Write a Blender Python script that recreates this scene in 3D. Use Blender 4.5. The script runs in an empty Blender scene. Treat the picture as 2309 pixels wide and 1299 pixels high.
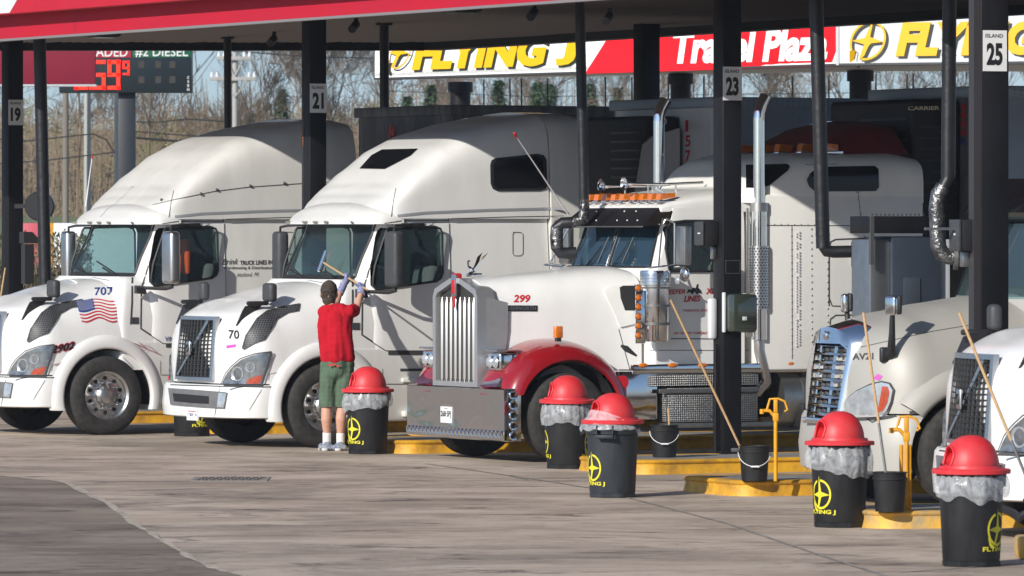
import bpy, bmesh, math, random
from math import radians, sin, cos, pi, sqrt, atan2
from mathutils import Vector, Matrix, noise
from mathutils.bvhtree import BVHTree
from mathutils.geometry import delaunay_2d_cdt
random.seed(7)
C = bpy.context.scene.collection
SC = bpy.context.scene
# ------------------------------------------------------------ camera, light
F = 14000.0; CX = 1154.5; HY = 516.0; HC = 2.55      # focal length in photo pixels, horizon row, camera height
cam = bpy.data.cameras.new('camera'); camo = bpy.data.objects.new('camera', cam); C.objects.link(camo)
camo.location = (0, 0, HC); camo.rotation_euler = (radians(90), 0, 0)
cam.sensor_width = 36; cam.lens = 36 * F / 2309; cam.shift_y = -(649.5 - HY) / 2309
cam.clip_start = 1; cam.clip_end = 5000
SC.camera = camo
cam.dof.use_dof = True; cam.dof.focus_distance = 68; cam.dof.aperture_fstop = 8.5
w = bpy.data.worlds.new('World'); SC.world = w; w.use_nodes = True
nt = w.node_tree; bg = nt.nodes['Background']
sky = nt.nodes.new('ShaderNodeTexSky'); sky.sky_type = 'NISHITA'; sky.sun_disc = False
SUN = Vector((-.443, -.581, .35)).normalized()
sky.sun_elevation = math.asin(SUN.z); sky.sun_rotation = atan2(SUN.x, SUN.y)
sky.air_density = 1.0; sky.dust_density = .25; sky.ozone_density = 2.5
nt.links.new(sky.outputs[0], bg.inputs[0]); bg.inputs[1].default_value = .125
tnt = nt.nodes.new('ShaderNodeMix'); tnt.data_type = 'RGBA'; tnt.blend_type = 'MULTIPLY'; tnt.inputs[0].default_value = 1; _tc = nt.nodes.new('ShaderNodeTexCoord'); _sx = nt.nodes.new('ShaderNodeSeparateXYZ'); _mr = nt.nodes.new('ShaderNodeMapRange'); _m2 = nt.nodes.new('ShaderNodeMix'); _m2.data_type = 'RGBA'
_mr.inputs[1].default_value = .02; _mr.inputs[2].default_value = .30; _m2.inputs[6].default_value = (.50, .64, .98, 1); _m2.inputs[7].default_value = (1.05, .97, .93, 1)
nt.links.new(_tc.outputs['Generated'], _sx.inputs[0]); nt.links.new(_sx.outputs[2], _mr.inputs[0]); nt.links.new(_mr.outputs[0], _m2.inputs[0]); nt.links.new(_m2.outputs[2], tnt.inputs[7])
nt.links.new(sky.outputs[0], tnt.inputs[6]); nt.links.new(tnt.outputs[2], bg.inputs[0])
sl = bpy.data.lights.new('sun', 'SUN'); sl.energy = 4.5; sl.angle = radians(.5); sl.color = (1, .95, .875)
so = bpy.data.objects.new('sun', sl); C.objects.link(so)
so.rotation_euler = (-SUN).to_track_quat('-Z', 'Y').to_euler()
SC.view_settings.view_transform = 'Standard'; SC.view_settings.look = 'None'
SC.view_settings.exposure = 0.10; SC.view_settings.gamma = 1
# ------------------------------------------------------------ materials
def mat(name, col, rough=.5, metal=0, spec=.5, coat=0, var=0, vscale=3, bump=0, bscale=60, emit=0, alpha=1, col2=None, streak=1, trans=0):
    m = bpy.data.materials.new(name); m.use_nodes = True
    n = m.node_tree.nodes; l = m.node_tree.links; p = n['Principled BSDF']
    p.inputs['Base Color'].default_value = (*col, 1); p.inputs['Roughness'].default_value = rough
    p.inputs['Metallic'].default_value = metal; p.inputs['Specular IOR Level'].default_value = spec
    p.inputs['Coat Weight'].default_value = coat; p.inputs['Coat Roughness'].default_value = .05
    p.inputs['Alpha'].default_value = alpha; p.inputs['Transmission Weight'].default_value = trans
    if emit:
        p.inputs['Emission Color'].default_value = (*col, 1); p.inputs['Emission Strength'].default_value = emit
    tc = n.new('ShaderNodeTexCoord')
    if var:
        mp = n.new('ShaderNodeMapping'); mp.inputs['Scale'].default_value = (1, 1, streak)
        l.new(tc.outputs['Object'], mp.inputs[0])
        t = n.new('ShaderNodeTexNoise'); t.inputs['Scale'].default_value = vscale; t.inputs['Detail'].default_value = 7; t.inputs['Roughness'].default_value = .62
        l.new(mp.outputs[0], t.inputs[0])
        r = n.new('ShaderNodeMapRange'); r.inputs[1].default_value = .35; r.inputs[2].default_value = .72
        l.new(t.outputs[0], r.inputs[0])
        mx = n.new('ShaderNodeMix'); mx.data_type = 'RGBA'
        c2 = col2 or tuple(c * (1 - var) for c in col)
        mx.inputs[6].default_value = (*col, 1); mx.inputs[7].default_value = (*c2, 1)
        l.new(r.outputs[0], mx.inputs[0]); l.new(mx.outputs[2], p.inputs['Base Color'])
        rr = n.new('ShaderNodeMapRange'); rr.inputs[3].default_value = rough; rr.inputs[4].default_value = min(1, rough + .12)
        l.new(t.outputs[0], rr.inputs[0]); l.new(rr.outputs[0], p.inputs['Roughness'])
    if bump:
        t2 = n.new('ShaderNodeTexNoise'); t2.inputs['Scale'].default_value = bscale; t2.inputs['Detail'].default_value = 4
        l.new(tc.outputs['Object'], t2.inputs[0])
        b = n.new('ShaderNodeBump'); b.inputs['Strength'].default_value = bump; b.inputs['Distance'].default_value = .02
        l.new(t2.outputs[0], b.inputs['Height']); l.new(b.outputs[0], p.inputs['Normal'])
    return m
M = {}
M['white'] = mat('white_paint', (.82, .815, .79), .28, coat=.5, var=.13, vscale=2.2, streak=.25, bump=.02, bscale=2)
M['white2'] = mat('white_paint_worn', (.76, .75, .71), .34, coat=.35, var=.2, vscale=1.8, streak=.25, bump=.02, bscale=2)
M['white3'] = mat('white_paint_flat', (.79, .785, .75), .4, coat=.2, var=.10, vscale=2, streak=.4)
M['silver'] = mat('silver_paint', (.445, .43, .39), .5, .2, coat=.12, var=.08, vscale=1.2, bump=.02, bscale=2)
M['red'] = mat('fender_red', (.30, .006, .012), .2, coat=1, var=.15, vscale=3)
M['chrome'] = mat('chrome', (.80, .81, .83), .09, 1, bump=.10, bscale=2.2)
M['chrome2'] = mat('chrome_dented', (.72, .72, .73), .10, 1, bump=1.0, bscale=1.1)
for _n in M['chrome2'].node_tree.nodes:
    if _n.type == 'BUMP': _n.inputs['Distance'].default_value = .020
    if _n.type == 'TEX_NOISE': _n.inputs['Detail'].default_value = 1.5; _n.inputs['Distortion'].default_value = 1.2
M['alu'] = mat('polished_aluminium', (.62, .62, .62), .28, 1, var=.15, vscale=8)
M['alu2'] = mat('brushed_aluminium', (.48, .48, .47), .38, 1, var=.2, vscale=8)
M['chromes'] = mat('smooth_chrome', (.78, .79, .81), .16, 1)
M['satin'] = mat('satin_aluminium', (.66, .66, .67), .26, .78, var=.12, vscale=6)
M['steel'] = mat('dull_steel', (.22, .22, .22), .45, .8, var=.3, vscale=9)
M['plastic'] = mat('black_plastic', (.022, .022, .024), .42, var=.3, vscale=20)
M['gplastic'] = mat('grey_plastic', (.055, .058, .062), .5, var=.3, vscale=14)
M['bgrey'] = mat('bumper_grey', (.16, .16, .165), .55, var=.25, vscale=8)
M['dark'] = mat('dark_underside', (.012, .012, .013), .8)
M['rubber'] = mat('tyre_rubber', (.018, .018, .018), .75, var=.5, vscale=14, col2=(.05, .046, .04), bump=.3, bscale=90)
M['seam'] = mat('panel_seam', (.05, .05, .05), .7)
M['inter'] = mat('cab_interior', (.085, .08, .075), .85, var=.3, vscale=6)
M['seat'] = mat('seat_cloth', (.16, .165, .17), .85, var=.2, vscale=12)
M['tan'] = mat('seat_tan', (.36, .31, .22), .85, var=.2, vscale=12)
M['lens'] = mat('headlight_lens', (.30, .32, .34), .08, .5, coat=1, var=.75, vscale=9)
M['lens2'] = mat('headlight_bright', (.62, .65, .68), .1, .45, coat=1, var=.45, vscale=9)
M['amberred'] = mat('turn_lens', (.50, .07, .025), .15, coat=1, var=.4, vscale=30)
M['amber'] = mat('amber_lens', (.80, .20, .01), .2, coat=1, var=.35, vscale=40)
M['blackpaint'] = mat('black_steel_paint', (.007, .007, .009), .42, spec=.25, var=.5, vscale=5, col2=(.014, .014, .017), streak=.3)
M['duct'] = mat('duct_black', (.013, .014, .017), .38, var=.4, vscale=9, bump=.3, bscale=12)
M['foil'] = mat('crumpled_foil', (.30, .30, .30), .22, .85, bump=1.0, bscale=22, var=.97, vscale=9)
M['yellow'] = mat('kerb_yellow', (.78, .40, .014), .5, var=.35, vscale=4, col2=(.36, .19, .03), bump=.25, bscale=25)
M['yellow2'] = mat('hydrant_yellow', (.78, .36, .01), .45, var=.3, vscale=12)
M['logo'] = mat('logo_yellow', (.78, .70, .03), .55, var=.2, vscale=30)
M['canred'] = mat('lid_red', (.66, .018, .03), .42, var=.45, vscale=7, col2=(.60, .06, .06), bump=.06, bscale=12)
M['canblack'] = mat('bin_black', (.009, .0095, .010), .45, spec=.3, var=.6, vscale=7, col2=(.028, .028, .03), streak=.3)
M['cangrey'] = mat('bin_grey', (.020, .025, .031), .5, spec=.35, var=.5, vscale=9, col2=(.038, .044, .05), streak=.3)
M['wood'] = mat('broom_wood', (.56, .36, .18), .55, var=.25, vscale=30)
M['markdim'] = mat('marker_dim', (.20, .19, .14), .3)
M['conc'] = mat('island_concrete', (.27, .26, .245), .85, var=.45, vscale=3, bump=.3, bscale=60)
M['shirt'] = mat('shirt_red', (.50, .010, .024), .9, spec=.2, bump=.25, bscale=14, var=.25, vscale=6)
M['shorts'] = mat('shorts_green', (.095, .15, .095), .85, bump=.3, bscale=18, var=.25, vscale=8)
M['skin'] = mat('skin', (.60, .33, .23), .55, var=.12, vscale=10)
M['hair'] = mat('hair', (.045, .032, .024), .75, var=.6, vscale=60, col2=(.11, .085, .065), bump=.8, bscale=120)
M['glove'] = mat('glove_blue', (.10, .13, .36), .85, var=.6, vscale=25, col2=(.42, .42, .46))
M['sock'] = mat('sock_white', (.78, .78, .76), .9, bump=.3, bscale=80)
M['shoe'] = mat('shoe_grey', (.10, .13, .20), .7, var=.6, vscale=35, col2=(.4, .42, .45))
M['sole'] = mat('shoe_sole', (.6, .6, .58), .7)
M['wpanel'] = mat('sign_white', (.86, .87, .86), .4, emit=.25)
M['wpanel2'] = mat('sign_white_plain', (.66, .68, .70), .5, var=.06)
M['rpanel'] = mat('sign_red', (.85, .004, .01), .4, emit=.35)
M['lyellow'] = mat('sign_yellow', (.92, .50, .0), .45)
M['lblack'] = mat('sign_shadow', (.02, .03, .02), .5)
M['lwhite'] = mat('sign_letter_white', (.85, .86, .85), .5, emit=.2)
M['fascia'] = mat('fascia_red', (.47, .012, .032), .6, spec=.2, var=.22, vscale=.8, col2=(.42, .015, .04), streak=.4)
M['fascia2'] = mat('fascia_red_upper', (.50, .004, .022), .5, var=.12, vscale=1)
M['redshade'] = mat('canopy_red_shaded', (.24, .008, .03), .6)  # red fascia with its shade mixed into the colour
M['plate'] = mat('plate_white', (.80, .80, .80), .5, var=.1, vscale=6)
M['ink'] = mat('ink_black', (.012, .012, .014), .5)
M['inkblue'] = mat('ink_blue', (.02, .05, .22), .5)
M['inkred'] = mat('ink_red', (.55, .012, .02), .5)
M['pink'] = mat('sticker_magenta', (.55, .10, .45), .5)
M['green'] = mat('sign_green', (.005, .11, .055), .5)
M['led'] = mat('led_red', (1, .02, .004), .5, emit=1.3)
M['traildark'] = mat('trailer_dark_front', (.08, .083, .088), .55, var=.6, vscale=6, col2=(.20, .20, .205), streak=.2)
M['trailwhite'] = mat('trailer_white', (.56, .58, .60), .45, var=.12, vscale=1.5, streak=.4)
M['trailblue'] = mat('trailer_bluegrey', (.30, .36, .43), .42, .3, var=.12, vscale=2)
M['reefer'] = mat('reefer_black', (.010, .010, .012), .5, var=.4, vscale=10)
M['cream'] = mat('lettering_cream', (.62, .58, .40), .5)
M['wood2'] = mat('pole_wood', (.23, .20, .17), .9, var=.4, vscale=2, streak=.1)
M['pole'] = mat('pole_concrete', (.42, .41, .39), .85, var=.3, vscale=2, streak=.1)
M['bark'] = mat('bark_greybrown', (.19, .135, .095), .95, var=.4, vscale=1.0)
M['bark2'] = mat('bark_pale', (.27, .20, .14), .95, var=.4, vscale=1.0)
M['twig'] = mat('twig_brown', (.27, .195, .125), .95, var=.45, vscale=.35, col2=(.17, .15, .085))
M['bud'] = mat('spring_buds', (.22, .24, .08), .9, var=.4, vscale=.5)
M['ever'] = mat('evergreen', (.07, .15, .055), .9, var=.5, vscale=.8, col2=(.13, .22, .09))
M['grass'] = mat('grass_green', (.12, .17, .05), .95, var=.5, vscale=.4, col2=(.20, .17, .09))
M['hedgeleaf'] = mat('hedge_leaf', (.14, .15, .05), .8, var=.5, vscale=4, col2=(.26, .20, .12))
M['hedgetwig'] = mat('hedge_twig', (.24, .18, .12), .9)
M['hvis'] = mat('vest_orange', (.85, .10, .02), .7)
M['ltwhite'] = mat('emblem_white', (.75, .75, .75), .5)
def glassmat(name, tint, rough=.03, tr=.45):
    m = bpy.data.materials.new(name); m.use_nodes = True; n = m.node_tree.nodes; l = m.node_tree.links; n.clear()
    o = n.new('ShaderNodeOutputMaterial'); mx = n.new('ShaderNodeMixShader'); t = n.new('ShaderNodeBsdfTransparent'); g = n.new('ShaderNodeBsdfPrincipled')
    t.inputs[0].default_value = (*tint, 1)
    g.inputs['Base Color'].default_value = (tint[0]*.12, tint[1]*.16, tint[2]*.2, 1); g.inputs['Roughness'].default_value = rough; g.inputs['Specular IOR Level'].default_value = 1.0
    g.inputs['Coat Weight'].default_value = 1
    mx.inputs[0].default_value = 1 - tr; l.new(t.outputs[0], mx.inputs[1]); l.new(g.outputs[0], mx.inputs[2]); l.new(mx.outputs[0], o.inputs[0]); return m
M['ws'] = glassmat('windshield_glass', (.74, .92, .92), tr=.80)
M['sg'] = glassmat('side_glass', (.72, .82, .80), tr=.85)
M['wsb'] = glassmat('windshield_glass_blue', (.30, .50, .62), tr=.5)
M['bg'] = mat('black_glass', (.006, .006, .008), .12, spec=.35)
# plastic liner film
m = bpy.data.materials.new('liner_film'); m.use_nodes = True; n = m.node_tree.nodes; l = m.node_tree.links; n.clear()
o = n.new('ShaderNodeOutputMaterial'); mx = n.new('ShaderNodeMixShader'); t = n.new('ShaderNodeBsdfTransparent'); g = n.new('ShaderNodeBsdfPrincipled')
g.inputs['Base Color'].default_value = (.86, .89, .92, 1); g.inputs['Roughness'].default_value = .2
tc = n.new('ShaderNodeTexCoord'); nz = n.new('ShaderNodeTexNoise'); nz.inputs['Scale'].default_value = 7; nz.inputs['Detail'].default_value = 3; nz.inputs['Distortion'].default_value = 2.5
bp = n.new('ShaderNodeBump'); bp.inputs['Strength'].default_value = .35; bp.inputs['Distance'].default_value = .03
l.new(tc.outputs['Object'], nz.inputs[0]); l.new(nz.outputs[0], bp.inputs['Height']); l.new(bp.outputs[0], g.inputs['Normal'])
mr = n.new('ShaderNodeMapRange'); mr.inputs[1].default_value = .3; mr.inputs[2].default_value = .7; mr.inputs[3].default_value = .20; mr.inputs[4].default_value = .46
l.new(nz.outputs[0], mr.inputs[0]); l.new(mr.outputs[0], mx.inputs[0]); l.new(t.outputs[0], mx.inputs[1]); l.new(g.outputs[0], mx.inputs[2]); l.new(mx.outputs[0], o.inputs[0])
M['film'] = m
# ------------------------------------------------------------ mesh helpers
def finish(me, ang=32):
    bm = bmesh.new(); bm.from_mesh(me)
    for f in bm.faces: f.smooth = True
    a = radians(ang)
    for e in bm.edges:
        e.smooth = not (len(e.link_faces) == 2 and e.calc_face_angle(0) > a)
    bm.to_mesh(me); bm.free()
def link(name, me, m, parent=None, ang=32):
    if m is not None:
        for x in (m if isinstance(m, (list, tuple)) else [m]): me.materials.append(M[x] if isinstance(x, str) else x)
    finish(me, ang)
    o = bpy.data.objects.new(name, me); C.objects.link(o)
    if parent is not None: o.parent = parent
    return o
def tag(o, label=None, cat=None, group=None, kind=None):
    if label: o['label'] = label
    if cat: o['category'] = cat
    if group: o['group'] = group
    if kind: o['kind'] = kind
    return o
def empty(name, loc, rz=0, label=None, cat=None, group=None):
    o = bpy.data.objects.new(name, None); C.objects.link(o); o.location = loc; o.rotation_euler = (0, 0, rz); o.empty_display_size = .2
    tag(o, label, cat, group); return o
class MB:
    """collects primitives into one mesh"""
    def __init__(s): s.v = []; s.f = []; s.mi = []; s.cur = 0
    def add(s, vs, fs):
        b = len(s.v); s.v += [tuple(x) for x in vs]; s.f += [tuple(i + b for i in f) for f in fs]; s.mi += [s.cur] * len(fs); return s
    def mat(s, i): s.cur = i; return s
    def box(s, a, b, M4=None):
        x0, y0, z0 = a; x1, y1, z1 = b
        vs = [Vector(p) for p in ((x0,y0,z0),(x1,y0,z0),(x1,y1,z0),(x0,y1,z0),(x0,y0,z1),(x1,y0,z1),(x1,y1,z1),(x0,y1,z1))]
        if M4: vs = [M4 @ p for p in vs]
        return s.add(vs, [(0,3,2,1),(4,5,6,7),(0,1,5,4),(1,2,6,5),(2,3,7,6),(3,0,4,7)])
    def bbox(s, a, b, r=.01, seg=2, M4=None):
        bm = bmesh.new(); bmesh.ops.create_cube(bm, size=1)
        c = [(a[i] + b[i]) / 2 for i in range(3)]; d = [abs(b[i] - a[i]) for i in range(3)]
        for v in bm.verts: v.co = Vector([c[i] + v.co[i] * d[i] for i in range(3)])
        r = min(r, min(d) * .49)
        bmesh.ops.bevel(bm, geom=bm.edges[:], offset=r, segments=seg, affect='EDGES', profile=.5)
        s.bm(bm, M4); return s
    def bm(s, bm, M4=None):
        bm.verts.index_update()
        s.add([(M4 @ v.co) if M4 else v.co.copy() for v in bm.verts], [[v.index for v in f.verts] for f in bm.faces]); bm.free(); return s
    def cyl(s, p, q, r, r2=None, n=16, caps=True):
        p = Vector(p); q = Vector(q); r2 = r if r2 is None else r2
        d = (q - p).normalized(); a = d.orthogonal().normalized(); b = d.cross(a)
        vs = []
        for (c, rr) in ((p, r), (q, r2)):
            for i in range(n):
                t = 2 * pi * i / n; vs.append(c + (a * cos(t) + b * sin(t)) * rr)
        fs = [(i, (i+1) % n, n + (i+1) % n, n + i) for i in range(n)]
        if caps: fs += [tuple(range(n))[::-1], tuple(range(n, 2*n))]
        return s.add(vs, fs)
    def tube(s, pts, r, n=10, caps=True, rs=None):
        pts = [Vector(p) for p in pts]; k = len(pts); vs = []
        up = None
        for i, p in enumerate(pts):
            d = (pts[min(i+1, k-1)] - pts[max(i-1, 0)]).normalized()
            if up is None: up = d.orthogonal().normalized()
            up = (up - d * up.dot(d)).normalized(); b = d.cross(up)
            rr = rs[i] if rs else r
            for j in range(n):
                t = 2 * pi * j / n; vs.append(p + (up * cos(t) + b * sin(t)) * rr)
        fs = []
        for i in range(k - 1):
            for j in range(n): fs.append((i*n + j, i*n + (j+1) % n, (i+1)*n + (j+1) % n, (i+1)*n + j))
        if caps: fs += [tuple(range(n))[::-1], tuple(range((k-1)*n, k*n))]
        return s.add(vs, fs)
    def lathe(s, prof, n=32, c=(0,0,0), axis='z', caps=False, M4=None):
        vs = []; k = len(prof)
        for i in range(n):
            t = 2 * pi * i / n
            for (r, h) in prof:
                if axis == 'z': p = Vector((c[0] + r*cos(t), c[1] + r*sin(t), c[2] + h))
                else: p = Vector((c[0] + r*cos(t), c[1] + h, c[2] + r*sin(t)))
                vs.append(M4 @ p if M4 else p)
        fs = [(i*k + j, ((i+1) % n)*k + j, ((i+1) % n)*k + j+1, i*k + j+1) for i in range(n) for j in range(k-1)]
        return s.add(vs, fs)
    def prism(s, poly, y0, y1, plane='xz'):
        n = len(poly); vs = []
        for y in (y0, y1):
            for p in poly:
                vs.append((p[0], y, p[1]) if plane == 'xz' else ((y, p[0], p[1]) if plane == 'yz' else (p[0], p[1], y)))
        return s.add(vs, [tuple(range(n))[::-1], tuple(range(n, 2*n))] + [(i, (i+1) % n, n + (i+1) % n, n + i) for i in range(n)])
    def ball(s, c, r, n=12, sc=(1,1,1)):
        bm = bmesh.new(); bmesh.ops.create_uvsphere(bm, u_segments=n, v_segments=max(6, n*2//3), radius=1)
        for v in bm.verts: v.co = Vector((c[0] + v.co.x*r*sc[0], c[1] + v.co.y*r*sc[1], c[2] + v.co.z*r*sc[2]))
        return s.bm(bm)
    def mesh(s, name='mesh', fixn=True):
        me = bpy.data.meshes.new(name); me.from_pydata(s.v, [], s.f); 
        if any(s.mi): me.polygons.foreach_set('material_index', s.mi)
        if fixn:
            bm = bmesh.new(); bm.from_mesh(me); bmesh.ops.recalc_face_normals(bm, faces=bm.faces[:]); bm.to_mesh(me); bm.free()
        return me
    def obj(s, name, m, parent=None, ang=32): return link(name, s.mesh(name), m, parent, ang)
DG = None
def bake(o, mods):
    """apply modifiers given as (type, dict)"""
    for ty, kw in mods:
        md = o.modifiers.new('m', ty)
        for k, v in kw.items(): setattr(md, k, v)
    dg = bpy.context.evaluated_depsgraph_get(); dg.update()
    me = bpy.data.meshes.new_from_object(o.evaluated_get(dg), preserve_all_data_layers=True, depsgraph=dg)
    o.modifiers.clear(); o.data = me
    return o
def cut(o, cutters, ang=32):
    for c in cutters:
        c.parent = o.parent
        md = o.modifiers.new('b', 'BOOLEAN'); md.operation = 'DIFFERENCE'; md.object = c; md.solver = 'EXACT'; md.use_self = True
    bpy.context.view_layer.update()
    dg = bpy.context.evaluated_depsgraph_get()
    me = bpy.data.meshes.new_from_object(o.evaluated_get(dg), depsgraph=dg)
    o.modifiers.clear(); o.data = me; finish(me, ang)
    for c in cutters: bpy.data.objects.remove(c)
def wm(o):
    m = Matrix.LocRotScale(o.location, o.rotation_euler, o.scale)
    return (wm(o.parent) @ m) if o.parent else m
class Surf:
    """world-space surface the sight lines of the photograph are cast on, so traced outlines land on the real body"""
    def __init__(s, objs):
        v = []; f = []
        for o in objs:
            m = wm(o); b = len(v); v += [m @ x.co for x in o.data.vertices]; f += [[b + i for i in p.vertices] for p in o.data.polygons]
        s.t = BVHTree.FromPolygons(v, f)
    def hit(s, px, py):
        d = Vector(((px - CX) / F, 1, (HY - py) / F)).normalized()
        l, n, i, dist = s.t.ray_cast(Vector((0, 0, HC)), d)
        if l is None: 
            return None, None
        if n.dot(d) > 0: n = -n
        return l, n
def resample(pts, step, closed=False):
    out = []; k = len(pts)
    for i in range(k if closed else k - 1):
        a = Vector(pts[i]); b = Vector(pts[(i+1) % k]); n = max(1, int((b - a).length / step))
        for j in range(n): out.append(a.lerp(b, j / n))
    if not closed: out.append(Vector(pts[-1]))
    return out
def inside(p, poly):
    c = False; j = len(poly) - 1
    for i in range(len(poly)):
        if (poly[i][1] > p[1]) != (poly[j][1] > p[1]) and p[0] < (poly[j][0]-poly[i][0])*(p[1]-poly[i][1])/(poly[j][1]-poly[i][1]) + poly[i][0]: c = not c
        j = i
    return c
def fixhits(H):
    """replace missed or far-off hits by the nearest good ones"""
    good = [h for h in H if h[0] is not None]
    if not good: return None
    ds = sorted(h[0].y for h in good); med = ds[len(ds)//2]
    out = []
    for i, h in enumerate(H):
        if h[0] is None:
            best = None
            for j in range(len(H)):
                for k in (i - j, i + j):
                    if 0 <= k < len(H) and H[k][0] is not None: best = H[k]; break
                if best: break
            out.append((None, best))
        else: out.append((h[0], h))
    return out
def castpts(surf, pts):
    H = [surf.hit(p[0], p[1]) for p in pts]; R = []
    good = [(i, h) for i, h in enumerate(H) if h[0] is not None]
    if not good: return [(Vector(((p[0]-CX)/F*70, 70, HC+(HY-p[1])/F*70)), Vector((0,-1,0))) for p in pts]
    for i, h in enumerate(H):
        if h[0] is None:
            p = pts[i]; j, g = min(good, key=lambda q: (pts[q[0]][0]-p[0])**2 + (pts[q[0]][1]-p[1])**2)
            y = g[0].y; R.append((Vector(((p[0]-CX)/F*y, y, HC+(HY-p[1])/F*y)), g[1]))
        else: R.append(h)
    return R
def patch(name, surf, poly, m, parent, off=.004, thick=0, cell=12, ang=32, holes=()):
    b = [Vector((p[0], p[1])) for p in resample(poly, cell, True)]
    pts = list(b); n = len(b); edges = [(i, (i+1) % n) for i in range(n)]
    for h in holes:
        hb = [Vector((p[0], p[1])) for p in resample(h, cell, True)]; s = len(pts)
        pts += hb; edges += [(s+i, s+(i+1) % len(hb)) for i in range(len(hb))]
    xs = [p.x for p in b]; ys = [p.y for p in b]
    y = min(ys) + cell * .5
    while y < max(ys):
        x = min(xs) + cell * .5
        while x < max(xs):
            if inside((x, y), poly) and min((Vector((x, y)) - q).length for q in b) > cell * .35: pts.append(Vector((x, y)))
            x += cell
        y += cell
    r = delaunay_2d_cdt(pts, edges, [], 1, 1e-4)
    P = [Vector(p) for p in r[0]]; tris = [t for t in r[2]]
    if holes:
        def cen(t): return sum((P[i] for i in t), Vector((0, 0))) / len(t)
        tris = [t for t in tris if not any(inside(cen(t), h) for h in holes)]
    tris = [t for t in tris if inside(sum((P[i] for i in t), Vector((0, 0))) / len(t), poly)]
    R = castpts(surf, P); inv = wm(parent).inverted() if parent else Matrix()
    V = [l + nn * (off + thick) for l, nn in R]
    mb = MB(); 
    if thick:
        k = len(V); V2 = [l + nn * (off - .012) for l, nn in R]
        cnt = {}
        for t in tris:
            for i in range(3):
                e = (t[i], t[(i+1) % 3]); key = tuple(sorted(e)); cnt.setdefault(key, []).append(e)
        fs = [tuple(t) for t in tris]
        for key, es in cnt.items():
            if len(es) == 1: a, c = es[0]; fs.append((a, c, c + k, a + k))
        mb.add([inv @ x for x in V + V2], fs)
        me = mb.mesh(name, True)
    else:
        fs = []
        for t in tris:
            a, bb, c = (V[i] for i in t); nn = (bb - a).cross(c - a)
            fs.append(tuple(t) if nn.dot(R[t[0]][1]) > 0 else tuple(t)[::-1])
        mb.add([inv @ x for x in V], fs); me = mb.mesh(name, False)
    return link(name, me, m, parent, ang)
def ribbon(mb, surf, pts, wpx, parent, off=.004, step=10):
    P = resample(pts, step); R = castpts(surf, P); inv = wm(parent).inverted() if parent else Matrix()
    vs = []
    for i, (l, nn) in enumerate(R):
        d = (R[min(i+1, len(R)-1)][0] - R[max(i-1, 0)][0]).normalized(); s = d.cross(nn).normalized()
        hw = wpx * l.y / F / 2
        vs += [inv @ (l + nn*off + s*hw), inv @ (l + nn*off - s*hw)]
    mb.add(vs, [(2*i, 2*i+1, 2*i+3, 2*i+2) for i in range(len(R)-1)])
_tc = {}
def textdata(s, bold=0, spacing=1.0):
    k = (s, bold, spacing)
    if k in _tc: return _tc[k]
    cu = bpy.data.curves.new('t', 'FONT'); cu.body = s; cu.size = 1; cu.offset = bold; cu.space_character = spacing; cu.resolution_u = 3
    o = bpy.data.objects.new('t', cu); C.objects.link(o); bpy.context.view_layer.update()
    dg = bpy.context.evaluated_depsgraph_get(); me = bpy.data.meshes.new_from_object(o.evaluated_get(dg))
    V = [v.co.copy() for v in me.vertices]; Fc = [tuple(p.vertices) for p in me.polygons]
    bpy.data.objects.remove(o); bpy.data.meshes.remove(me)
    x0 = min(v.x for v in V); x1 = max(v.x for v in V); y0 = min(v.y for v in V); y1 = max(v.y for v in V)
    V = [((v.x - x0) / (x1 - x0), (v.y - y0) / (y1 - y0)) for v in V]
    _tc[k] = (V, Fc); return _tc[k]
def textpx(name, surf, s, bl, br, h, m, parent, bold=.0, shear=0, off=.006, spacing=1.0):
    """lettering laid on a body: bl, br = ends of the baseline in the photo, h = cap height in photo px"""
    V, Fc = textdata(s, bold, spacing)
    P = [(bl[0] + (br[0]-bl[0])*x + shear*h*y, bl[1] + (br[1]-bl[1])*x - h*y) for x, y in V]
    R = castpts(surf, P); inv = wm(parent).inverted() if parent else Matrix()
    mb = MB(); vs = [l + nn*off for l, nn in R]; fs = []
    for f in Fc:
        a, b, c = vs[f[0]], vs[f[1]], vs[f[2]]; nn = (b-a).cross(c-a)
        fs.append(f if nn.dot(R[f[0]][1]) >= 0 else f[::-1])
    mb.add([inv @ x for x in vs], fs); return link(name, mb.mesh(name, False), m, parent)
def textflat(mb, s, o, ex, ey, bold=0, shear=0, spacing=1.0):
    """text into MB on plane with origin o, ex = width vector, ey = height vector"""
    V, Fc = textdata(s, bold, spacing); o = Vector(o); ex = Vector(ex); ey = Vector(ey)
    mb.add([o + ex*x + ey*y + ex.normalized()*ey.length*shear*y for x, y in V], Fc)
class Fr:
    """ground frame of a vehicle from its near front wheel's contact in the photo"""
    def __init__(s, px, py, th, v=1.2):
        Z = F*HC/(py-HY); X = (px-CX)/F*Z
        s.th = radians(th); s.c = cos(s.th); s.s = sin(s.th); s.O = (X - v*s.s, Z + v*s.c)
    def side(s, px, py, v=1.2):
        t = (px-CX)/F; ox = s.O[0] + v*s.s; oz = s.O[1] - v*s.c
        u = (t*oz-ox)/(s.c-t*s.s); Z = oz+u*s.s
        return (u, HC+(HY-py)/F*Z)
    def front(s, px, py, u):
        t = (px-CX)/F; ox = s.O[0]+u*s.c; oz = s.O[1]+u*s.s
        a = (ox-t*oz)/(s.s+t*s.c); return (-a, HC+(HY-py)/F*(oz+a*s.c))
def gpt(px, py, z=0):
    Z = F*(HC-z)/(py-HY); return Vector(((px-CX)/F*Z, Z, z))
def at(px, py, Z): return Vector(((px-CX)/F*Z, Z, HC+(HY-py)/F*Z))
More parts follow.
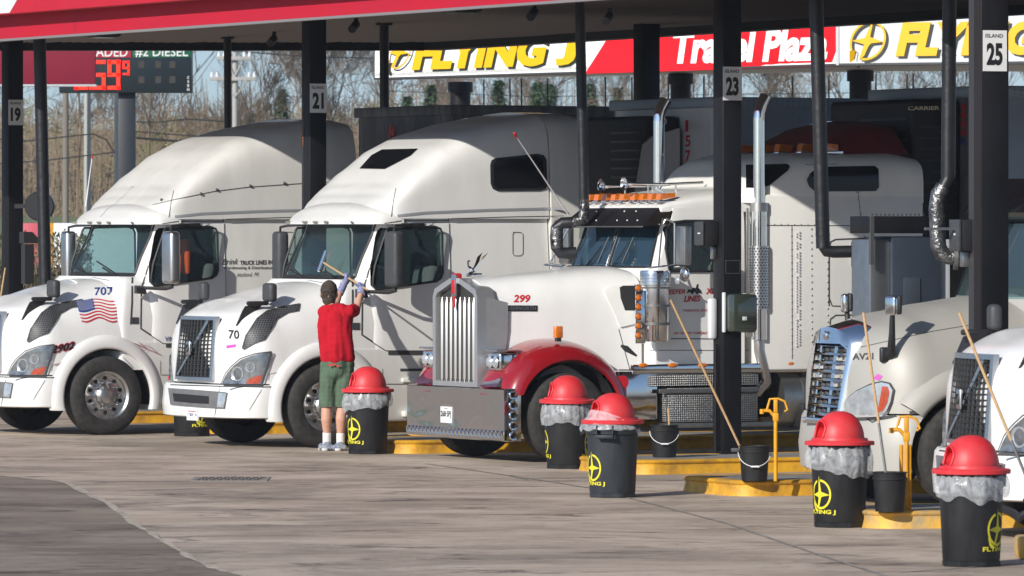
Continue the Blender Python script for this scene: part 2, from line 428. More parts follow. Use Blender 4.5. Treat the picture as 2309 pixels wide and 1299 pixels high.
# bodies --------------------------------------------------------
def lerp1(tab, x):
    if x <= tab[0][0]: return tab[0][1]
    for (a, b), (c, d) in zip(tab, tab[1:]):
        if x <= c:
            t = (x-a)/(c-a); t = t*t*(3-2*t)*.35 + t*.65; return b + (d-b)*t
    return tab[-1][1]
def contour(W, u0, D, p, rear, n=24, ns=10):
    pts = [(rear + (u0+D-rear)*i/ns, -W) for i in range(ns)]
    for i in range(n+1):
        t = -pi/2 + pi*i/n; v = W*sin(t); c = abs(cos(t))
        # superelliptic nose
        vv = W*math.copysign(abs(sin(t))**(2/p), sin(t)); uu = u0 + D*(1-c**(2/p))
        pts.append((uu, vv))
    pts += [(rear + (u0+D-rear)*(ns-1-i)/ns, W) for i in range(ns)]
    return pts
def stack(levels, D, p, rear, mats=0):
    """levels (z, u0, W): vertical-ish body closed top and bottom"""
    mb = MB(); vs = []; k = None
    for z, u0, W in levels:
        c = contour(W, u0, D, p, rear); k = len(c); vs += [(u, -v, z) for u, v in c]
    fs = []
    for i in range(len(levels)-1):
        for j in range(k): fs.append((i*k+j, i*k+(j+1) % k, (i+1)*k+(j+1) % k, (i+1)*k+j))
    fs += [tuple(range(k)), tuple(range((len(levels)-1)*k, len(levels)*k))]
    return mb.add(vs, fs)
def dome(W, u0, D, p, rear, z0, crest, nside, nfront, m=14, sidez=None, n=28, ns=16):
    c = contour(W, u0, D, p, rear, n, ns); k = len(c); vs = []; mb = MB()
    for j in range(m+1):
        ph = pi/2*j/m
        for (u, v) in c:
            fr = min(1, max(0, (u0+D-u)/D)) if u < u0+D else 0
            nn = nside + (nfront-nside)*fr
            s_ = sin(ph)**(2/nn); c_ = cos(ph)**(2/nn) if ph < pi/2 else 0
            tu = max(u, u0+D)
            uu = tu + (u-tu)*c_; vv = v*c_
            vs.append((uu, -vv, z0 + s_*(lerp1(crest, uu)-z0)))
    fs = []
    for i in range(m):
        for j in range(k-1): fs.append((i*k+j, i*k+j+1, (i+1)*k+j+1, (i+1)*k+j))
        # rear wall
    fs.append(tuple([i*k for i in range(m+1)] + [i*k+k-1 for i in range(m, -1, -1)][1:] ))
    fs.append(tuple(range(k)))
    mb.add(vs, fs); bm = bmesh.new(); me = mb.mesh(); bm.from_mesh(me); bmesh.ops.remove_doubles(bm, verts=bm.verts[:], dist=1e-4)
    bmesh.ops.recalc_face_normals(bm, faces=bm.faces[:]); 
    r = MB(); r.bm(bm); return r
def arcpts(cx, cz, r, a0, a1, n=20): return [(cx + r*cos(radians(a0+(a1-a0)*i/n)), cz + r*sin(radians(a0+(a1-a0)*i/n))) for i in range(n+1)]
# wheel prototype: rim mesh with tyre and nuts as sub-parts
def wheel(parent, u, v, z, side=1, holes=True, r=.49):
    """side=+1: outer face towards +v (y=-v)"""
    t = MB(); w_ = .28
    prof = [(.295, 0), (.31, -.012), (.36, -.016), (.43, -.012), (.468, .004), (.487, .035), (.490, .08), (.490, .20), (.487, .245), (.468, .276), (.36, .29), (.295, .28), (.295, 0)]
    prof = [(a*r/.49, b) for a, b in prof]
    t.lathe([(a, b) for a, b in prof], 56, axis='y')
    # tread grooves as rings
    rim = MB()
    rim.lathe([(.30, -.004), (.292, .0), (.283, .012), (.272, .02), (.262, .045), (.235, .055), (.20, .062), (.15, .060), (.135, .05), (.13, .02), (.11, .0), (.095, -.03), (.05, -.045), (.001, -.046)], 48, axis='y')
    ho = MB()
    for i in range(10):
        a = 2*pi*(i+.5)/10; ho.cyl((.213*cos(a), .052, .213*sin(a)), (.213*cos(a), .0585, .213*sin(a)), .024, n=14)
    nuts = MB()
    for i in range(10):
        a = 2*pi*i/10; nuts.cyl((.168*cos(a), .06, .168*sin(a)), (.168*cos(a), .005, .168*sin(a)), .017, .014, n=8); nuts.ball((.168*cos(a), .004, .168*sin(a)), .014, 8)
    ro = rim.obj('wheel', 'alu', parent)
    ro.location = (u, -v if side > 0 else -v, z); 
    if side < 0: ro.rotation_euler = (0, 0, pi)
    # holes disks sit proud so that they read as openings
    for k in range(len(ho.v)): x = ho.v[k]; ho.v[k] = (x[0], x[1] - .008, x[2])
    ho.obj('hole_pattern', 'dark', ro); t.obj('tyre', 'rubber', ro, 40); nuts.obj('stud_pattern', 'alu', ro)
    return ro
def copy_tree(o, parent=None):
    c = o.copy(); C.objects.link(c)
    if parent is not None: c.parent = parent
    for ch in [x for x in bpy.data.objects if x.parent == o]: copy_tree(ch, c)
    return c
# ------------------------------------------------------------ ground
def ground_mat(tint=None):
    m = bpy.data.materials.new('pavement_concrete'); m.use_nodes = True; n = m.node_tree.nodes; l = m.node_tree.links; p = n['Principled BSDF']
    tc = n.new('ShaderNodeTexCoord')
    def nz(sc, d=6, ro=.6, st=(1,1,1), dist=0, rz=0):
        mp = n.new('ShaderNodeMapping'); mp.inputs['Scale'].default_value = st; mp.inputs['Rotation'].default_value = (0, 0, rz); l.new(tc.outputs['Object'], mp.inputs[0])
        t = n.new('ShaderNodeTexNoise'); t.inputs['Scale'].default_value = sc; t.inputs['Detail'].default_value = d; t.inputs['Roughness'].default_value = ro; t.inputs['Distortion'].default_value = dist
        l.new(mp.outputs[0], t.inputs[0]); return t.outputs[0]
    def rng(s, a, b, c, d):
        r = n.new('ShaderNodeMapRange'); r.inputs[1].default_value = a; r.inputs[2].default_value = b; r.inputs[3].default_value = c; r.inputs[4].default_value = d; l.new(s, r.inputs[0]); return r.outputs[0]
    def mix(a, b, f):
        x = n.new('ShaderNodeMix'); x.data_type = 'RGBA'; x.blend_type = 'MIX'
        for i, s in ((6, a), (7, b)):
            if isinstance(s, tuple): x.inputs[i].default_value = (*s, 1)
            else: l.new(s, x.inputs[i])
        l.new(f, x.inputs[0]); return x.outputs[2]
    c = mix((.53, .45, .365), (.38, .315, .25), rng(nz(.6, 9, .7, (.7, 1, 1)), .40, .60, 0, 1))
    c = mix(c, (.22, .185, .15), rng(nz(.42, 10, .75, (.8, 1, 1), .6, .3), .46, .60, 0, .75))
    c = mix(c, (.10, .083, .07), rng(nz(1.3, 10, .78, (.5, 1, 1), .8, .4), .545, .63, 0, .85))
    c = mix(c, (.035, .03, .027), rng(nz(3.0, 9, .8, (.4, 1, 1), 1.2, .3), .60, .67, 0, .85))
    c = mix(c, (.62, .55, .46), rng(nz(3.4, 9, .82, (.6, 1, 1)), .56, .70, 0, .6))
    c = mix(c, (.08, .07, .06), rng(nz(30, 4, .7), .60, .70, 0, .6))
    if tint:
        x = n.new('ShaderNodeMix'); x.data_type = 'RGBA'; x.blend_type = 'MULTIPLY'; x.inputs[0].default_value = 1; l.new(c, x.inputs[6]); x.inputs[7].default_value = (*tint, 1); c = x.outputs[2]
    l.new(c, p.inputs['Base Color']); p.inputs['Roughness'].default_value = .88; p.inputs['Specular IOR Level'].default_value = .15
    b = n.new('ShaderNodeBump'); b.inputs['Strength'].default_value = .35; b.inputs['Distance'].default_value = .01
    l.new(nz(40, 6, .7), b.inputs['Height']); l.new(b.outputs[0], p.inputs['Normal'])
    return m
M['ground'] = ground_mat((1.08, 1.06, 1.05))
M['asphalt'] = ground_mat((.60, .59, .58))
g = MB().add([(-1500, -600, 0), (1500, -600, 0), (1500, 3000, 0), (-1500, 3000, 0)], [(0, 1, 2, 3)])
tag(g.obj('ground', 'ground'), kind='structure')
# asphalt area, lower left, with ragged edge following the crack
edge = [(-600, 1040), (0, 1073), (70, 1080), (135, 1085), (165, 1096), (200, 1115), (240, 1133), (270, 1155), (300, 1180), (345, 1205), (385, 1230), (430, 1258), (480, 1282), (550, 1299), (620, 1335), (760, 1420), (900, 1600)]
ep = [gpt(x, y, .004) for x, y in resample(edge, 12)]
ep = [p + Vector((noise.noise(p*3)*.02, noise.noise(p*3+Vector((9,0,0)))*.08, 0)) for p in ep]
ap = MB(); n_ = len(ep)
for i in range(n_-1): ap.add([ep[i], ep[i+1], Vector((ep[i+1].x-60, ep[i+1].y-.0, .004)), Vector((ep[i].x-60, ep[i].y, .004))], [(0, 3, 2, 1)])
tag(ap.obj('asphalt_area', 'asphalt'), kind='structure')
cr = MB(); vs = []
for i, p in enumerate(ep):
    d = (ep[min(i+1, n_-1)] - ep[max(i-1, 0)]).normalized(); s_ = Vector((-d.y, d.x, 0)); hw = .030 + .035*noise.noise(p*6)
    q = p + Vector((0, 0, .004)); vs += [q + s_*hw, q - s_*hw]
cr.add(vs, [(2*i, 2*i+1, 2*i+3, 2*i+2) for i in range(n_-1)])
M['crack'] = mat('crack_filler', (.62, .55, .42), .9, var=.6, vscale=7, col2=(.16, .14, .12))
tag(cr.obj('pavement_crack', 'crack'), kind='structure')
jt = MB()
for a, b in [((0, 1150), (0, 1150))][:0]: pass
for P in ([(160, 1086), (480, 1083), (900, 1084), (1400, 1082), (1820, 1081)], [(960, 1045), (1170, 1075), (1330, 1100), (1440, 1128), (1640, 1180), (1860, 1255), (2000, 1299)], [(1130, 1050), (1400, 1063)], [(1150, 1072), (1190, 1082)], [(2030, 1290), (2309, 1270)]):
    pp = [gpt(x, y, .005) for x, y in resample(P, 14)]
    vs = []
    for i, p in enumerate(pp):
        d = (pp[min(i+1, len(pp)-1)] - pp[max(i-1, 0)]).normalized(); s_ = Vector((-d.y, d.x, 0)); hw = .018 + .010*noise.noise(p*7)
        vs += [p + s_*hw, p - s_*hw]
    jt.add(vs, [(2*i, 2*i+1, 2*i+3, 2*i+2) for i in range(len(pp)-1)])
tag(jt.obj('slab_joint', mat('joint', (.36, .33, .29), .9, var=.7, vscale=6, col2=(.12, .11, .10))), kind='structure')
# drain grate
dr = empty('drain_grate', gpt(518, 1081, 0), 0, 'flat iron drain grate set in the concrete in front of the trucks', 'drain')
d_ = MB()
for i in range(9):
    for j in range(3): d_.box((-.33 + i*.074 + j*.02, -.42 + j*.28, .004), (-.33 + i*.074 + .045 + j*.02, -.42 + j*.28 + .17, .012))
d_.obj('grate_pattern', mat('grate_slot', (.08, .075, .07), .9), dr)
MB().box((-.38, -.5, .0), (.40, .5, .007)).obj('frame', mat('grate_iron', (.25, .23, .20), .8), dr)
# grass bank in front of the woods, and verge
bk = MB(); vs = []
nx = 60
prof = [(128, 0.004), (150, .5), (175, 1.9), (195, 2.9), (215, 3.0), (420, 3.2), (700, 3)]
for i in range(nx+1):
    x = -220 + 440*i/nx
    for (y, z) in prof: vs.append((x, y, z + (.15*noise.noise(Vector((x*.08, y*.05, 0))) if z > .1 else 0)))
k = len(prof)
bk.add(vs, [(i*k+j, (i+1)*k+j, (i+1)*k+j+1, i*k+j+1) for i in range(nx) for j in range(k-1)])
tag(bk.obj('grass_bank', 'grass', ang=80), kind='structure')
# ------------------------------------------------------------ canopy over the fuel lanes
cp = empty('fuel_canopy', (0, 0, 0), 0, 'long red and black canopy roof over the truck fuelling lanes', 'canopy')
FR = [(-13.1, 91.8), (-6.54, 79.2), (.816, 65.1), (2.5, 61.9), (3.6, 55.5), (6.0, 46.5), (14, 44.5)]
RE = [(16, 56), (6.36, 77.2), (1.69, 87.0), (-1.32, 93.0), (-13.5, 93.2)]
poly = FR + RE
MB().prism(poly, 5.36, 5.44, 'xy').obj('ceiling', mat('canopy_soffit', (.060, .050, .046), .5, var=.3, vscale=3), cp)
rb = MB()
# corrugation of the soffit, running along the lanes
bx, by = cos(radians(27.6)), sin(radians(27.6)); lx, ly = by, -bx
for k in range(-70, 90):
    # lines parallel to the fascia
    for (p, q) in [((-6.54 + bx*(k*.16) , 79.2 + by*(k*.16)), None)]:
        if k < 0: continue
        a = Vector((p[0] - lx*14, p[1] - ly*14)); b = Vector((p[0] + lx*34, p[1] + ly*34))
        # clip with polygon by sampling
        run = []
        for i in range(97):
            c = a.lerp(b, i/96)
            if inside((c.x, c.y), poly): run.append(c)
        if len(run) > 2:
            s, e = run[0], run[-1]; n2 = Vector((bx, by)) * .03
            rb.add([(s.x-n2.x, s.y-n2.y, 5.36), (e.x-n2.x, e.y-n2.y, 5.36), (e.x+n2.x, e.y+n2.y, 5.36), (s.x+n2.x, s.y+n2.y, 5.36), (s.x, s.y, 5.33), (e.x, e.y, 5.33)], [(0,1,5,4), (3,4,5,2)])
rb.obj('soffit_rib', mat('soffit_rib', (.14, .115, .105), .45), cp)
def wallstrip(mb, path, z0, z1, th, off=0):
    for (a, b) in zip(path, path[1:]):
        a = Vector((*a, 0)); b = Vector((*b, 0)); d = (b-a).normalized(); nn = Vector((d.y, -d.x, 0))
        p = [a+nn*off, b+nn*off, b+nn*(off+th), a+nn*(off+th)]
        mb.add([(q.x, q.y, z0) for q in p] + [(q.x, q.y, z1) for q in p], [(0,3,2,1), (4,5,6,7), (0,1,5,4), (1,2,6,5), (2,3,7,6), (3,0,4,7)])
f1 = MB(); wallstrip(f1, FR, 4.97, 5.62, -.06, 0); f1.obj('lower_fascia', 'fascia', cp)
f1b = MB(); wallstrip(f1b, FR, 4.94, 4.968, -.09, .015); f1b.obj('drip_edge', mat('drip_edge', (.35, .32, .32), .4, .5), cp)
f2 = MB(); wallstrip(f2, FR, 5.26, 6.6, .26, .02); fb = f2.obj('sign_box', 'fascia2', cp)
# joints of the fascia sheets
fj = MB()
for k in range(-3, 12):
    a = Vector((-6.54 + lx*(k*2.4), 79.2 + ly*(k*2.4), 0))
    nn = Vector((-bx, -by, 0))
    p = a + nn*.004; q = a + Vector((lx, ly, 0))*.012 + nn*.004
    fj.add([(p.x, p.y, 4.975), (q.x, q.y, 4.975), (q.x, q.y, 5.26), (p.x, p.y, 5.26)], [(0,1,2,3)])
fj.obj('joint_pattern', mat('fascia_joint', (.28, .004, .02), .5), cp)
# white end of the sign graphic
sf = Surf([fb]); patch('white_graphic', sf, [(-150, -60), (48, -60), (48, -16), (22, 29), (-150, 40)], 'wpanel2', fb, off=.003, cell=30)
rbm = MB(); wallstrip(rbm, [(-13.5, 93.0), (-1.32, 92.9), (1.69, 86.8), (6.36, 77.0), (13, 63.2)], 5.22, 5.75, -.3, 0); rbm.obj('rear_beam', 'blackpaint', cp)
nm = MB()
for (px, py) in [(95, 20), (163, 16), (308, 8)]:
    pass
# ceiling lamps and cameras under the soffit
def ceil_item(px, py, h, kind):
    p = at(px, py, F*(h-HC)/(HY-py)); p.z = 5.33
    if kind == 'light':
        o = empty('canopy_light', p, radians(27.6), 'dark square canopy light under the soffit, %s' % {232: 'leftmost by the red fascia', 1040: 'near the middle of the picture', 618: 'between the pillars of islands 19 and 21'}.get(px, 'far right'), 'ceiling light', 'lights under the truck canopy')
        MB().add([(-.28,-.28,0), (.28,-.28,0), (.28,.28,0), (-.28,.28,0), (-.17,-.17,-.16), (.17,-.17,-.16), (.17,.17,-.16), (-.17,.17,-.16)], [(0,1,5,4), (1,2,6,5), (2,3,7,6), (3,0,4,7), (4,5,6,7), (3,2,1,0)]).obj('housing', 'plastic', o)
        MB().box((-.15, -.15, -.175), (.15, .15, -.161)).obj('lens', mat('dead_lens', (.16, .16, .15), .2), o)
    else:
        o = empty('security_camera', p, 0, {618: 'small dark camera hanging left of the island 21 pillar', 803: 'small dark camera between the island 21 pillar and the next duct', 1375: 'round beige camera under the soffit near the two dark columns', 1205: 'small dark camera hanging above the yellow lettering'}[px], 'camera', 'cameras under the truck canopy')
        MB().cyl((0,0,0), (0,0,-.10), .03).obj('stem', 'plastic', o); MB().cyl((0,0,-.10), (-.05,-.16,-.17), .055).obj('housing', 'steel' if px == 1375 else 'plastic', o)
for px, py in [(232, 78), (1040, 22)]: ceil_item(px, py, 5.2, 'light')
for px, py in [(618, 92), (803, 60), (1205, 32), (1375, 42)]: ceil_item(px, py, 5.2, 'cam')
# ------------------------------------------------------------ pillars
def island_plate(o, num):
    pl = MB().box((-.118, -.122, 0), (.112, -.116, .36)); p = pl.obj('island_plate', 'plate', o); 
    t = MB(); textflat(t, 'ISLAND', (-.095, -.1235, .295), (.17, 0, 0), (0, 0, .034), .02); textflat(t, num, (-.085, -.1235, .05), (.155, 0, 0), (0, 0, .20), .045)
    t.obj('lettering', 'ink', p); return p
def pillar(px, py, th, num, w_=.225, zt=5.36, base=.15, Z=None, label=''):
    if Z: g_ = Vector(((px-CX)/F*Z, Z, base))
    else: g_ = gpt(px, py); g_.z = base
    o = empty('canopy_pillar', g_, radians(th), label, 'pillar', 'black steel pillars of the canopy')
    MB().bbox((-w_/2, -w_/2, 0), (w_/2, w_/2, zt-base), .008).obj('post', 'blackpaint', o, 50)
    MB().bbox((-w_*.72, -w_*.72, 0), (w_*.72, w_*.72, .025), .005).obj('foot_plate', 'blackpaint', o)
    return o
P = {}
P[19] = pillar(28, 0, 29, '19', Z=88.4, w_=.235, label='black pillar with the island 19 plate, at the left edge')
P[21] = pillar(708, 0, 28.4, '21', Z=76.7, w_=.23, label='black pillar with the island 21 plate between the two sleeper cabs')
P[23] = pillar(1640, 1053, 27, '23', w_=.225, label='black pillar with the island 23 plate and a towel dispenser')
P[25] = pillar(2229, 0, 20, '25', Z=54.9, w_=.27, label='black pillar with the island 25 plate, near the right edge')
for num, (yc, sc) in {19: (254, 1), 21: (222, 1), 23: (189, 1), 25: (115.5, 1)}.items():
    o = P[num]; Z = o.location.y; z = HC + (HY-yc)/F*Z - .18 - .15
    p = island_plate(o, str(num)); p.location = (0, 0 if num != 25 else -.023, z); p.scale = (1, 1, 1)
    if num == 19: p.location = (.0, -.006, z)
    if num == 21: p.location = (.0, -.006, z)
rp = pillar(1458, 0, 27, '', w_=.27, Z=84.5, base=0, label='black rear pillar below the red sign lettering')
# ------------------------------------------------------------ raised islands
def island(corner, th, L, wid, label, chip=False, h=.15):
    o = empty('fuel_island', corner, radians(th), label, 'island', 'raised fuel islands with yellow kerbs')
    r = .28
    def outline(ins):
        pts = []
        a0 = (r, r-0) 
        for i in range(9): a = radians(180 + 90*i/8); pts.append((r + (r-ins)*cos(a), -wid*0 + r + (r-ins)*sin(a)))
        pts += [(L-ins, ins), (L-ins, wid-ins)]
        for i in range(9): a = radians(90 + 90*i/8); pts.append((r + (r-ins)*cos(a), wid - r + (r-ins)*sin(a)))
        return pts
    # kerb ring: profile rows (inset, z)
    rows = [(-.02, 0), (0, .07), (.0, h-.045), (-.015, h-.035), (-.018, h-.018), (.0, h-.003), (.03, h), (.13, h), (.15, h-.004)]
    mb = MB(); vs = []; k = None
    for ins, z in rows:
        c = outline(ins); k = len(c); vs += [(x, y, z) for x, y in c]
    vs = [(x + .008*noise.noise(Vector((x*3, y*3, z*9))), y + .008*noise.noise(Vector((x*3+5, y*3, z*9))), z + (.004*noise.noise(Vector((x*2, y*2, 3))) if z > .05 else 0)) for x, y, z in vs]
    mb.add(vs, [(i*k+j, i*k+(j+1) % k, (i+1)*k+(j+1) % k, (i+1)*k+j) for i in range(len(rows)-1) for j in range(k)])
    mb.obj('kerb', 'yellow' if not chip else 'yellowchip', o, 50)
    c = outline(.145); t = MB(); t.add([(x, y, h-.006) for x, y in c], [tuple(range(len(c)))]); t.obj('deck', 'conc', o)
    return o
M['yellowchip'] = mat('kerb_yellow_chipped', (.80, .42, .012), .5, var=.6, vscale=4, col2=(.38, .30, .18), bump=.3, bscale=25)
def corner(px, py, th): # from the visible leftmost bottom point back to the box corner
    return gpt(px, py)
ISL = {}
ISL[0] = island(gpt(255, 955), 27, 22, 1.5, 'farthest yellow kerbed island, seen beneath the leftmost truck')
ISL[1] = island(gpt(512, 980), 28, 22, 1.5, 'yellow kerbed island between the two sleeper trucks on the left')
ISL[2] = island(gpt(905, 1024), 27, 22, 1.5, 'yellow kerbed island end behind the chrome bumper')
ISL[3] = island(gpt(1440, 1071), 26, 20, 1.55, 'yellow kerbed island under the island 23 pillar')
ISL[4] = island(gpt(1661, 1120), 21, 18, 1.5, 'yellow kerbed island with a bucket and water hydrant on its tip')
ISL[5] = island(gpt(1969, 1193), 12, 18, 1.5, 'chipped yellow kerbed island behind the nearest bin', chip=True)
# ------------------------------------------------------------ ducts
def rings(mb, a, b, r, st=.14):
    a = Vector(a); b = Vector(b); d = (b-a); n = int(d.length/st)
    for i in range(1, n):
        c = a.lerp(b, i/n); mb.cyl(c, c + d.normalized()*.012, r*1.035, n=14)
def duct(px0, px1, py1, Z, r, label, extra=None, foil=None, ztop=5.35):
    top = at(px0, 0, Z); top.z = ztop; bot = at(px1, py1, Z)
    t0 = at(px0, 60, Z); k = (px1-px0)
    o = empty('exhaust_duct', (top.x, top.y, 0), 0, label, 'duct', 'black spiral ducts hanging from the canopy')
    O = Vector((top.x, top.y, 0)); m_ = MB(); m_.cyl(top - O, bot - O, r, n=18); rings(m_, top - O, bot - O, r); m_.obj('pipe', 'duct', o, 40)
    MB().cyl(top - O - Vector((0,0,.05)), top - O, r*1.8, n=18).obj('collar', 'plastic', o)
    return o, O, bot
duct(88, 102, 640, 82, .083, 'black ringed duct beside the island 19 pillar at far left')
duct(513, 515, 420, 90, .056, 'thin black duct rising behind the leftmost truck roof')
duct(866, 868, 400, 84, .064, 'black duct rising between the two sleeper cab roofs')
o, O, b = duct(1306, 1317, 470, 69.5, .058, 'black duct with foil elbow beside the sun visor of the long nosed truck')
q = [at(x, y, 69.5) - O for x, y in [(1317, 450), (1318, 478), (1312, 496), (1290, 502), (1268, 503), (1256, 512), (1254, 535), (1256, 560), (1264, 570), (1280, 571), (1300, 570)]]
m_ = MB(); m_.tube(q[3:6] + q[7:], .068, 12); m_.obj('elbow', 'duct', o, 50)
m_ = MB(); m_.tube(q[:4], .060, 12); m_.tube(q[5:8], .073, 12); m_.obj('foil_wrap', 'foil', o, 50)
o, O, b = duct(1837, 1856, 560, 62.5, .072, 'black duct turning sideways into a grey cabinet in front of the sleeper')
q = [at(x, y, 62.5) - O for x, y in [(1856, 530), (1858, 556), (1864, 566), (1880, 568), (1930, 567), (1990, 561), (2008, 560)]]
MB().tube(q, .062, 14).obj('elbow', 'duct', o, 50)
MB().cyl(q[-1] - Vector((.03,0,0)), q[-1] + Vector((.03,0,0)), .10, n=16).obj('flange', 'steel', o)
o, O, b = duct(2142, 2138, 400, 58.5, .068, 'black duct with crumpled foil bends beside the island 25 pillar')
q = [at(x, y, 58.5) - O for x, y in [(2138, 385), (2138, 405), (2128, 422), (2116, 438), (2112, 470), (2114, 520), (2116, 555), (2124, 572), (2138, 578), (2150, 580)]]
MB().tube(q[:3], .066, 12).obj('elbow', 'duct', o, 50); MB().tube(q[2:], .078, 12).obj('foil_wrap', 'foil', o, 60)
MB().cyl(q[-1] - Vector((.0,0,0)), q[-1] + Vector((.04,0,0)), .12, n=16).obj('flange', 'steel', o)
# grey service cabinet behind the silver truck, on island 4
cb = at(2012, 700, 61.5); cab_ = empty('service_cabinet', (cb.x, cb.y, .145), radians(21), 'tall blue grey service cabinet behind the silver hood', 'cabinet')
s_ = 61.5/F
MB().bbox((0, 0, 0), (.52, .5, 2.33), .01).obj('body', mat('cabinet_blue', (.045, .06, .085), .45, .3, var=.2, vscale=4), cab_)
MB().bbox((-.22, .05, .0), (-.002, .5, 2.3), .01).obj('side_panel', 'alu2', cab_)
MB().bbox((.523, .06, .0), (.66, .5, 2.3), .01).obj('side_panel', 'trailwhite', cab_)
MB().bbox((.12, -.012, 1.55), (.30, -.001, 1.92), .004).obj('hatch', mat('cabinet_hatch', (.05, .062, .08), .4), cab_)
tr = MB(); tr.bbox((-.26, -.05, 2.36), (.36, .45, 2.53), .01); tr.obj('tray', 'blackpaint', cab_)
tr = MB()
for i in range(13): tr.box((-.25+i*.046, -.056, 2.535), (-.23+i*.046, -.05, 2.555))
tr.box((-.26, -.055, 2.05), (-.22, -.01, 2.53)); tr.obj('tray_lattice', 'steel', cab_)
# things on the pillars
def pbox(o, label, cat, name, boxes, mats, grp=None, extra=None):
    e = empty(name, (0,0,0), 0, label, cat, grp); e.location = o.location; e.rotation_euler = o.rotation_euler
    for (nm_, a, b, r), mt in zip(boxes, mats): MB().bbox(a, b, r).obj(nm_, mt, e)
    return e
def zof(o, py): return HC + (HY-py)/F*o.location.y - o.location.z
p = P[23]; z0, z1 = zof(p, 749), zof(p, 661)
e = pbox(p, 'dark smoked paper towel dispenser on the island 23 pillar', 'towel dispenser', 'towel_dispenser',
    [('housing', (-.105, -.33, z0), (.20, -.118, z1), .045), ('back', (-.135, -.17, z0), (-.108, -.118, z1+.01), .01)], [mat('smoked_plastic', (.035, .045, .035), .12, coat=1), 'wpanel2'])
MB().bbox((.0, -.336, z0+.13), (.055, -.331, z0+.17), .002).obj('badge', 'wpanel2', e)
z0, z1 = zof(p, 765), zof(p, 672)
e = pbox(p, 'pale dispenser on the far side of the island 23 pillar', 'towel dispenser', 'soap_dispenser', [('housing', (-.20, .0, z0), (-.116, .10, z1), .03)], ['wpanel2'])
z0, z1 = zof(p, 555), zof(p, 498)
e = pbox(p, 'black speaker box with small white badge on the island 23 pillar', 'speaker', 'speaker_box', [('housing', (-.30, -.02, z0), (-.116, .16, z1), .015), ('front', (-.315, -.03, z0+.01), (-.302, .165, z1-.01), .004), ('bracket', (-.17, .02, z0-.14), (-.12, .08, z0), .01)], ['plastic', 'gplastic', 'alu2'], 'speaker boxes on the pillars')
MB().box((-.318, .03, z0+.13), (-.3155, .08, z0+.145)).obj('badge', 'wpanel2', e)
fr_ = MB(); z0, z1 = zof(p, 617), zof(p, 588)
for a, b in [((-.085, z0), (.095, z0+.006)), ((-.085, z1), (.095, z1+.006)), ((-.085, z0), (-.079, z1)), ((.089, z0), (.095, z1))]: fr_.box((a[0], -.1155, a[1]), (b[0], -.1128, b[1]))
fr_.obj('plate_frame', 'steel', p)
cdt = MB(); cdt.cyl((-.17, -.05, 0), (-.17, -.05, zof(p, 775)), .02); cdt.obj('conduit', 'blackpaint', p)
p = P[25]; z0, z1 = zof(p, 566), zof(p, 495)
e = pbox(p, 'black speaker box on the island 25 pillar', 'speaker', 'speaker_box', [('housing', (-.31, -.10, z0), (-.14, .10, z1), .012), ('front', (-.335, -.11, z0), (-.313, .105, z1), .004), ('bracket', (-.26, -.02, z0-.14), (-.16, .05, z0-.001), .01)], ['plastic', 'gplastic', 'alu2'], 'speaker boxes on the pillars')
MB().box((-.339, -.04, z0+.14), (-.3355, .0, z0+.155)).obj('badge', 'wpanel2', e)
ch = MB(); ch.box((-.20, -.13, 0), (-.137, -.02, 5.0)); ch.obj('channel', mat('channel_grey', (.06, .055, .058), .4, .4), p)
br = MB(); br.box((-.62, -.03, zof(p, 519)), (-.31, .0, zof(p, 513))); br.obj('duct_bracket', 'alu2', p)
p = P[21]; ch = MB(); 
for i in range(70): ch.cyl((-.122, .06, 1.5+i*.035), (-.122, .06, 1.518+i*.035), .006, n=6)
ch.obj('chain', 'steel', p)
MB().cyl((-.122, .06, zof(p, 330)), (-.122, .06, zof(p, 288)), .006, n=6).obj('rod', mat('rod_orange', (.6, .2, .06), .5), p)
p = P[19]; e = empty('hose_reel', at(90, 465, 85.5), 0, 'round black hose reel beside the island 19 pillar', 'hose reel')
m_ = MB(); m_.cyl((0, -.08, 0), (0, .08, 0), .205, n=36); m_.obj('drum', mat('reel_black', (.008, .012, .02), .3), e)
m_ = MB(); m_.cyl((0, -.10, 0), (0, -.082, 0), .19, n=36); m_.obj('rim', 'plastic', e)
MB().box((-.35, -.02, -.03), (-.2, .02, .03)).obj('arm', 'plastic', e)
e = empty('windshield_service_box', at(52, 640, 86), radians(20), 'black service box hanging on the island 19 pillar', 'box')
zz = 1.1
MB().add([(.0,-.1,0), (.13,-.1,0), (.13,.1,0), (0,.1,0), (0,-.1,.55), (.13,-.1,.55), (.13,.1,.55), (0,.1,.55)], [(0,3,2,1), (4,5,6,7), (0,1,5,4), (1,2,6,5), (2,3,7,6), (3,0,4,7)]).obj('body', 'plastic', e)
MB().add([(-.02,-.12,.56), (.25,-.12,.56), (.25,.12,.56), (-.02,.12,.56), (-.02,-.12,.72), (.10,-.12,.72), (.10,.12,.72), (-.02,.12,.72)], [(0,3,2,1), (4,5,6,7), (0,1,5,4), (1,2,6,5), (2,3,7,6), (3,0,4,7)]).obj('hood', 'plastic', e)
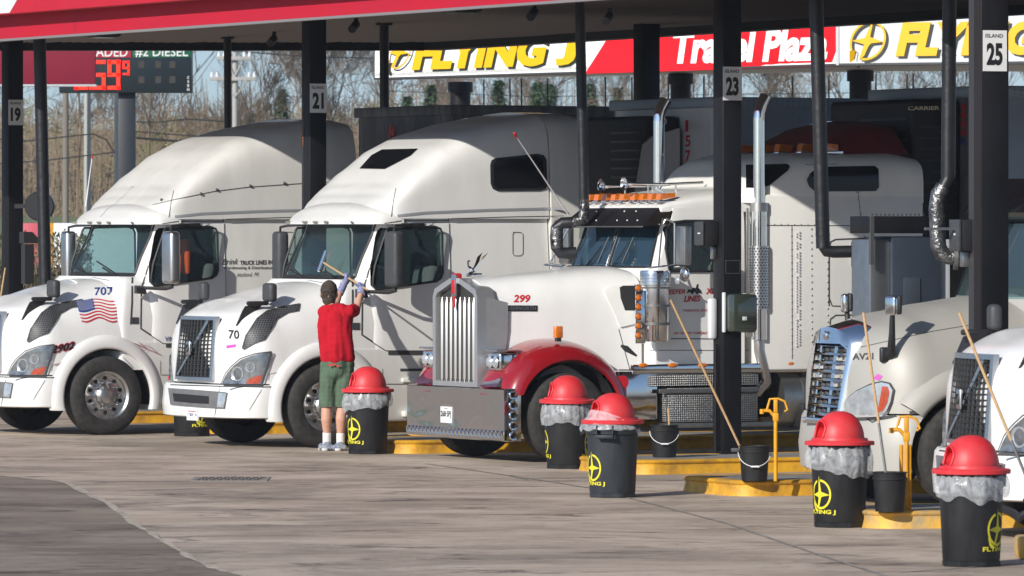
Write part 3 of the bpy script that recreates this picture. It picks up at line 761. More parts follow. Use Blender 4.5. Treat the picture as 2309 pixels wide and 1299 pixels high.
# ------------------------------------------------------------ sleeper truck (bull-nosed hood, tall rounded sleeper)
def lw(o, u, v, z): return (u, -v, z)
def interior(o, seatm, u0=.2, z0=1.0, W=1.05, back=1.15):
    s = MB()
    for v in (.55, -.55):
        s.bbox((back-.5, -v-.25, z0+.15), (back+.02, -v+.25, z0+.42), .05); 
        R_ = Matrix.Translation((back, -v, z0+.35)) @ Matrix.Rotation(radians(12), 4, 'Y')
        s.bbox((-.08, -.24, 0), (.09, .24, .78), .07, 3, R_); s.bbox((-.05, -.13, .80), (.07, .13, 1.0), .05, 3, R_)
    s.obj('seat', seatm, o)
    d = MB(); d.bbox((u0-.05, -W, z0-.02), (u0+.35, W, z0+.86), .08); d.obj('dashboard', 'inter', o)
    st = MB(); pts = [(0, .23*cos(2*pi*i/24), .23*sin(2*pi*i/24)) for i in range(25)]
    R_ = Matrix.Translation((u0+.52, -.55, z0+.92)) @ Matrix.Rotation(radians(-35), 4, 'Y')
    st.tube([R_ @ Vector(p) for p in pts], .017, 8); st.tube([R_ @ Vector((0, -.22, 0)), R_ @ Vector((0, .22, 0))], .02, 8); st.obj('steering_wheel', 'plastic', o)
def glass_grid(fn, vs, zs):
    mb = MB(); pts = [fn(v, z) for z in zs for v in vs]; n = len(vs)
    mb.add(pts, [(j*n+i, j*n+i+1, (j+1)*n+i+1, (j+1)*n+i) for j in range(len(zs)-1) for i in range(n-1)]); return mb
def rrect(u0, z0, u1, z1, r, n=5):
    out = []
    for cx, cz, a in ((u1-r, z1-r, 0), (u0+r, z1-r, 90), (u0+r, z0+r, 180), (u1-r, z0+r, 270)):
        out += [(cx + r*cos(radians(a+90*i/n)), cz + r*sin(radians(a+90*i/n))) for i in range(n+1)]
    return out
def truck_mirror(o, u, v, z0, z1, m, wd=.24, dp=.12, name='mirror'):
    mb = MB(); R_ = Matrix.Translation((u, -v, 0)) @ Matrix.Rotation(radians(8 if v > 0 else -8), 4, 'Z')
    mb.bbox((-dp/2, -wd/2, z0), (dp/2, wd/2, z1), .05, 4, R_); return mb.obj(name, m, o, 50)
def round_truck(fr, name, label, group):
    o = empty(name, (fr.O[0], fr.O[1], 0), fr.th, label, 'truck', group)
    bpy.context.view_layer.update()
    CD, CP = .34, 3.2
    crestH = [(-1.2, 1.44), (-1.04, 1.52), (-.9, 1.60), (-.6, 1.73), (-.2, 1.84), (.2, 1.925), (.45, 1.965)]
    def U0(z): return lerp1([(1.2, .44), (1.97, .46), (2.67, .77)], z)
    def W0(z): return lerp1([(1.2, 1.18), (1.97, 1.17), (2.70, 1.11)], z)
    def cabu(v, z, off=0):
        a = min(1, abs(v)/W0(z)); return U0(z) + CD*(1-max(0, 1-a**CP)**(1/CP)) - off
    hood = dome(1.17, -1.12, .55, 2.7, .22, .75, crestH, 3.4, 5.5, m=18).obj('hood', 'white', o, 50)
    cabb = stack([(.80, .44, 1.175), (1.2, .44, 1.18), (1.97, U0(1.97), W0(1.97)), (2.2, U0(2.2), W0(2.2)), (2.45, U0(2.45), W0(2.45)), (2.70, U0(2.7), W0(2.7))], CD, CP, 2.98)
    cabo = link('cab', cabb.mesh(), ['white', 'inter'], o)
    cowl = stack([(.80, .16, 1.165), (1.45, .16, 1.165), (1.70, .19, 1.14), (1.86, .24, 1.08), (1.955, .30, .98)], .12, 4, .72).obj('cowl', 'white', o, 50)
    cav = stack([(1.15, .50, 1.08), (1.97, .53, 1.08), (2.58, .79, 1.02)], CD, CP, 1.85); cm = cav.mesh()
    cm.materials.append(M['white']); cm.materials.append(M['inter']); cm.polygons.foreach_set('material_index', [1]*len(cm.polygons)); co = bpy.data.objects.new('c', cm); C.objects.link(co)
    WIN = [fr.side(x, y, 1.19) for x, y in [(871,520),(875,514),(980,511),(993,516),(997,526),(998,616),(994,627),(984,634),(856,652),(847,652),(841,643),(841,628),(845,600),(859,556)]]
    def pc(poly, a, b, pl):
        m_ = MB().prism(poly, a, b, pl).mesh(); m_.materials.append(M['white']); m_.materials.append(M['inter']); m_.polygons.foreach_set('material_index', [1]*len(m_.polygons))
        oo = bpy.data.objects.new('c', m_); C.objects.link(oo); return oo
    WSP = [(-.90, 2.05), (-.86, 2.0), (.86, 2.0), (.90, 2.05), (.90, 2.30), (.86, 2.61), (-.86, 2.61), (-.90, 2.30)]
    WSP = [(-a, b) for a, b in WSP]
    cut(cabo, [co, pc(WIN, -1.5, 1.5, 'xz'), pc([(p[0], p[1]) for p in WSP], .1, 1.02, 'yz'), arch_cutter()])
    cut(hood, [arch_cutter()], 50)
    roof = dome(1.16, .62, .5, 2.6, 2.98, 2.67, [(.6, 2.76), (.75, 2.86), (.9, 2.95), (1.05, 3.06), (1.3, 3.28), (1.65, 3.54), (2.0, 3.70), (2.5, 3.83), (3.0, 3.92), (3.5, 3.96)], 6.5, 3.0, m=26).obj('roof_fairing', 'white', o, 60)
    ext = MB(); c = []
    for (u0, u1, W) in ((3.0, 3.5, 1.19),):
        prof = [(W, .9), (W, 2.7), (W*.995, 3.2), (W*.97, 3.55), (W*.90, 3.78), (W*.78, 3.87), (W*.4, 3.93), (0, 3.95)]
        full = prof + [(-a, b) for a, b in prof[::-1]][1:]
        k = len(full); ext.add([(u0, -a, b) for a, b in full] + [(u1, -a, b) for a, b in full], [(i, i+1, k+i+1, k+i) for i in range(k-1)] + [tuple(range(k)), tuple(range(k, 2*k))])
    ext.obj('side_extender', 'white2', o, 50)
    vis = dome(1.15, .47, .46, 3.0, 1.05, 2.605, [(.47, 2.66), (.56, 2.75), (.68, 2.835), (.8, 2.87), (1.05, 2.90)], 2.8, 2.4, m=12).obj('sun_visor', 'white', o, 60)
    for v in (-.85, -.28, 0, .28, .82):
        mk = MB(); a = abs(v)/1.15; uu = .47 + .46*(1-(1-a**3.)**(1/3.)); R_ = Matrix.Translation((uu-.012, -v, 2.628)) @ Matrix.Rotation(-math.copysign(min(1, a**1.4), v)*.55, 4, 'Z')
        mk.bbox((-.008, -.05, -.012), (.008, .05, .014), .004, 1, R_)
        mk.obj('marker_lamp', 'markdim', o)
    # glass
    vs = [-.92 + 1.84*i/24 for i in range(25)]; zs = [1.98 + .645*j/6 for j in range(7)]
    g_ = glass_grid(lambda v, z: (cabu(v, z, .004), -v, z), vs, zs).obj('windshield', 'ws', o, 80)
    ga = MB(); ed = [(v, 1.985) for v in vs] + [(.925-.03*j/5, 1.985+.63*j/5) for j in range(6)]
    ga.tube([(cabu(v, z, .006), -v, z) for v, z in ed], .018, 6); ga.tube([(cabu(-.915, z, .006), .915, z) for z in [1.985+.63*j/5 for j in range(6)]], .018, 6); ga.obj('windshield_seal', 'plastic', g_)
    cl = MB(); 
    n_ = len(vs); pts = [(cabu(v, 1.955, .05), -v, 1.955) for v in vs] + [(cabu(v, 1.99, .012), -v, 1.985) for v in vs]
    pts = [(x-.0, y, z) for x, y, z in pts]; cl.add(pts, [(i, i+1, n_+i+1, n_+i) for i in range(n_-1)]); cl.obj('cowl_strip', 'plastic', o)
    for sgn in (1, -1):
        wg = MB().prism(WIN, -sgn*1.192, -sgn*1.189, 'xz').obj('side_window', 'sg', o)
        t = MB(); t.tube([(u, -sgn*1.195, z) for u, z in WIN + WIN[:1]], .014, 6); t.obj('window_seal', 'plastic', wg)
    # bumper
    bp_ = stack([(.345, -1.20, 1.14), (.36, -1.245, 1.18), (.50, -1.255, 1.19), (.70, -1.235, 1.19), (.735, -1.21, 1.175)], .62, 2.6, -.36).obj('bumper', 'white', o, 40)
    cut(bp_, [arch_cutter()], 40)
    sk = stack([(.30, .30, 1.15), (.33, .28, 1.175), (1.10, .28, 1.18), (1.14, .30, 1.175)], .02, 2, 2.95).obj('side_fairing', 'white2', o, 40)
    cut(sk, [arch_cutter()], 40)
    # fender flare and dark liner
    for sgn in (1, -1):
        fl = MB(); prof = [(.596, 1.10), (.596, 1.195), (.602, 1.215), (.625, 1.225), (.70, 1.215), (.755, 1.185), (.775, 1.12)]
        vs_ = []; n_ = 36; k = len(prof)
        for i in range(n_+1):
            a = radians(-16 + 213*i/n_)
            for r, v in prof:
                z = .47 + r*sin(a); vs_.append((.02 + r*cos(a), -sgn*v, max(z, .31)))
        fl.add(vs_, [(i*k+j, (i+1)*k+j, (i+1)*k+j+1, i*k+j+1) for i in range(n_) for j in range(k-1)]); fl.obj('wheel_flare', 'white', o, 60)
        ln = MB(); vs_ = []
        for i in range(n_+1):
            a = radians(-10 + 200*i/n_); vs_ += [(.02 + .59*cos(a), -sgn*1.16, .47 + .59*sin(a)), (.02 + .59*cos(a), -sgn*.5, .47 + .59*sin(a))]
        vs_ += [(.02, -sgn*.5, .47)]
        ln.add(vs_, [(2*i, 2*i+1, 2*i+3, 2*i+2) for i in range(n_)] + [(2*i+1, 2*i+3, len(vs_)-1) for i in range(n_)]); ln.obj('wheel_well', 'dark', o)
        wheel(o, 0, sgn*1.215, .488, sgn)
    un = MB(); un.box((-1.0, -.8, .42), (3.4, .8, .8)); un.box((-.15, -1.0, .4), (.15, 1.0, .6)); un.box((3.4, -.45, .7), (9, .45, .95)); un.obj('chassis', 'dark', o)
    interior(o, 'seat', .62, 1.0, 1.0, 1.52)
    # grille
    gb, gt_, wb, wt = (-1.165, .80), (-1.10, 1.505), .475, .45
    def gp(a, b, off=0):   # a -1..1 across, b 0..1 up
        u = gb[0] + (gt_[0]-gb[0])*b + .05*a*a*(1) - off; z = gb[1] + (gt_[1]-gb[1])*b; return (u, -a*(wb + (wt-wb)*b), z)
    gr = MB(); A_ = [-1, -.66, -.33, 0, .33, .66, 1]
    def strip(mb, P, Q, dp=.02):
        P = [Vector(p) for p in P]; Q = [Vector(p) for p in Q]; n = len(P); D = Vector((dp, 0, 0))
        vs = P + Q + [p + D for p in P] + [q + D for q in Q]
        fs = [(i, i+1, n+i+1, n+i) for i in range(n-1)] + [(i, 2*n+i, 2*n+i+1, i+1) for i in range(n-1)] + [(n+i, n+i+1, 3*n+i+1, 3*n+i) for i in range(n-1)] + [(0, n, 3*n, 2*n), (n-1, 3*n-1, 4*n-1, 2*n-1)]
        mb.add(vs, fs)
    strip(gr, [gp(a, .0, -.01) for a in A_], [gp(a, 1, -.01) for a in A_]); go = gr.obj('grille', 'dark', o)
    fr_ = MB(); e = .055
    strip(fr_, [gp(a*1.06, -.03, .03) for a in A_], [gp(a*1.06, .02, .03) for a in A_], .05); strip(fr_, [gp(a*1.06, .97, .03) for a in A_], [gp(a*1.06, 1.03, .03) for a in A_], .05)
    for sg in (-1, 1): strip(fr_, [gp(sg*1.07, -.02, .03), gp(sg*.97, -.02, .03)], [gp(sg*1.07, 1.02, .03), gp(sg*.97, 1.02, .03)], .05)
    fr_.obj('grille_frame', 'alu', go)
    bars = MB()
    for i in range(15): b = .03 + .94*i/14.; strip(bars, [gp(a, b-.012, .015) for a in A_], [gp(a, b+.006, .028) for a in A_], .025)
    for i in range(11):
        a = -.92 + 1.84*i/10; strip(bars, [gp(a-.018, .0, .018), gp(a+.018, .0, .018)], [gp(a-.018, 1, .018), gp(a+.018, 1, .018)], .02)
    bars.obj('grille_bar', 'gplastic', go)
    dg_ = MB(); strip(dg_, [gp(-.80, .06, .045), gp(-.72, .03, .045)], [gp(.72, .97, .045), gp(.80, .94, .045)], .02); dg_.obj('diagonal_bar', 'alu', go)
    em = MB(); em.bbox((-.03, -.05, -.085), (.0, .05, .085), .02, 3, Matrix.Translation(gp(0, .5, .05))); eo = em.obj('emblem', 'alu', go)
    ring = MB(); ring.tube([Vector(gp(0, .5, .083)) + Vector((0, .028*cos(2*pi*i/16), .04*sin(2*pi*i/16))) for i in range(17)], .006, 6); ring.obj('emblem_ring', 'plastic', go)
    # details traced on the body
    S = Surf([hood, cowl, cabo, bp_, sk, roof, vis])
    SH = Surf([hood])
    hl = patch('headlight', SH, [(504,866),(510,852),(517,840),(530,825),(547,811),(575,800),(609,794),(608,806),(598,835),(588,866)], 'lens', o, off=.008, thick=.02, cell=8)
    patch('turn_lamp', SH, [(557,865),(564,853),(592,845),(586,865)], 'amberred', hl, off=.031, cell=7)
    hr = MB(); ribbon(hr, SH, [(504,869),(590,869),(599,837),(611,794)], 4, o, .033, 8); ribbon(hr, SH, [(611,793),(575,798),(545,809),(526,826),(513,842),(502,868)], 2.5, o, .033, 8); hr.obj('headlight_trim', 'gplastic', hl)
    lm = MB()
    for (x, y, r) in ((538, 843, .085), (566, 828, .06)):
        l, n_ = SH.hit(x, y); l = wm(o).inverted() @ l; nn = (wm(o).inverted().to_3x3() @ n_).normalized()
        lm.lathe([(.0, .012), (r*.6, .02), (r, .034), (r*1.04, .030)], 20, M4=Matrix.Translation(l) @ nn.to_track_quat('Z', 'Y').to_matrix().to_4x4())
    lm.obj('reflector', 'lens2', hl)
    # mirrored far headlight
    me = hl.data.copy(); 
    for v in me.vertices: v.co.y = -v.co.y
    me.flip_normals(); fh = bpy.data.objects.new('headlight', me); C.objects.link(fh); fh.parent = o
    vp = [(676,686),(673,702),(650,706),(625,720),(612,742),(597,766),(575,774),(551,788),(547,785),(555,757),(580,719),(602,702),(640,692)]
    ve = patch('hood_vent', SH, vp, 'plastic', o, off=.006, cell=8)
    vm = MB()
    for k in range(22):
        x = 556 + k*5.6
        seg = [(x+ (yy-790)*-.35, yy) for yy in range(684, 792, 6)]
        run = [q for q in seg if inside(q, vp)]
        if len(run) > 1: ribbon(vm, SH, run, 1.1, o, .010, 8)
    for k in range(22):
        yy = 688 + k*4.8; run = [(x, yy) for x in range(548, 678, 6) if inside((x, yy), vp)]
        if len(run) > 1: ribbon(vm, SH, run, 1.1, o, .010, 8)
    vm.obj('vent_mesh', mat('vent_mesh_grey', (.14, .145, .15), .5), ve)
    vt = MB(); ribbon(vt, SH, vp + vp[:1], 2.6, o, .011, 6); vt.obj('vent_trim', 'gplastic', ve)
    DOOR = [(873,507),(862,520),(849,545),(838,585),(828,625),(819,650),(817,665),(816,755),(869,790),(1018,790),(1013,560),(1011,503),(960,504)]
    door = patch('door', Surf([cabo, sk]), DOOR, 'white', o, off=.001, thick=.012, cell=14, holes=[[(871,520),(875,514),(980,511),(993,516),(997,526),(998,616),(994,627),(984,634),(856,652),(847,652),(841,643),(841,628),(845,600),(859,556)]])
    sm = MB(); ribbon(sm, S, DOOR + DOOR[:1], 4, o, .003, 10)
    ribbon(sm, S, [(795,622),(795,690),(792,745)], 4.5, o, .004); ribbon(sm, S, [(893,425),(887,455),(882,489)], 1.6, o, .004)
    ribbon(sm, S, [(867,504),(905,498),(1010,498)], 2, o, .004); ribbon(sm, S, [(1016,493),(1150,489),(1271,487)], 1.6, o, .004); ribbon(sm, S, [(1011,500),(1011,492)], 2, o, .004)
    ribbon(sm, S, [(385,868),(508,872),(590,873),(664,873)], 2.6, o, .006); ribbon(sm, S, [(666,640),(700,633),(740,640)], 1.2, o, .004)
    ribbon(sm, S, [(484,941),(496,873)], 1.8, o, .005); ribbon(sm, S, [(594,872),(574,905),(562,925)], 1.0, o, .005)
    ribbon(sm, S, [(602,869),(608,843),(648,837),(642,865)], 1.0, o, .005)
    ribbon(sm, S, [(1156,524),(1166,524),(1173,524),(1179,528),(1179,572),(1174,577),(1160,577),(1156,572),(1156,528),(1160,524)], 1.5, o, .005, 5)
    ribbon(sm, S, [(760,810),(790,840),(816,870)], 1.2, o, .005)
    ribbon(sm, S, [(902,834),(985,834)], 6, o, .006); ribbon(sm, S, [(862,832),(862,866),(985,866)], 1.3, o, .006); ribbon(sm, S, [(875,796),(1018,796)], 9, o, .006)  # wide dark strips paint the shade in the step recesses
    sm.obj('panel_seam', 'seam', o)
    sg_ = MB(); ribbon(sg_, S, [(896,487),(960,480),(1100,474),(1268,470)], 6, o, .006); sg_.obj('roof_gutter', mat('gutter_grey', (.30, .31, .33), .4), o)
    st = MB(); st.bbox((1.0, -1.27, .345), (2.3, -1.16, .42), .02); st.bbox((1.0, -1.22, .75), (2.9, -1.16, .80), .012); st.obj('step', 'white2', o)
    patch('vent_badge', S, [(795,728),(811,728),(811,744),(795,744)], 'gplastic', o, off=.006)
    # bumper centre
    SB = Surf([bp_])
    bgp = patch('bumper_centre', SB, [(382,875),(440,879),(508,884),(514,886),(508,921),(486,920),(440,917),(387,912)], 'bgrey', bp_, off=.006, thick=.012, cell=9)
    patch('air_inlet', SB, [(393,887),(430,890),(474,894),(474,911),(436,909),(396,905)], 'dark', bgp, off=.022, cell=9)
    patch('fog_lamp', SB, [(496,886),(513,888),(507,919),(492,918)], 'lens2', bgp, off=.023, cell=7)
    # mirrors
    MZ = [fr.side(889, y, 1.5)[1] for y in (522, 648)]; MU = fr.side(889, 585, 1.5)[0]
    for sg in (1, -1):
        mi = truck_mirror(o, MU, sg*1.50, MZ[1], MZ[0], 'gplastic', .25, .15, 'door_mirror')
        ar = MB(); ar.tube([(MU+.02, -sg*1.50, MZ[1]+.02), (MU+.02, -sg*1.50, MZ[1]-.04), (MU-.05, -sg*1.46, MZ[1]-.06), (MU-.25, -sg*1.25, MZ[1]-.05)], .022, 8)
        ar.obj('arm', 'plastic', mi); ar = MB()
        ar.tube([(MU, -sg*1.5, MZ[0]-.02), (MU, -sg*1.5, MZ[0]+.05), (MU+.05, -sg*1.4, MZ[0]+.07), (MU+.4, -sg*1.2, MZ[0]+.085)], .016, 8)
        ar.bbox((MU+.25, -sg*1.2-.03, MZ[0]+.05), (MU+.55, -sg*1.2+.03, MZ[0]+.10), .015)
        ar.add([(MU-.36, -sg*1.20, MZ[1]-.02), (MU-.24, -sg*1.20, MZ[1]-.02), (MU-.22, -sg*1.20, MZ[1]-.13), (MU-.36, -sg*1.20, MZ[1]-.12), (MU-.36, -sg*1.26, MZ[1]-.04), (MU-.24, -sg*1.27, MZ[1]-.04), (MU-.22, -sg*1.27, MZ[1]-.12), (MU-.35, -sg*1.26, MZ[1]-.11)], [(0,1,2,3), (4,5,6,7), (0,1,5,4), (1,2,6,5), (2,3,7,6), (3,0,4,7)])
        ar.obj('arm', 'plastic', mi)
    l, n_ = SH.hit(548, 712); L = wm(o).inverted() @ l
    for sg in (1, -1):
        hm = MB(); y = L.y if sg > 0 else -L.y; dy = -.10*sg
        R_ = Matrix.Translation((L.x+.30, y + dy, L.z+.18)) @ Matrix.Rotation(radians(10*sg), 4, 'Z')
        hm.bbox((-.06, -.10, -.02), (.05, .10, .20), .045, 4, R_)
        mo = hm.obj('hood_mirror', 'gplastic', o, 50)
        st = MB(); st.add([(L.x-.10, y, L.z-.12), (L.x+.03, y, L.z-.07), (L.x+.10, y+.02*sg, L.z+.06), (L.x+.0, y+.02*sg, L.z+.06), (L.x-.10, y+dy*.4, L.z-.11), (L.x+.03, y+dy*.4, L.z-.06), (L.x+.26, y+dy*.8, L.z+.17), (L.x+.0, y+dy*.5, L.z+.11)], [(0,1,2,3), (4,5,6,7), (0,1,5,4), (1,2,6,5), (2,3,7,6), (3,0,4,7)])
        st.bbox((L.x+.0, y+dy-.03, L.z+.12), (L.x+.28, y+dy+.03, L.z+.17), .02); st.obj('mirror_stalk', 'plastic', mo, 40)
    wp = MB()
    for (a, b) in (((.55), (.10)), ((-.25), (-.75))):
        p0 = Vector((cabu(a, 1.97, .03), -a, 1.96)); p1 = Vector((cabu(b, 2.08, .03), -b, 2.06)); wp.tube([p0, p1], .012, 6); wp.tube([Vector((cabu(b+.38, 2.02, .03), -b-.38, 2.0)), Vector((cabu(b-.25, 2.16, .03), -b+.25, 2.14))], .010, 6)
    wp.obj('wiper', 'plastic', o)
    return o, dict(hood=hood, cab=cabo, bumper=bp_, roof=roof, vis=vis, sk=sk, S=S)
def arch_cutter():
    """both wheel arches, dark inside"""
    mb = MB()
    for sg in (1, -1): mb.cyl((.02, sg*.52, .47), (.02, sg*1.4, .47), .598, n=48)
    me = mb.mesh(); o = bpy.data.objects.new('c', me); C.objects.link(o); return o
f70 = Fr(735, 1010, 28.4)
t70, d70 = round_truck(f70, 'semi_truck', 'white sleeper truck numbered 70 being washed by the man in red', 'semi trucks parked at the fuel islands')
# the two sisters share its meshes
f707 = Fr(240, 981, 29.0)
t707 = copy_tree(t70); t707.location = (f707.O[0], f707.O[1], 0); t707.rotation_euler = (0, 0, f707.th)
tag(t707, 'dusty white sleeper truck with flag decal and 707 on its hood, farthest left')
tL = copy_tree(t70); tL.location = (4.83, 51.3, 0); tL.rotation_euler = (0, 0, radians(15.2))
tag(tL, 'white truck nose with dark grille cut off by the right edge behind the nearest bin')
bpy.context.view_layer.update()
def kid(root, name): return [x for x in bpy.data.objects if x.parent == root and x.name.split('.')[0] == name]
# 707 has chrome door mirrors and a worn coat
for x in kid(t707, 'door_mirror'): x.data = x.data.copy(); x.data.materials.clear(); x.data.materials.append(M['alu'])
for nm_ in ('cab', 'roof_fairing'):
    for x in kid(t707, nm_): x.data = x.data.copy(); x.data.materials[0] = M['white2']
    for x in kid(tL, nm_): x.data = x.data
# --- truck 70 own marks
S = d70['S']; SR = Surf([d70['roof']])
sw = patch('sleeper_window', SR, [(1105,372),(1108,362),(1116,357),(1210,347),(1225,350),(1231,360),(1233,418),(1228,427),(1216,430),(1122,431),(1111,426),(1106,414)], 'plastic', t70, off=.004, thick=.01, cell=10)
patch('pane', SR, [(1112,370),(1118,362),(1208,353),(1222,358),(1226,415),(1218,423),(1122,425),(1113,417)], 'bg', sw, off=.018, cell=10)
patch('skylight', SR, [(811,381),(838,351),(862,338),(943,336),(926,352),(868,382)], 'bg', t70, off=.008, cell=9)
textpx('fleet_number', S, '70', (516,764), (540,765), 20, 'ink', t70, .02)
stk = patch('sticker', S, [(511,779),(532,776),(533,789),(512,792)], 'ltwhite', t70, off=.004, cell=5); patch('sticker_top', S, [(511,779),(532,776),(532.5,783),(511.5,786)], 'pink', stk, off=.006, cell=5)
textpx('small_print', S, 'FIRE EXTINGUISHER', (958,792), (1000,792), 4, 'seam', t70)
SB = Surf([d70['bumper']])
pl = patch('licence_plate', SB, [(424,921),(448,923),(449,948),(425,947)], 'plate', d70['bumper'], off=.012, thick=.01, cell=6)
textpx('plate_number', SB, 'WP50110', (426,942), (447,943), 11, 'inkblue', d70['bumper'], .0, off=.026)
textpx('plate_state', SB, '~~~', (428,928), (445,929), 3, 'inkred', d70['bumper'], .0, off=.026)
def whip(parent, p0, p1, tip='inkred', r=.008, m='ltwhite'):
    mb = MB(); mb.cyl(p0, p1, r, r*.6, n=6); a = mb.obj('antenna', m, parent); d = (Vector(p1)-Vector(p0)); q = Vector(p0)+d*.955; MB().cyl(q, p1, r*1.6, n=6).obj('antenna_tip', tip, a)
inv = wm(t707).inverted(); whip(t707, inv @ at(193, 466, 78), inv @ at(208, 352, 78))
# --- truck 707 own marks
S7 = Surf(kid(t707, 'hood') + kid(t707, 'cowl') + kid(t707, 'cab') + kid(t707, 'side_fairing') + kid(t707, 'bumper') + kid(t707, 'door'))
textpx('hood_number', S7, '707', (213,667), (254,665), 18, 'inkblue', t707, .015)
textpx('number_outline', S7, '2902', (113,800), (166,789), 21, 'inkred', t707, .055, .25, off=.009); textpx('fender_number', S7, '2902', (115,798), (165,787), 17, 'ink', t707, .03, .25, off=.012)
textpx('owner_name', S7, 'Brink', (500,597), (535,596), 13, 'ink', t707, .0, .35); textpx('owner_name', S7, 'TRUCK LINES INC.', (541,598), (623,596), 10, 'ink', t707, .02)
textpx('owner_line', S7, 'Warehousing & Distribution', (503,609), (614,609), 8.5, 'ink', t707, .012); textpx('owner_town', S7, 'Holland, Mi.', (533,626), (583,624), 10, 'ink', t707, 0, .35)
textpx('vin_text', S7, 'VIN 9', (372,770), (400,770), 11, 'inkblue', t707, .01)
def flag(parent, S):
    def W(a, b):  # a 0..1 along, b 0..1 down
        x = 170 + 92*a; wob = 5*sin(a*8.2 + .6); return (x + 14*b*(1-a*.9), 676 - 6*a + wob*(.5+.5*b) + 47*b + (a*6))
    for nm_, cells, m_, off in (('flag', None, 'ltwhite', .004),):
        ring = [W(i/20, 0) for i in range(21)] + [W(1, j/6) for j in range(1, 7)] + [W(1-i/20, 1) for i in range(1, 21)] + [W(0, 1-j/6) for j in range(1, 6)]
        fo = patch('flag_decal', S, ring, m_, parent, off=off, cell=5)
    st = MB(); hwp = 47/13/2
    for k in range(0, 13, 2):
        a0 = .42 if k < 7 else 0
        ribbon(st, S, [W(a0 + (1-a0)*i/16, (k+.5)/13) for i in range(17)], 3.4, parent, .007, 5)
    st.obj('stripe', 'inkred', fo)
    patch('canton', S, [W(.42*i/8, 0) for i in range(9)] + [W(.42, j/4*7/13) for j in range(1, 5)] + [W(.42*(1-i/8), 7/13) for i in range(1, 9)] + [W(0, 7/13*(1-j/4)) for j in range(1, 4)], 'inkblue', fo, off=.009, cell=5)
    sp = MB(); inv = wm(parent).inverted()
    for r in range(6):
        for c in range(7):
            x, y = W(.03 + .055*c + (.027 if r % 2 else 0), (.7 + r)/13); l, n = S.hit(x, y)
            if l: 
                nn = inv.to_3x3() @ n; q = inv @ (l + n*.012); t = nn.orthogonal().normalized(); b_ = nn.cross(t).normalized()
                sp.add([q + (t*cos(a*2*pi/5) + b_*sin(a*2*pi/5))*.0075 for a in range(5)], [(0,1,2,3,4)])
    sp.obj('star', 'ltwhite', fo)
flag(t707, S7)
pin = MB()
ribbon(pin, S7, [(120,822),(150,815),(190,785),(230,768),(262,766),(290,770),(320,782),(362,800)], 1.2, t707, .02, 6); ribbon(pin, S7, [(310,770),(330,788),(318,792),(312,778),(335,780),(352,795)], 1.0, t707, .02, 5)
pin.obj('pinstripe', mat('pinstripe_red', (.35, .12, .12), .5), t707)
rv = MB()
S7r = Surf(kid(t707, 'roof_fairing'))
for x, y in [(365,452),(452,437),(488,428),(563,419),(640,413)]:
    l, n = S7r.hit(x, y)
    if l: rv.ball(inv @ (l + n*.01), .02, 8)
s2 = MB(); ribbon(s2, S7r, [(345,462),(400,449),(480,432),(560,422),(676,414),(760,410)], 1.6, t707, .005); s2.obj('fairing_seam', 'seam', t707); rv.obj('fairing_bolt', 'steel', t707)
# orange safety vest hung on the seat of the left truck
vst = MB(); vst.bbox((1.30, -.80, 1.98), (1.36, -.42, 2.42), .03); vo = vst.obj('safety_vest', 'hvis', None); vo.location = t707.location; vo.rotation_euler = t707.rotation_euler
tag(vo, 'orange safety vest hanging over a seat inside the leftmost truck', 'vest')
# ------------------------------------------------------------ long nosed conventional truck
fK = Fr(1283, 1043, 27.3)
tK = empty('conventional_truck', (fK.O[0], fK.O[1], 0), fK.th, 'long nosed truck with chrome bumper, tall chrome grille, dark red fenders and twin stacks', 'truck', 'semi trucks parked at the fuel islands')
def loft(secs, closed=True):
    """sections (u, W, zb, zt, n) as half super-ellipses standing on a flat bottom"""
    mb = MB(); vs = []; m_ = 26; k = m_ + 1 + 2
    for u, W, zb, zt, n, zs in secs:
        vs.append((u, -W, zb))
        for j in range(m_+1):
            a = pi*j/m_; cc = math.copysign(abs(cos(a))**(2/n), cos(a)); ss = abs(sin(a))**(2/n)
            vs.append((u, -W*cc, zs + (zt-zs)*ss))
        vs.append((u, W, zb))
    fs = [(i*k+j, i*k+(j+1) % k, (i+1)*k+(j+1) % k, (i+1)*k+j) for i in range(len(secs)-1) for j in range(k)]
    fs += [tuple(range(k)), tuple(range((len(secs)-1)*k, len(secs)*k))]
    return mb.add(vs, fs)
hs = []
for i in range(15):
    t = i/14; u = -.66 + 1.74*t
    W = .53 + .34*t**1.1; zt = 2.0 + .135*min(1, t*1.15)**.9 - (.03 if t > .93 else 0)
    hs.append((u, W, .86 + .10*t, zt, 3.0 + 1.2*t, 1.45 + .1*t))
hoodK = loft(hs).obj('hood', 'white', tK, 50)
# cab, roof, sleeper
cabK = link('cab', stack([(.96, 1.10, 1.02), (2.05, 1.10, 1.02), (2.12, 1.13, 1.02), (2.62, 1.30, 1.01), (2.78, 1.34, .99)], .10, 3, 2.3).mesh(), ['white', 'inter'], tK, 40)
def cutm(me):
    me.materials.append(M['white']); me.materials.append(M['inter']); me.polygons.foreach_set('material_index', [1]*len(me.polygons)); o = bpy.data.objects.new('c', me); C.objects.link(o); return o
WK = [fK.side(x, y, 1.02) for x, y in [(1512,502),(1545,498),(1612,498),(1628,503),(1632,520),(1632,612),(1508,612),(1500,560),(1503,515)]]
WSK = [[(-.90, 2.15), (-.04, 2.15), (-.04, 2.60), (-.84, 2.60)], [(.04, 2.15), (.90, 2.15), (.84, 2.60), (.04, 2.60)]]
cut(cabK, [cutm(stack([(1.3, 1.18, .97), (2.12, 1.20, .97), (2.70, 1.42, .93)], .05, 3, 2.22).mesh()), cutm(MB().prism(WK, -1.3, 1.3, 'xz').mesh())] + [cutm(MB().prism([(-a, b) for a, b in w_], .9, 1.6, 'yz').mesh()) for w_ in WSK])
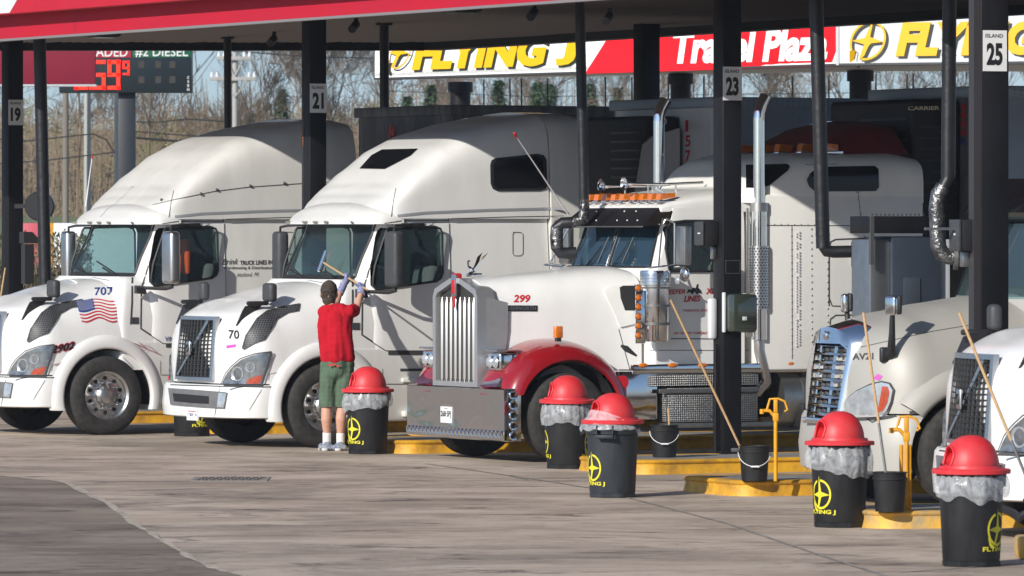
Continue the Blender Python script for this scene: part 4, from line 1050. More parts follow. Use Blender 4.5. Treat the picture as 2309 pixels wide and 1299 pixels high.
roofK = loft([(1.28, .96, 2.74, 2.80, 5, 2.76), (1.38, .98, 2.74, 2.86, 4, 2.78), (1.75, .99, 2.74, 2.97, 3.4, 2.80), (2.38, 1.0, 2.74, 3.04, 3.2, 2.82)]).obj('cab_roof', 'white', tK, 50)
interior(tK, 'seat', 1.25, 1.25, .93, 2.05)
for i, w_ in enumerate(WSK):
    cu_ = lambda v, z: (1.10 + (z-2.05)*.33 + .02 + .006, -v, z)
    a, b = min(p[0] for p in w_), max(p[0] for p in w_)
    vs = [a-.02 + (b-a+.04)*k/6 for k in range(7)]; zs = [2.13, 2.3, 2.45, 2.62]
    g_ = glass_grid(lambda v, z: (U_(v, z), -v, z), vs, zs) if False else None
    gl = MB(); P4 = [(x, z) for x, z in [(a-.02, 2.13), (b+.02, 2.13), (b+.02 if i == 0 else b-.05, 2.62), (a-.02 if i == 1 else a+.05, 2.62)]]
    def cu2(v, z):
        base = lerp1([(2.05, 1.10), (2.12, 1.13), (2.62, 1.30), (2.78, 1.34)], z); W = 1.015; aa = min(1, abs(v)/W); return base + .10*(1-(1-aa**3)**(1/3)) - .006
    NV = 8; pts = []; 
    for z in (2.13, 2.30, 2.46, 2.62):
        t = (z-2.13)/.49; aa = P4[0][0] + (P4[3][0]-P4[0][0])*t; bb = P4[1][0] + (P4[2][0]-P4[1][0])*t
        pts += [(cu2(aa+(bb-aa)*k/NV, z), -(aa+(bb-aa)*k/NV), z) for k in range(NV+1)]
    gl.add(pts, [(j*(NV+1)+k, j*(NV+1)+k+1, (j+1)*(NV+1)+k+1, (j+1)*(NV+1)+k) for j in range(3) for k in range(NV)])
    go = gl.obj('windshield_pane', 'wsb', tK, 80)
    e_ = MB(); bd = [pts[k] for k in range(NV+1)] + [pts[NV+(NV+1)*j] for j in range(1, 4)] + [pts[3*(NV+1)+k] for k in range(NV, -1, -1)] + [pts[(NV+1)*j] for j in range(2, -1, -1)]
    e_.tube([Vector(q) - Vector((.004, 0, 0)) for q in bd], .014, 6); e_.obj('pane_seal', 'plastic', go)
MB().tube([(cu2(0, z)-.012, 0, z) for z in (2.08, 2.3, 2.64)], .016, 6).obj('centre_post', 'chrome', tK)
w_ = MB(); 
for v0, v1, v2 in ((-.5, -.22, -.30), (.12, .36, .30)):
    w_.tube([(cu2(v0, 2.12)-.03, -v0, 2.11), (cu2(v1, 2.34)-.03, -v1, 2.36)], .008, 5); w_.tube([(cu2(v1, 2.2)-.02, -v1+.03, 2.17), (cu2(v1, 2.5)-.02, -v1-.03, 2.46)], .007, 5)
w_.obj('wiper_blade', 'plastic', tK)
SKc = Surf([cabK, roofK]); 
wg = MB().prism(WK, -1.028, -1.024, 'xz').obj('side_window', 'sg', tK); t = MB(); t.tube([(u, -1.03, z) for u, z in WK + WK[:1]], .014, 6); t.obj('window_seal', 'plastic', wg)
wg = MB().prism(WK, 1.024, 1.028, 'xz').obj('side_window', 'sg', tK)
# sleeper: upper body with rounded roof
SU0, SU1 = 2.42, 4.50
slp = MB().bbox((SU0, -1.21, .98), (SU1, 1.21, 2.93), .02).obj('sleeper', 'white3', tK, 50)
slt = dome(1.21, 1.98, .85, 2.4, SU1, 2.84, [(1.98, 2.90), (2.15, 3.0), (2.37, 3.19), (2.6, 3.33), (2.9, 3.40), (4.2, 3.42), (4.5, 3.37)], 6, 2.2, m=18).obj('sleeper_roof', 'white3', tK, 60)
# red air deflector on the sleeper roof
dfl = MB(); vs = []
prof = [(3.42, 3.38), (3.6, 3.60), (3.8, 3.72), (4.05, 3.78), (4.32, 3.77), (4.49, 3.38)]
for u, z in prof:
    for k in range(9):
        a = pi*k/8; vs.append((u, -cos(a)*.98*(1-.12*(z-3.4)), 3.38 + (z-3.38)*sin(a)**.35))
dfl.add(vs, [(i*9+k, i*9+k+1, (i+1)*9+k+1, (i+1)*9+k) for i in range(len(prof)-1) for k in range(8)]); dfl.obj('air_deflector', mat('deflector_red', (.13, .006, .01), .35, coat=.6), tK, 60)
sp = MB(); sp.box((4.28, -.5, 3.36), (4.32, .5, 3.42)); 
# bumper
bk_ = MB(); 
bum = MB(); vs = []
UB = -.79
for v, du in [(-1.20, .20), (-1.195, .03), (-1.185, 0), (-.6, -.0), (0, -.004), (.6, 0), (1.185, 0), (1.195, .03), (1.20, .20)]:
    for z, dz in [(.235, .05), (.25, .0), (.80, .0), (.815, .02), (.815, .12)]: vs.append((UB+du+dz, -v, z))
bum.add(vs, [(i*5+j, i*5+j+1, (i+1)*5+j+1, (i+1)*5+j) for i in range(8) for j in range(4)])
bo = bum.obj('bumper', 'chrome2', tK, 40)
for i in range(25):
    v = -1.13 + 2.26*i/24; r_ = MB()
    r_.lathe([(.020, .0), (.024, -.022), (.036, -.024), (.041, -.012), (.042, .0)], 16, (0,0,0), 'y', M4=Matrix.Translation((UB, -v, .315)) @ Matrix.Rotation(radians(-90), 4, 'Z'))
    ro = r_.obj('lamp_ring', 'chrome', bo); h_ = MB(); h_.cyl((UB-.004, -v, .315), (UB-.002, -v, .315), .022, n=14); h_.obj('lamp_hole', 'dark', ro)
for i in range(5):
    z = .30 + .445*i/4; r_ = MB(); r_.lathe([(.028, .0), (.031, -.022), (.045, -.024), (.052, -.012), (.053, .0)], 16, M4=Matrix.Translation((UB+.105, -1.20, z)) @ Matrix.Rotation(radians(0), 4, 'Z'), axis='y')
    ro = r_.obj('lamp_ring', 'chrome', bo); h_ = MB(); h_.cyl((UB+.105, -1.206, z), (UB+.105, -1.203, z), .029, n=14); h_.obj('lamp_hole', 'dark', ro)
pl = MB().bbox((UB-.014, .055, .405), (UB-.006, .33, .585), .004).obj('licence_plate', 'plate', bo)
t = MB(); textflat(t, '268·5PJ', (UB-.016, .315, .455), (0, -.245, 0), (0, 0, .085), .03); textflat(t, 'ONTARIO', (UB-.016, .24, .556), (0, -.10, 0), (0, 0, .015)); t.obj('plate_lettering', 'ink', pl)
# grille
UG = -.74
gl = MB(); gl.add([(UG+.01, -.46, .86), (UG+.01, .46, .86), (UG+.01, .46, 1.80), (UG+.01, .0, 1.955), (UG+.01, -.46, 1.80)], [(0,1,2,3,4)])
go = gl.obj('grille', mat('grille_mesh', (.06, .06, .055), .5, .3, var=.4, vscale=30), tK)
fm = MB(); 
outer = [(-.545, .815), (-.545, 1.80), (-.50, 1.885), (-.12, 2.005), (.12, 2.005), (.50, 1.885), (.545, 1.80), (.545, .815)]
inner = [(-.475, .87), (-.475, 1.79), (-.44, 1.835), (-.09, 1.95), (.09, 1.95), (.44, 1.835), (.475, 1.79), (.475, .87)]
n_ = 8; vs = [(UG-.05, -a, b) for a, b in outer] + [(UG-.05, -a, b) for a, b in inner] + [(UG+.16, -a*1.02, b) for a, b in outer] + [(UG+.012, -a, b) for a, b in inner]
fs = []
for i in range(n_-1): fs += [(i, i+1, n_+i+1, n_+i), (i+1, i, 2*n_+i, 2*n_+i+1), (n_+i, n_+i+1, 3*n_+i+1, 3*n_+i)]
fs += [(0, n_, 2*n_-1, n_-1)]
fm.add(vs, fs); bm_ = fm.obj('grille_surround', 'satin', go, 30)
MB().bbox((UG-.04, -.54, .815), (UG+.02, .54, .868), .01).obj('lower_rail', 'satin', go)
hm_ = MB()
for i in range(34): z = .875 + .0275*i; hm_.box((UG-.0, -.475, z), (UG+.006, .475, z+.011))
for i in range(21): v = -.46 + .0447*i; hm_.box((UG-.004, v, .87), (UG+.001, v+.010, 1.79))
hm_.obj('grille_grating', mat('grating_khaki', (.15, .145, .12), .5, .3), go)
vb = MB()
for i in range(8):
    v = -.385 + .11*i
    vb.add([(UG-.01, -v-.019, .90), (UG-.028, -v, .90), (UG-.01, -v+.019, .90), (UG-.01, -v-.019, 1.72), (UG-.028, -v, 1.72), (UG-.01, -v+.019, 1.72), (UG-.01, -v, 1.80 + .0), (UG-.015, -v, .86)], [(0,1,4,3), (1,2,5,4), (3,4,6), (4,5,6), (1,0,7), (2,1,7)])
vb.obj('grille_slat', 'satin', go, 20)
em = MB(); em.bbox((UG-.075, -.045, 1.83), (UG-.05, .045, 1.99), .03, 3); em.bbox((UG-.07, -.02, 1.68), (UG-.05, .02, 1.85), .008); em.bbox((UG-.07, -.05, 1.97), (UG+.02, .05, 2.06), .02); eo = em.obj('emblem', 'inkred', tK)
MB().bbox((UG-.085, -.055, 1.80), (UG-.055, .055, 2.05), .03).obj('emblem_back', 'alu', eo).location = (.012, 0, 0)
# swan ornament
sw = MB(); B0 = Vector((UG+.15, -.02, 2.03))
sw.tube([B0 + Vector(q) for q in [(-.03,0,.02),(.03,0,.045),(.0,0,.075),(-.045,0,.11),(-.05,0,.155),(-.025,0,.17),(-.045,0,.165)]], .014, 8, rs=[.02,.024,.018,.012,.011,.015,.006])
sw.bbox((B0.x-.06, B0.y-.03, B0.z-.01), (B0.x+.12, B0.y+.03, B0.z+.03), .012)
for s_ in (1, -1): sw.add([B0 + Vector(q) for q in [(.0, s_*.01, .05), (.07, s_*.015, .05), (.13, s_*.05, .20), (.17, s_*.07, .26), (.10, s_*.06, .21), (.05, s_*.03, .12)]], [(0,1,2,3,4,5)])
sw.obj('swan_ornament', 'chrome', tK)
# fenders
for sg in (1, -1):
    fe = MB(); n_ = 40; prof = []; vs = []
    path = []
    for i in range(n_+1):
        t = i/n_; a = radians(205 - 232*t) if False else radians(200 - 218*t)
        path.append(a)
    k = 9
    for a in path:
        R1 = .70; cz, cu = .50, .02
        cu_ = cos(a); su = sin(a)
        fr0 = max(0, -cu_)   # front side
        for j in range(k):
            if j == 0: r, v = .605, 1.205
            elif j == 1: r, v = .625, 1.235
            else:
                q = (j-1)/(k-2); r = .635 + (.215 if su > 0 else .12)*sin(q*pi/2)**.8*(.72+.28*max(0, su)); v = 1.235 - .62*(1-cos(q*pi/2))
            z = cz + r*su*(1.0); vs.append((cu + r*cu_*1.02 - .10*fr0*(1 if j > 2 else .3)*max(0, su)*.9, -sg*v, max(z, .74 if cu_ < 0 else .60)))
    fe.add(vs, [(i*k+j, (i+1)*k+j, (i+1)*k+j+1, i*k+j+1) for i in range(n_) for j in range(k-1)]); fo = fe.obj('fender', 'red', tK, 60)
    ln = MB(); vs_ = []
    for i in range(n_+1):
        a = radians(-10 + 200*i/n_); vs_ += [(.02 + .60*cos(a), -sg*1.19, .48 + .60*sin(a)), (.02 + .60*cos(a), -sg*.5, .48 + .60*sin(a))]
    vs_ += [(.02, -sg*.45, .48)]
    ln.add(vs_, [(2*i, 2*i+1, 2*i+3, 2*i+2) for i in range(n_)] + [(2*i+1, 2*i+3, len(vs_)-1) for i in range(n_)]); ln.obj('wheel_well', 'dark', fo)
    sk_ = MB(); sk_.add([(-.66, -sg*.54, .84), (-.66, -sg*.60, .98), (-.66, -sg*1.0, .95), (-.62, -sg*1.1, .74), (-.2, -sg*.62, 1.26), (-.25, -sg*1.0, 1.20), (-.5, -sg*1.15, .95), (-.62, -sg*.55, 1.13), (-.55, -sg*.95, 1.12)], [(0,1,2,3), (1,7,8,2), (7,4,5,8), (8,5,6,2), (2,6,3)]); sk_.obj('fender_nose', 'red', fo, 60)
    wh = wheel(tK, 0, sg*1.215, .49, sg)
    # headlight pod
    R_ = Matrix.Translation((-.62, -sg*.79, 0))
    hp = MB(); hp.bbox((-.10, -.155, 1.00), (.14, .155, 1.20), .03, 3, R_); ho_ = hp.obj('headlight', 'chrome', tK)
    for s_ in (-1, 1):
        h2 = MB(); h2.lathe([(.0, -.02), (.05, -.012), (.062, .0), (.068, .006)], 18, M4=Matrix.Translation((-.735, -sg*.79 + s_*.07, 1.095)) @ Matrix.Rotation(radians(90), 4, 'Y')); h2.obj('lamp', 'lens2', ho_)
        h3 = MB(); h3.bbox((-.728, -sg*.79 + s_*.07 - .066, 1.03), (-.722, -sg*.79 + s_*.07 + .066, 1.16), .003); h3.obj('lamp_bezel', 'plastic', ho_)
    ps = MB(); ps.bbox((-.14, -.16, 1.21), (.16, .16, 1.235), .01, 2, R_); ps.add([(-.80, -sg*.62, .83), (-.80, -sg*1.02, .83), (-.66, -sg*.95, .98), (-.66, -sg*.66, .98), (-.62, -sg*.62, .83), (-.62, -sg*1.02, .83)], [(0,1,2,3), (0,3,4), (1,5,2)]); ps.obj('headlight_bracket', 'chrome', ho_, 20)
l_ = MB(); q = fK.side(1261, 758, 1.08); l_.bbox((q[0]-.05, -1.10, q[1]-.02), (q[0]+.04, -1.02, q[1]+.11), .012); lo = l_.obj('fender_lamp', 'amber', tK); MB().box((q[0]-.03, -1.09, q[1]-.06), (q[0]+.02, -1.03, q[1]-.02)).obj('lamp_foot', 'plastic', lo)
# chrome side of the radiator shell
MB().add([(UG+.06, -.556, .9), (UG+.26, -.575, .98), (UG+.30, -.60, 1.45), (UG+.30, -.60, 1.74), (UG+.06, -.565, 1.80)], [(0,1,2,3,4)]).obj('shell_side', 'satin', tK)
# lower cab sill with lamps, boxes, tanks
MB().bbox((.80, -1.19, .955), (4.5, -1.12, 1.06), .01).obj('sill_rail', 'chrome2', tK)
MB().bbox((.62, -1.17, .45), (1.12, -.9, .99), .02).obj('mud_guard', 'chrome2', tK)
for px in (1451, 1518, 1585, 1783):
    q = fK.side(px, 824 if px < 1700 else 820, 1.2); a = MB(); a.ball((q[0], -1.195, q[1]), .06, 12, (1, .35, .45)); a.obj('side_marker', 'amber', tK)
tb = MB(); tb.bbox((1.20, -1.22, .42), (2.36, -.75, .80), .015)
M['diamond'] = mat('diamond_plate', (.30, .30, .295), .42, .9, var=.35, vscale=6, bump=.0)
_n = M['diamond'].node_tree; _t = _n.nodes.new('ShaderNodeTexCoord'); _v = _n.nodes.new('ShaderNodeTexVoronoi'); _v.inputs['Scale'].default_value = 42; _v.inputs['Randomness'].default_value = .15; _b = _n.nodes.new('ShaderNodeBump'); _b.inputs['Strength'].default_value = 1; _b.inputs['Distance'].default_value = .02
_n.links.new(_t.outputs['Object'], _v.inputs[0]); _n.links.new(_v.outputs[0], _b.inputs['Height']); _n.links.new(_b.outputs[0], _n.nodes['Principled BSDF'].inputs['Normal'])
tbo = tb.obj('tool_box', 'diamond', tK)
MB().bbox((1.04, -1.235, .82), (2.36, -.8, .945), .006).obj('box_lid', 'diamond', tbo)
MB().bbox((1.10, -1.245, .74), (2.36, -1.222, .79), .006).obj('hinge_rail', 'steel', tbo)
MB().bbox((1.16, -1.34, .36), (2.55, -1.0, .41), .012).obj('step', 'steel', tK)
tk = MB(); tk.cyl((2.70, -.90, .66), (3.9, -.90, .66), .32, n=36); tko = tk.obj('fuel_tank', 'alu2', tK, 40)
for u in (2.95, 3.6): MB().lathe([(.325, 0), (.33, .0), (.33, .05), (.325, .05)], 30, M4=Matrix.Translation((u, -.90, .66)) @ Matrix.Rotation(radians(90), 4, 'Y')).obj('tank_strap', 'steel', tko)
MB().bbox((2.9, -1.28, .34), (3.5, -.9, .60), .02).obj('battery_box', 'plastic', tK)
un = MB(); un.box((-.6, -.7, .35), (1.1, .7, .86)); un.box((1.0, -.8, .45), (4.6, .8, .95)); un.box((4.4, -.45, .7), (11, .45, .95)); un.obj('chassis', 'dark', tK)
# stacks
for sg in (1, -1):
    us, vv = 2.40, sg*1.16
    u_, z1 = fK.side(1712, 240, 1.16); us = u_
    sm_ = MB(); sm_.cyl((us, -vv, 2.75), (us, -vv, 3.78), .066, n=24); so_ = sm_.obj('exhaust_stack', 'chrome', tK, 40)
    ct = MB(); ct.tube([(us, -vv, 3.74), (us+.005, -vv, 3.84), (us+.03, -vv, 3.92), (us+.09, -vv, 4.02)], .066, 20, caps=False, rs=[.066, .067, .068, .072]); ct.obj('curved_tip', 'chrome', so_, 50)
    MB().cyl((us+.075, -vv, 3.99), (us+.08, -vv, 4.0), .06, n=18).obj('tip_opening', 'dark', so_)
    mf = MB(); mf.cyl((us, -vv, 1.32), (us, -vv, 2.74), .092, n=28); mf.obj('muffler', 'chrome', so_, 40)
    MB().lathe([(.07, 2.74), (.098, 2.74), (.098, 2.84), (.07, 2.84)], 24, (us, -vv, 0)).obj('clamp', 'alu2', so_)
    gs = MB(); gs.lathe([(.104, 1.66), (.106, 1.66), (.106, 2.36), (.104, 2.36)], 28, (us, -vv, 0)); gso = gs.obj('heat_shield', 'alu', so_)
    hl_ = MB()
    for r in range(22):
        for c in range(18):
            a = 2*pi*(c + .5*(r % 2))/18; z = 1.68 + .031*r; d = Vector((cos(a), sin(a), 0)); p_ = Vector((us, -vv, z)); hl_.cyl(p_ + d*.1055, p_ + d*.1075, .0095, n=6)
    hl_.obj('hole_pattern', 'dark', gso)
    lw_ = MB(); lw_.tube([(us, -vv, 1.33), (us+.005, -vv, 1.2), (us+.06, -vv, 1.0), (us+.12, -vv+sg*.05, .86), (us+.04, -vv+sg*.1, .74), (us-.12, -vv+sg*.15, .72)], .062, 16); lw_.obj('elbow_pipe', 'alu', so_, 50)
    if sg > 0:
        MB().bbox((us-.14, -vv+.03, 1.35), (us-.10, -vv+.06, 2.78), .01).obj('stack_bracket', 'alu2', so_)
        MB().bbox((us+.12, -vv-.02, 1.30), (us+.40, -vv+.02, 2.78), .01).obj('deflector_panel', 'chrome2', so_)
        hp2 = MB()
        for r in range(40):
            for c in (0, 1):
                if random.random() < .8: hp2.ball((us+.44 + c*.035, -1.222, 1.25 + r*.032 + .016*c), .012, 6, (1, .3, 1))
        hp2.obj('light_dot_pattern', 'ltwhite', so_)
# air cleaners
for sg in (1, -1):
    u0, z1 = fK.side(1478, 610, 1.16); z0 = fK.side(1478, 770, 1.16)[1]
    ac = MB(); ac.lathe([(.0, z0), (.14, z0), (.15, z0+.02), (.152, z1-.19), (.17, z1-.18), (.172, z1-.02), (.165, z1), (.0, z1+.005)], 36, (u0, -sg*1.16, 0)); aco = ac.obj('air_cleaner', 'chromes', tK, 40)
    gv = MB(); 
    for i in range(9): gv.lathe([(.172, z1-.17+i*.016), (.177, z1-.166+i*.016), (.172, z1-.162+i*.016)], 36, (u0, -sg*1.16, 0))
    gv.obj('intake_grille', 'alu2', aco)
    st_ = MB()
    for z in (z1-.20, z0+.38, z0+.18): st_.lathe([(.152, z), (.158, z+.002), (.158, z+.028), (.152, z+.03)], 36, (u0, -sg*1.16, 0))
    st_.obj('strap', 'steel', aco)
    pb = MB(); pb.bbox((u0-.27, -sg*1.20-.01, z0-.02), (u0-.15, -sg*1.20+.012, z1-.22), .006); pbo = pb.obj('lamp_panel', 'chrome2', aco)
    for i in range(6):
        z = z0 + .07 + i*.1035; h2 = MB(); h2.lathe([(.0, -.022), (.026, -.016), (.030, .0)], 16, axis='y', M4=Matrix.Translation((u0-.24, -sg*1.20-.012*sg, z))); h2.obj('lamp', 'amber', pbo)
        h3 = MB(); h3.lathe([(.03, -.004), (.04, -.010), (.044, .0)], 16, axis='y', M4=Matrix.Translation((u0-.24, -sg*1.20-.012*sg, z))); h3.obj('lamp_rim', 'chrome', pbo)
    ib = MB(); ib.tube([(u0-.02, -sg*1.02, z1-.36), (u0-.13, -sg*1.0, z1-.36)], .115, 20); ib.obj('intake_pipe', 'alu', aco, 50)
# hood side scoop, traced
SH = Surf([hoodK]); SKa = Surf([hoodK, cabK, roofK, slp, slt])
sc = patch('hood_scoop', SH, [(1361,656),(1372,647),(1400,643),(1428,640),(1432,650),(1430,690),(1432,730),(1398,738),(1382,700),(1370,675)], 'white3', tK, off=.002, thick=.02, cell=10)
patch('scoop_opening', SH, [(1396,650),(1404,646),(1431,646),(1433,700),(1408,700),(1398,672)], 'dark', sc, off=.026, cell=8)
textpx('fleet_number', SH, '299', (1157,682), (1193,682), 17, 'inkred', tK, .025, .2)
bd = patch('badge', SH, [(1140,689),(1211,689),(1211,702),(1140,702)], 'plastic', tK, off=.004, thick=.006, cell=9); textpx('badge_lettering', SH, 'KENWORTH', (1143,699), (1208,699), 8, 'alu', bd, .02, off=.013)
d_ = fK.side
SC_ = Surf([cabK])
textpx('door_lettering', SC_, 'REEFER', (1499,664), (1545,663), 11, 'inkred', tK, .02, .2); textpx('door_lettering', SC_, 'XPRESS', (1590,663), (1650,662), 13, 'inkred', tK, .03, .2)
textpx('door_lettering', SC_, 'LINES', (1542,681), (1577,680), 14, 'inkred', tK, .03, .2); textpx('door_town', SC_, 'TORONTO, ONTARIO', (1539,704), (1612,703), 6, 'inkred', tK, .02, .1)
textpx('door_owner', SC_, 'DIV. OF NEW YORK MOTOR EXPRESS', (1519,754), (1634,753), 5, 'inkred', tK, .02, .1)
ms = MB(); 
def blob(mb, surf, pts, par, off=.006):
    R = castpts(surf, pts); inv = wm(par).inverted(); mb.add([inv @ (l + n*off) for l, n in R], [tuple(range(len(pts)))])
bl = MB(); blob(bl, SC_, [(1548,662),(1552,652),(1558,654),(1562,648),(1568,650),(1571,641),(1574,640),(1573,648),(1580,655),(1582,664),(1577,660),(1570,664),(1566,657),(1560,664),(1555,658)], tK); bl.obj('moose_picture', 'ink', tK)
# seams and rivets
sm = MB(); rib_ = lambda p, w_=1.6: ribbon(sm, SKa, p, w_, tK, .004)
rib_([(1395,834),(1430,834)], 2); rib_([(1395,742),(1420,834)]); rib_([(1512,764),(1650,764)], 2); rib_([(1465,790),(1690,790)], 1.3)
rib_([(1690,508),(1960,509)], 1.6); rib_([(1785,508),(1786,810)], 1.3); rib_([(1930,380),(1942,508)], 1.3); rib_([(1815,372),(1890,370)], 1.2)
rib_([(1869,690),(1869,560),(1873,545),(1884,540),(2000,535)], 3); rib_([(1871,740),(1872,720),(1884,711),(2000,709)], 3); rib_([(1869,560),(1869,672),(1876,690),(2000,693)], 2.5); rib_([(1990,344),(2060,352)], 1.5)
sm.obj('panel_seam', 'seam', tK)
rv = MB(); inv = wm(tK).inverted()
SLs = Surf([slp, slt])
for x0, y0, x1, y1, n_ in [(1784,516,1785,800,19), (1829,516,1830,800,19), (1865,516,1866,800,19), (1700,506,1850,507,10), (1925,400,1945,500,6), (1950,520,1951,680,12)]:
    for i in range(n_+1):
        l, n = SLs.hit(x0+(x1-x0)*i/n_, y0+(y1-y0)*i/n_)
        if l: rv.ball(inv @ l, .012, 6)
rv.obj('rivet_pattern', mat('rivet', (.42, .41, .38), .5), tK)
# sleeper windows
for poly_ in ([(1683,373),(1775,371),(1781,376),(1776,385),(1735,418),(1718,424),(1683,424)], [(1819,405),(1828,390),(1845,377),(1972,375),(1980,382),(1981,422),(1974,431),(1838,432),(1824,420)]):
    patch('sleeper_window', SLs, poly_, 'bg', tK, off=.003, thick=.008, cell=12)
hd = patch('latch', SLs, [(1918,545),(1944,545),(1944,600),(1918,600)], 'alu2', tK, off=.004, thick=.012, cell=12)
# visor, marker lamps, horns
vz = [(1.20, 2.57), (1.50, 2.86)]
for a, b in ((-1.0, -.01), (.01, 1.0)):
    mb = MB(); f0 = .97
    p4 = [(1.03, -a*.98, 2.575), (1.03, -b*.98, 2.575), (1.30, -b*.90, 2.80), (1.30, -a*.90, 2.80)]
    mb.add(p4 + [(x+.012, y, z-.012) for x, y, z in p4], [(0,1,2,3), (7,6,5,4), (0,4,5,1), (1,5,6,2), (2,6,7,3), (3,7,4,0)])
    vo = mb.obj('sun_visor', 'blackpaint', tK)
    ed = MB(); ed.tube([Vector(p4[0]), Vector(p4[1])], .007, 6); ed.obj('visor_edge', 'alu', vo)
    dt = MB()
    for s_, t_ in ((.25,.3), (.5,.3), (.75,.3), (.5, .75), (.2,.75)):
        q = Vector(p4[0]).lerp(Vector(p4[1]), s_).lerp(Vector(p4[3]).lerp(Vector(p4[2]), s_), t_); dt.ball(q, .010, 6)
    dt.obj('bolt_pattern', 'ltwhite', vo)
MB().add([(1.03, -.98, 2.575), (1.30, -.90, 2.80), (1.42, -.99, 2.75), (1.35, -1.0, 2.60)], [(0,1,2,3)]).obj('visor_cheek', 'chrome', tK)
for i in range(9):
    v = -.80 + 1.6*i/8 + (.04 if i > 4 else -.02)
    mb = MB(); mb.add([(1.30, -v-.055, 2.87), (1.30, -v+.055, 2.87), (1.50, -v+.04, 2.90), (1.50, -v-.04, 2.90), (1.315, -v-.05, 2.935), (1.315, -v+.05, 2.935), (1.50, -v+.03, 2.95), (1.50, -v-.03, 2.95)], [(0,3,2,1), (4,5,6,7), (0,1,5,4), (1,2,6,5), (2,3,7,6), (3,0,4,7)])
    ml = mb.obj('roof_lamp', 'amber', tK); MB().bbox((1.29, -v-.06, 2.835), (1.52, -v+.06, 2.868), .005).obj('lamp_base', 'chrome', ml)
    if i % 2: continue
    v *= 1.12; mb = MB(); z = 3.425; e_ = .68; mb.add([(2.62+e_, -v-.06, z), (2.62+e_, -v+.06, z), (2.85+e_, -v+.04, z+.0), (2.85+e_, -v-.04, z+.0), (2.64+e_, -v-.055, z+.085), (2.64+e_, -v+.055, z+.085), (2.85+e_, -v+.03, z+.07), (2.85+e_, -v-.03, z+.07)], [(0,3,2,1), (4,5,6,7), (0,1,5,4), (1,2,6,5), (2,3,7,6), (3,0,4,7)])
    ml = mb.obj('roof_lamp', 'amber', tK); MB().bbox((2.61+e_, -v-.06, z-.04), (2.90+e_, -v+.06, z-.002), .005).obj('lamp_base', 'chrome', ml)
for u0, v0, L_, zz in ((1.28, -.35, .55, 3.03), (1.25, .25, .75, 3.05)):
    hn = MB(); hn.lathe([(.012, 0), (.014, -.30), (.022, -.45), (.045, -.53), (.078, -.56), (.072, -.555), (.04, -.52), (.0, -.5)], 20, M4=Matrix.Translation((u0+.50, -v0, zz)) @ Matrix.Rotation(radians(90), 4, 'Y')); ho_ = hn.obj('air_horn', 'chrome', tK, 50)
    s2 = MB(); s2.tube([(u0+.50, -v0, zz), (u0+.5+L_*.6, -v0, zz+.02)], .014, 8); s2.cyl((u0+.25, -v0, zz), (u0+.25, -v0, zz-.14), .010); s2.cyl((u0+.6, -v0, zz), (u0+.6, -v0, zz-.10), .010); s2.obj('horn_stand', 'alu', ho_)
# mirrors on tubular arms
for sg in (1, -1):
    mu, mz0 = fK.side(1535, 598, 1.38); mz1 = fK.side(1535, 510, 1.38)[1]
    mi = MB(); mi.bbox((mu-.02, -sg*1.38-.13, mz0), (mu+.07, -sg*1.38+.09, mz1), .02); mio = mi.obj('mirror', 'alu2', tK)
    ar = MB(); ar.tube([(1.10, -sg*1.0, 2.12), (1.06, -sg*1.40, 2.14), (mu-.10, -sg*1.42, 2.16), (mu-.10, -sg*1.42, mz1+.03), (mu-.12, -sg*1.36, mz1+.06), (1.32, -sg*1.0, 2.66)], .011, 8)
    ar.tube([(1.06, -sg*1.3, 2.14), (1.25, -sg*1.05, 2.66)], .010, 8); ar.tube([(mu-.10, -sg*1.42, 2.13), (mu+.03, -sg*1.40, 2.13)], .014, 8); ar.obj('mirror_arm', 'alu', mio)
    MB().ball((mu+.06, -sg*1.36, mz0-.10), .085, 16, (.5, 1, 1)).obj('convex_mirror', 'chrome', mio)
    MB().ball((mu-.06, -sg*1.42, mz0-.17), .05, 12, (.6, 1, 1)).obj('spot_lamp', 'lens2', mio)
q0 = inv @ at(1283, 486, 68.9); q1 = inv @ at(1159, 300, 68.0); whip(tK, q0, q1, r=.010)
MB().tube([inv @ at(x, y, 67.2) for x, y in [(1400,779),(1412,786),(1436,803)]], .03, 8, rs=[.012, .034, .010]).obj('tool_handle', 'plastic', tK)
hsr = empty('x', (0,0,0)); bpy.data.objects.remove(hsr)
ls = MB(); ls.tube([(.86, -1.185, .84), (.86, -1.185, .70)], .05, 10); 
q = fK.side(1402, 862, 1.18); a = MB(); a.cyl((q[0], -1.19, q[1]), (q[0], -1.20, q[1]), .075, n=24); ao = a.obj('guard_emblem', 'inkred', tK); MB().bbox((q[0]-.05, -1.20, q[1]-.26), (q[0]+.05, -1.19, q[1]-.06), .004).obj('emblem_ribbon', 'red', ao)
# ------------------------------------------------------------ silver aerodynamic truck
fA = Fr(2190, 1145, 20)
tA = empty('day_truck', (fA.O[0], fA.O[1], 0), fA.th, 'silver beige truck with tall chrome grille, lettered AV21, parked behind the red lidded bin', 'truck', 'semi trucks parked at the fuel islands')
crA = [(-1.0, 1.50), (-.86, 1.59), (-.6, 1.69), (-.32, 1.78), (.1, 1.86), (.54, 1.92), (.9, 1.95)]
hA = dome(1.14, -.93, .62, 2.4, .85, .86, crA, 2.9, 4.2, m=18).obj('hood', 'silver', tA, 60)
cut(hA, [arch_cutter()], 60)
bA = stack([(.30, -.92, 1.13), (.33, -.98, 1.17), (.55, -1.0, 1.18), (.80, -.97, 1.17), (.845, -.95, 1.15)], .6, 2.3, -.30).obj('bumper', 'silver', tA, 40); cut(bA, [arch_cutter()], 40)
cA = link('cab', stack([(.5, .60, 1.15), (1.85, .60, 1.15), (2.70, .92, 1.14), (2.72, .92, 1.14)], .5, 2.2, 3.7).mesh(), ['silver', 'inter'], tA, 40)
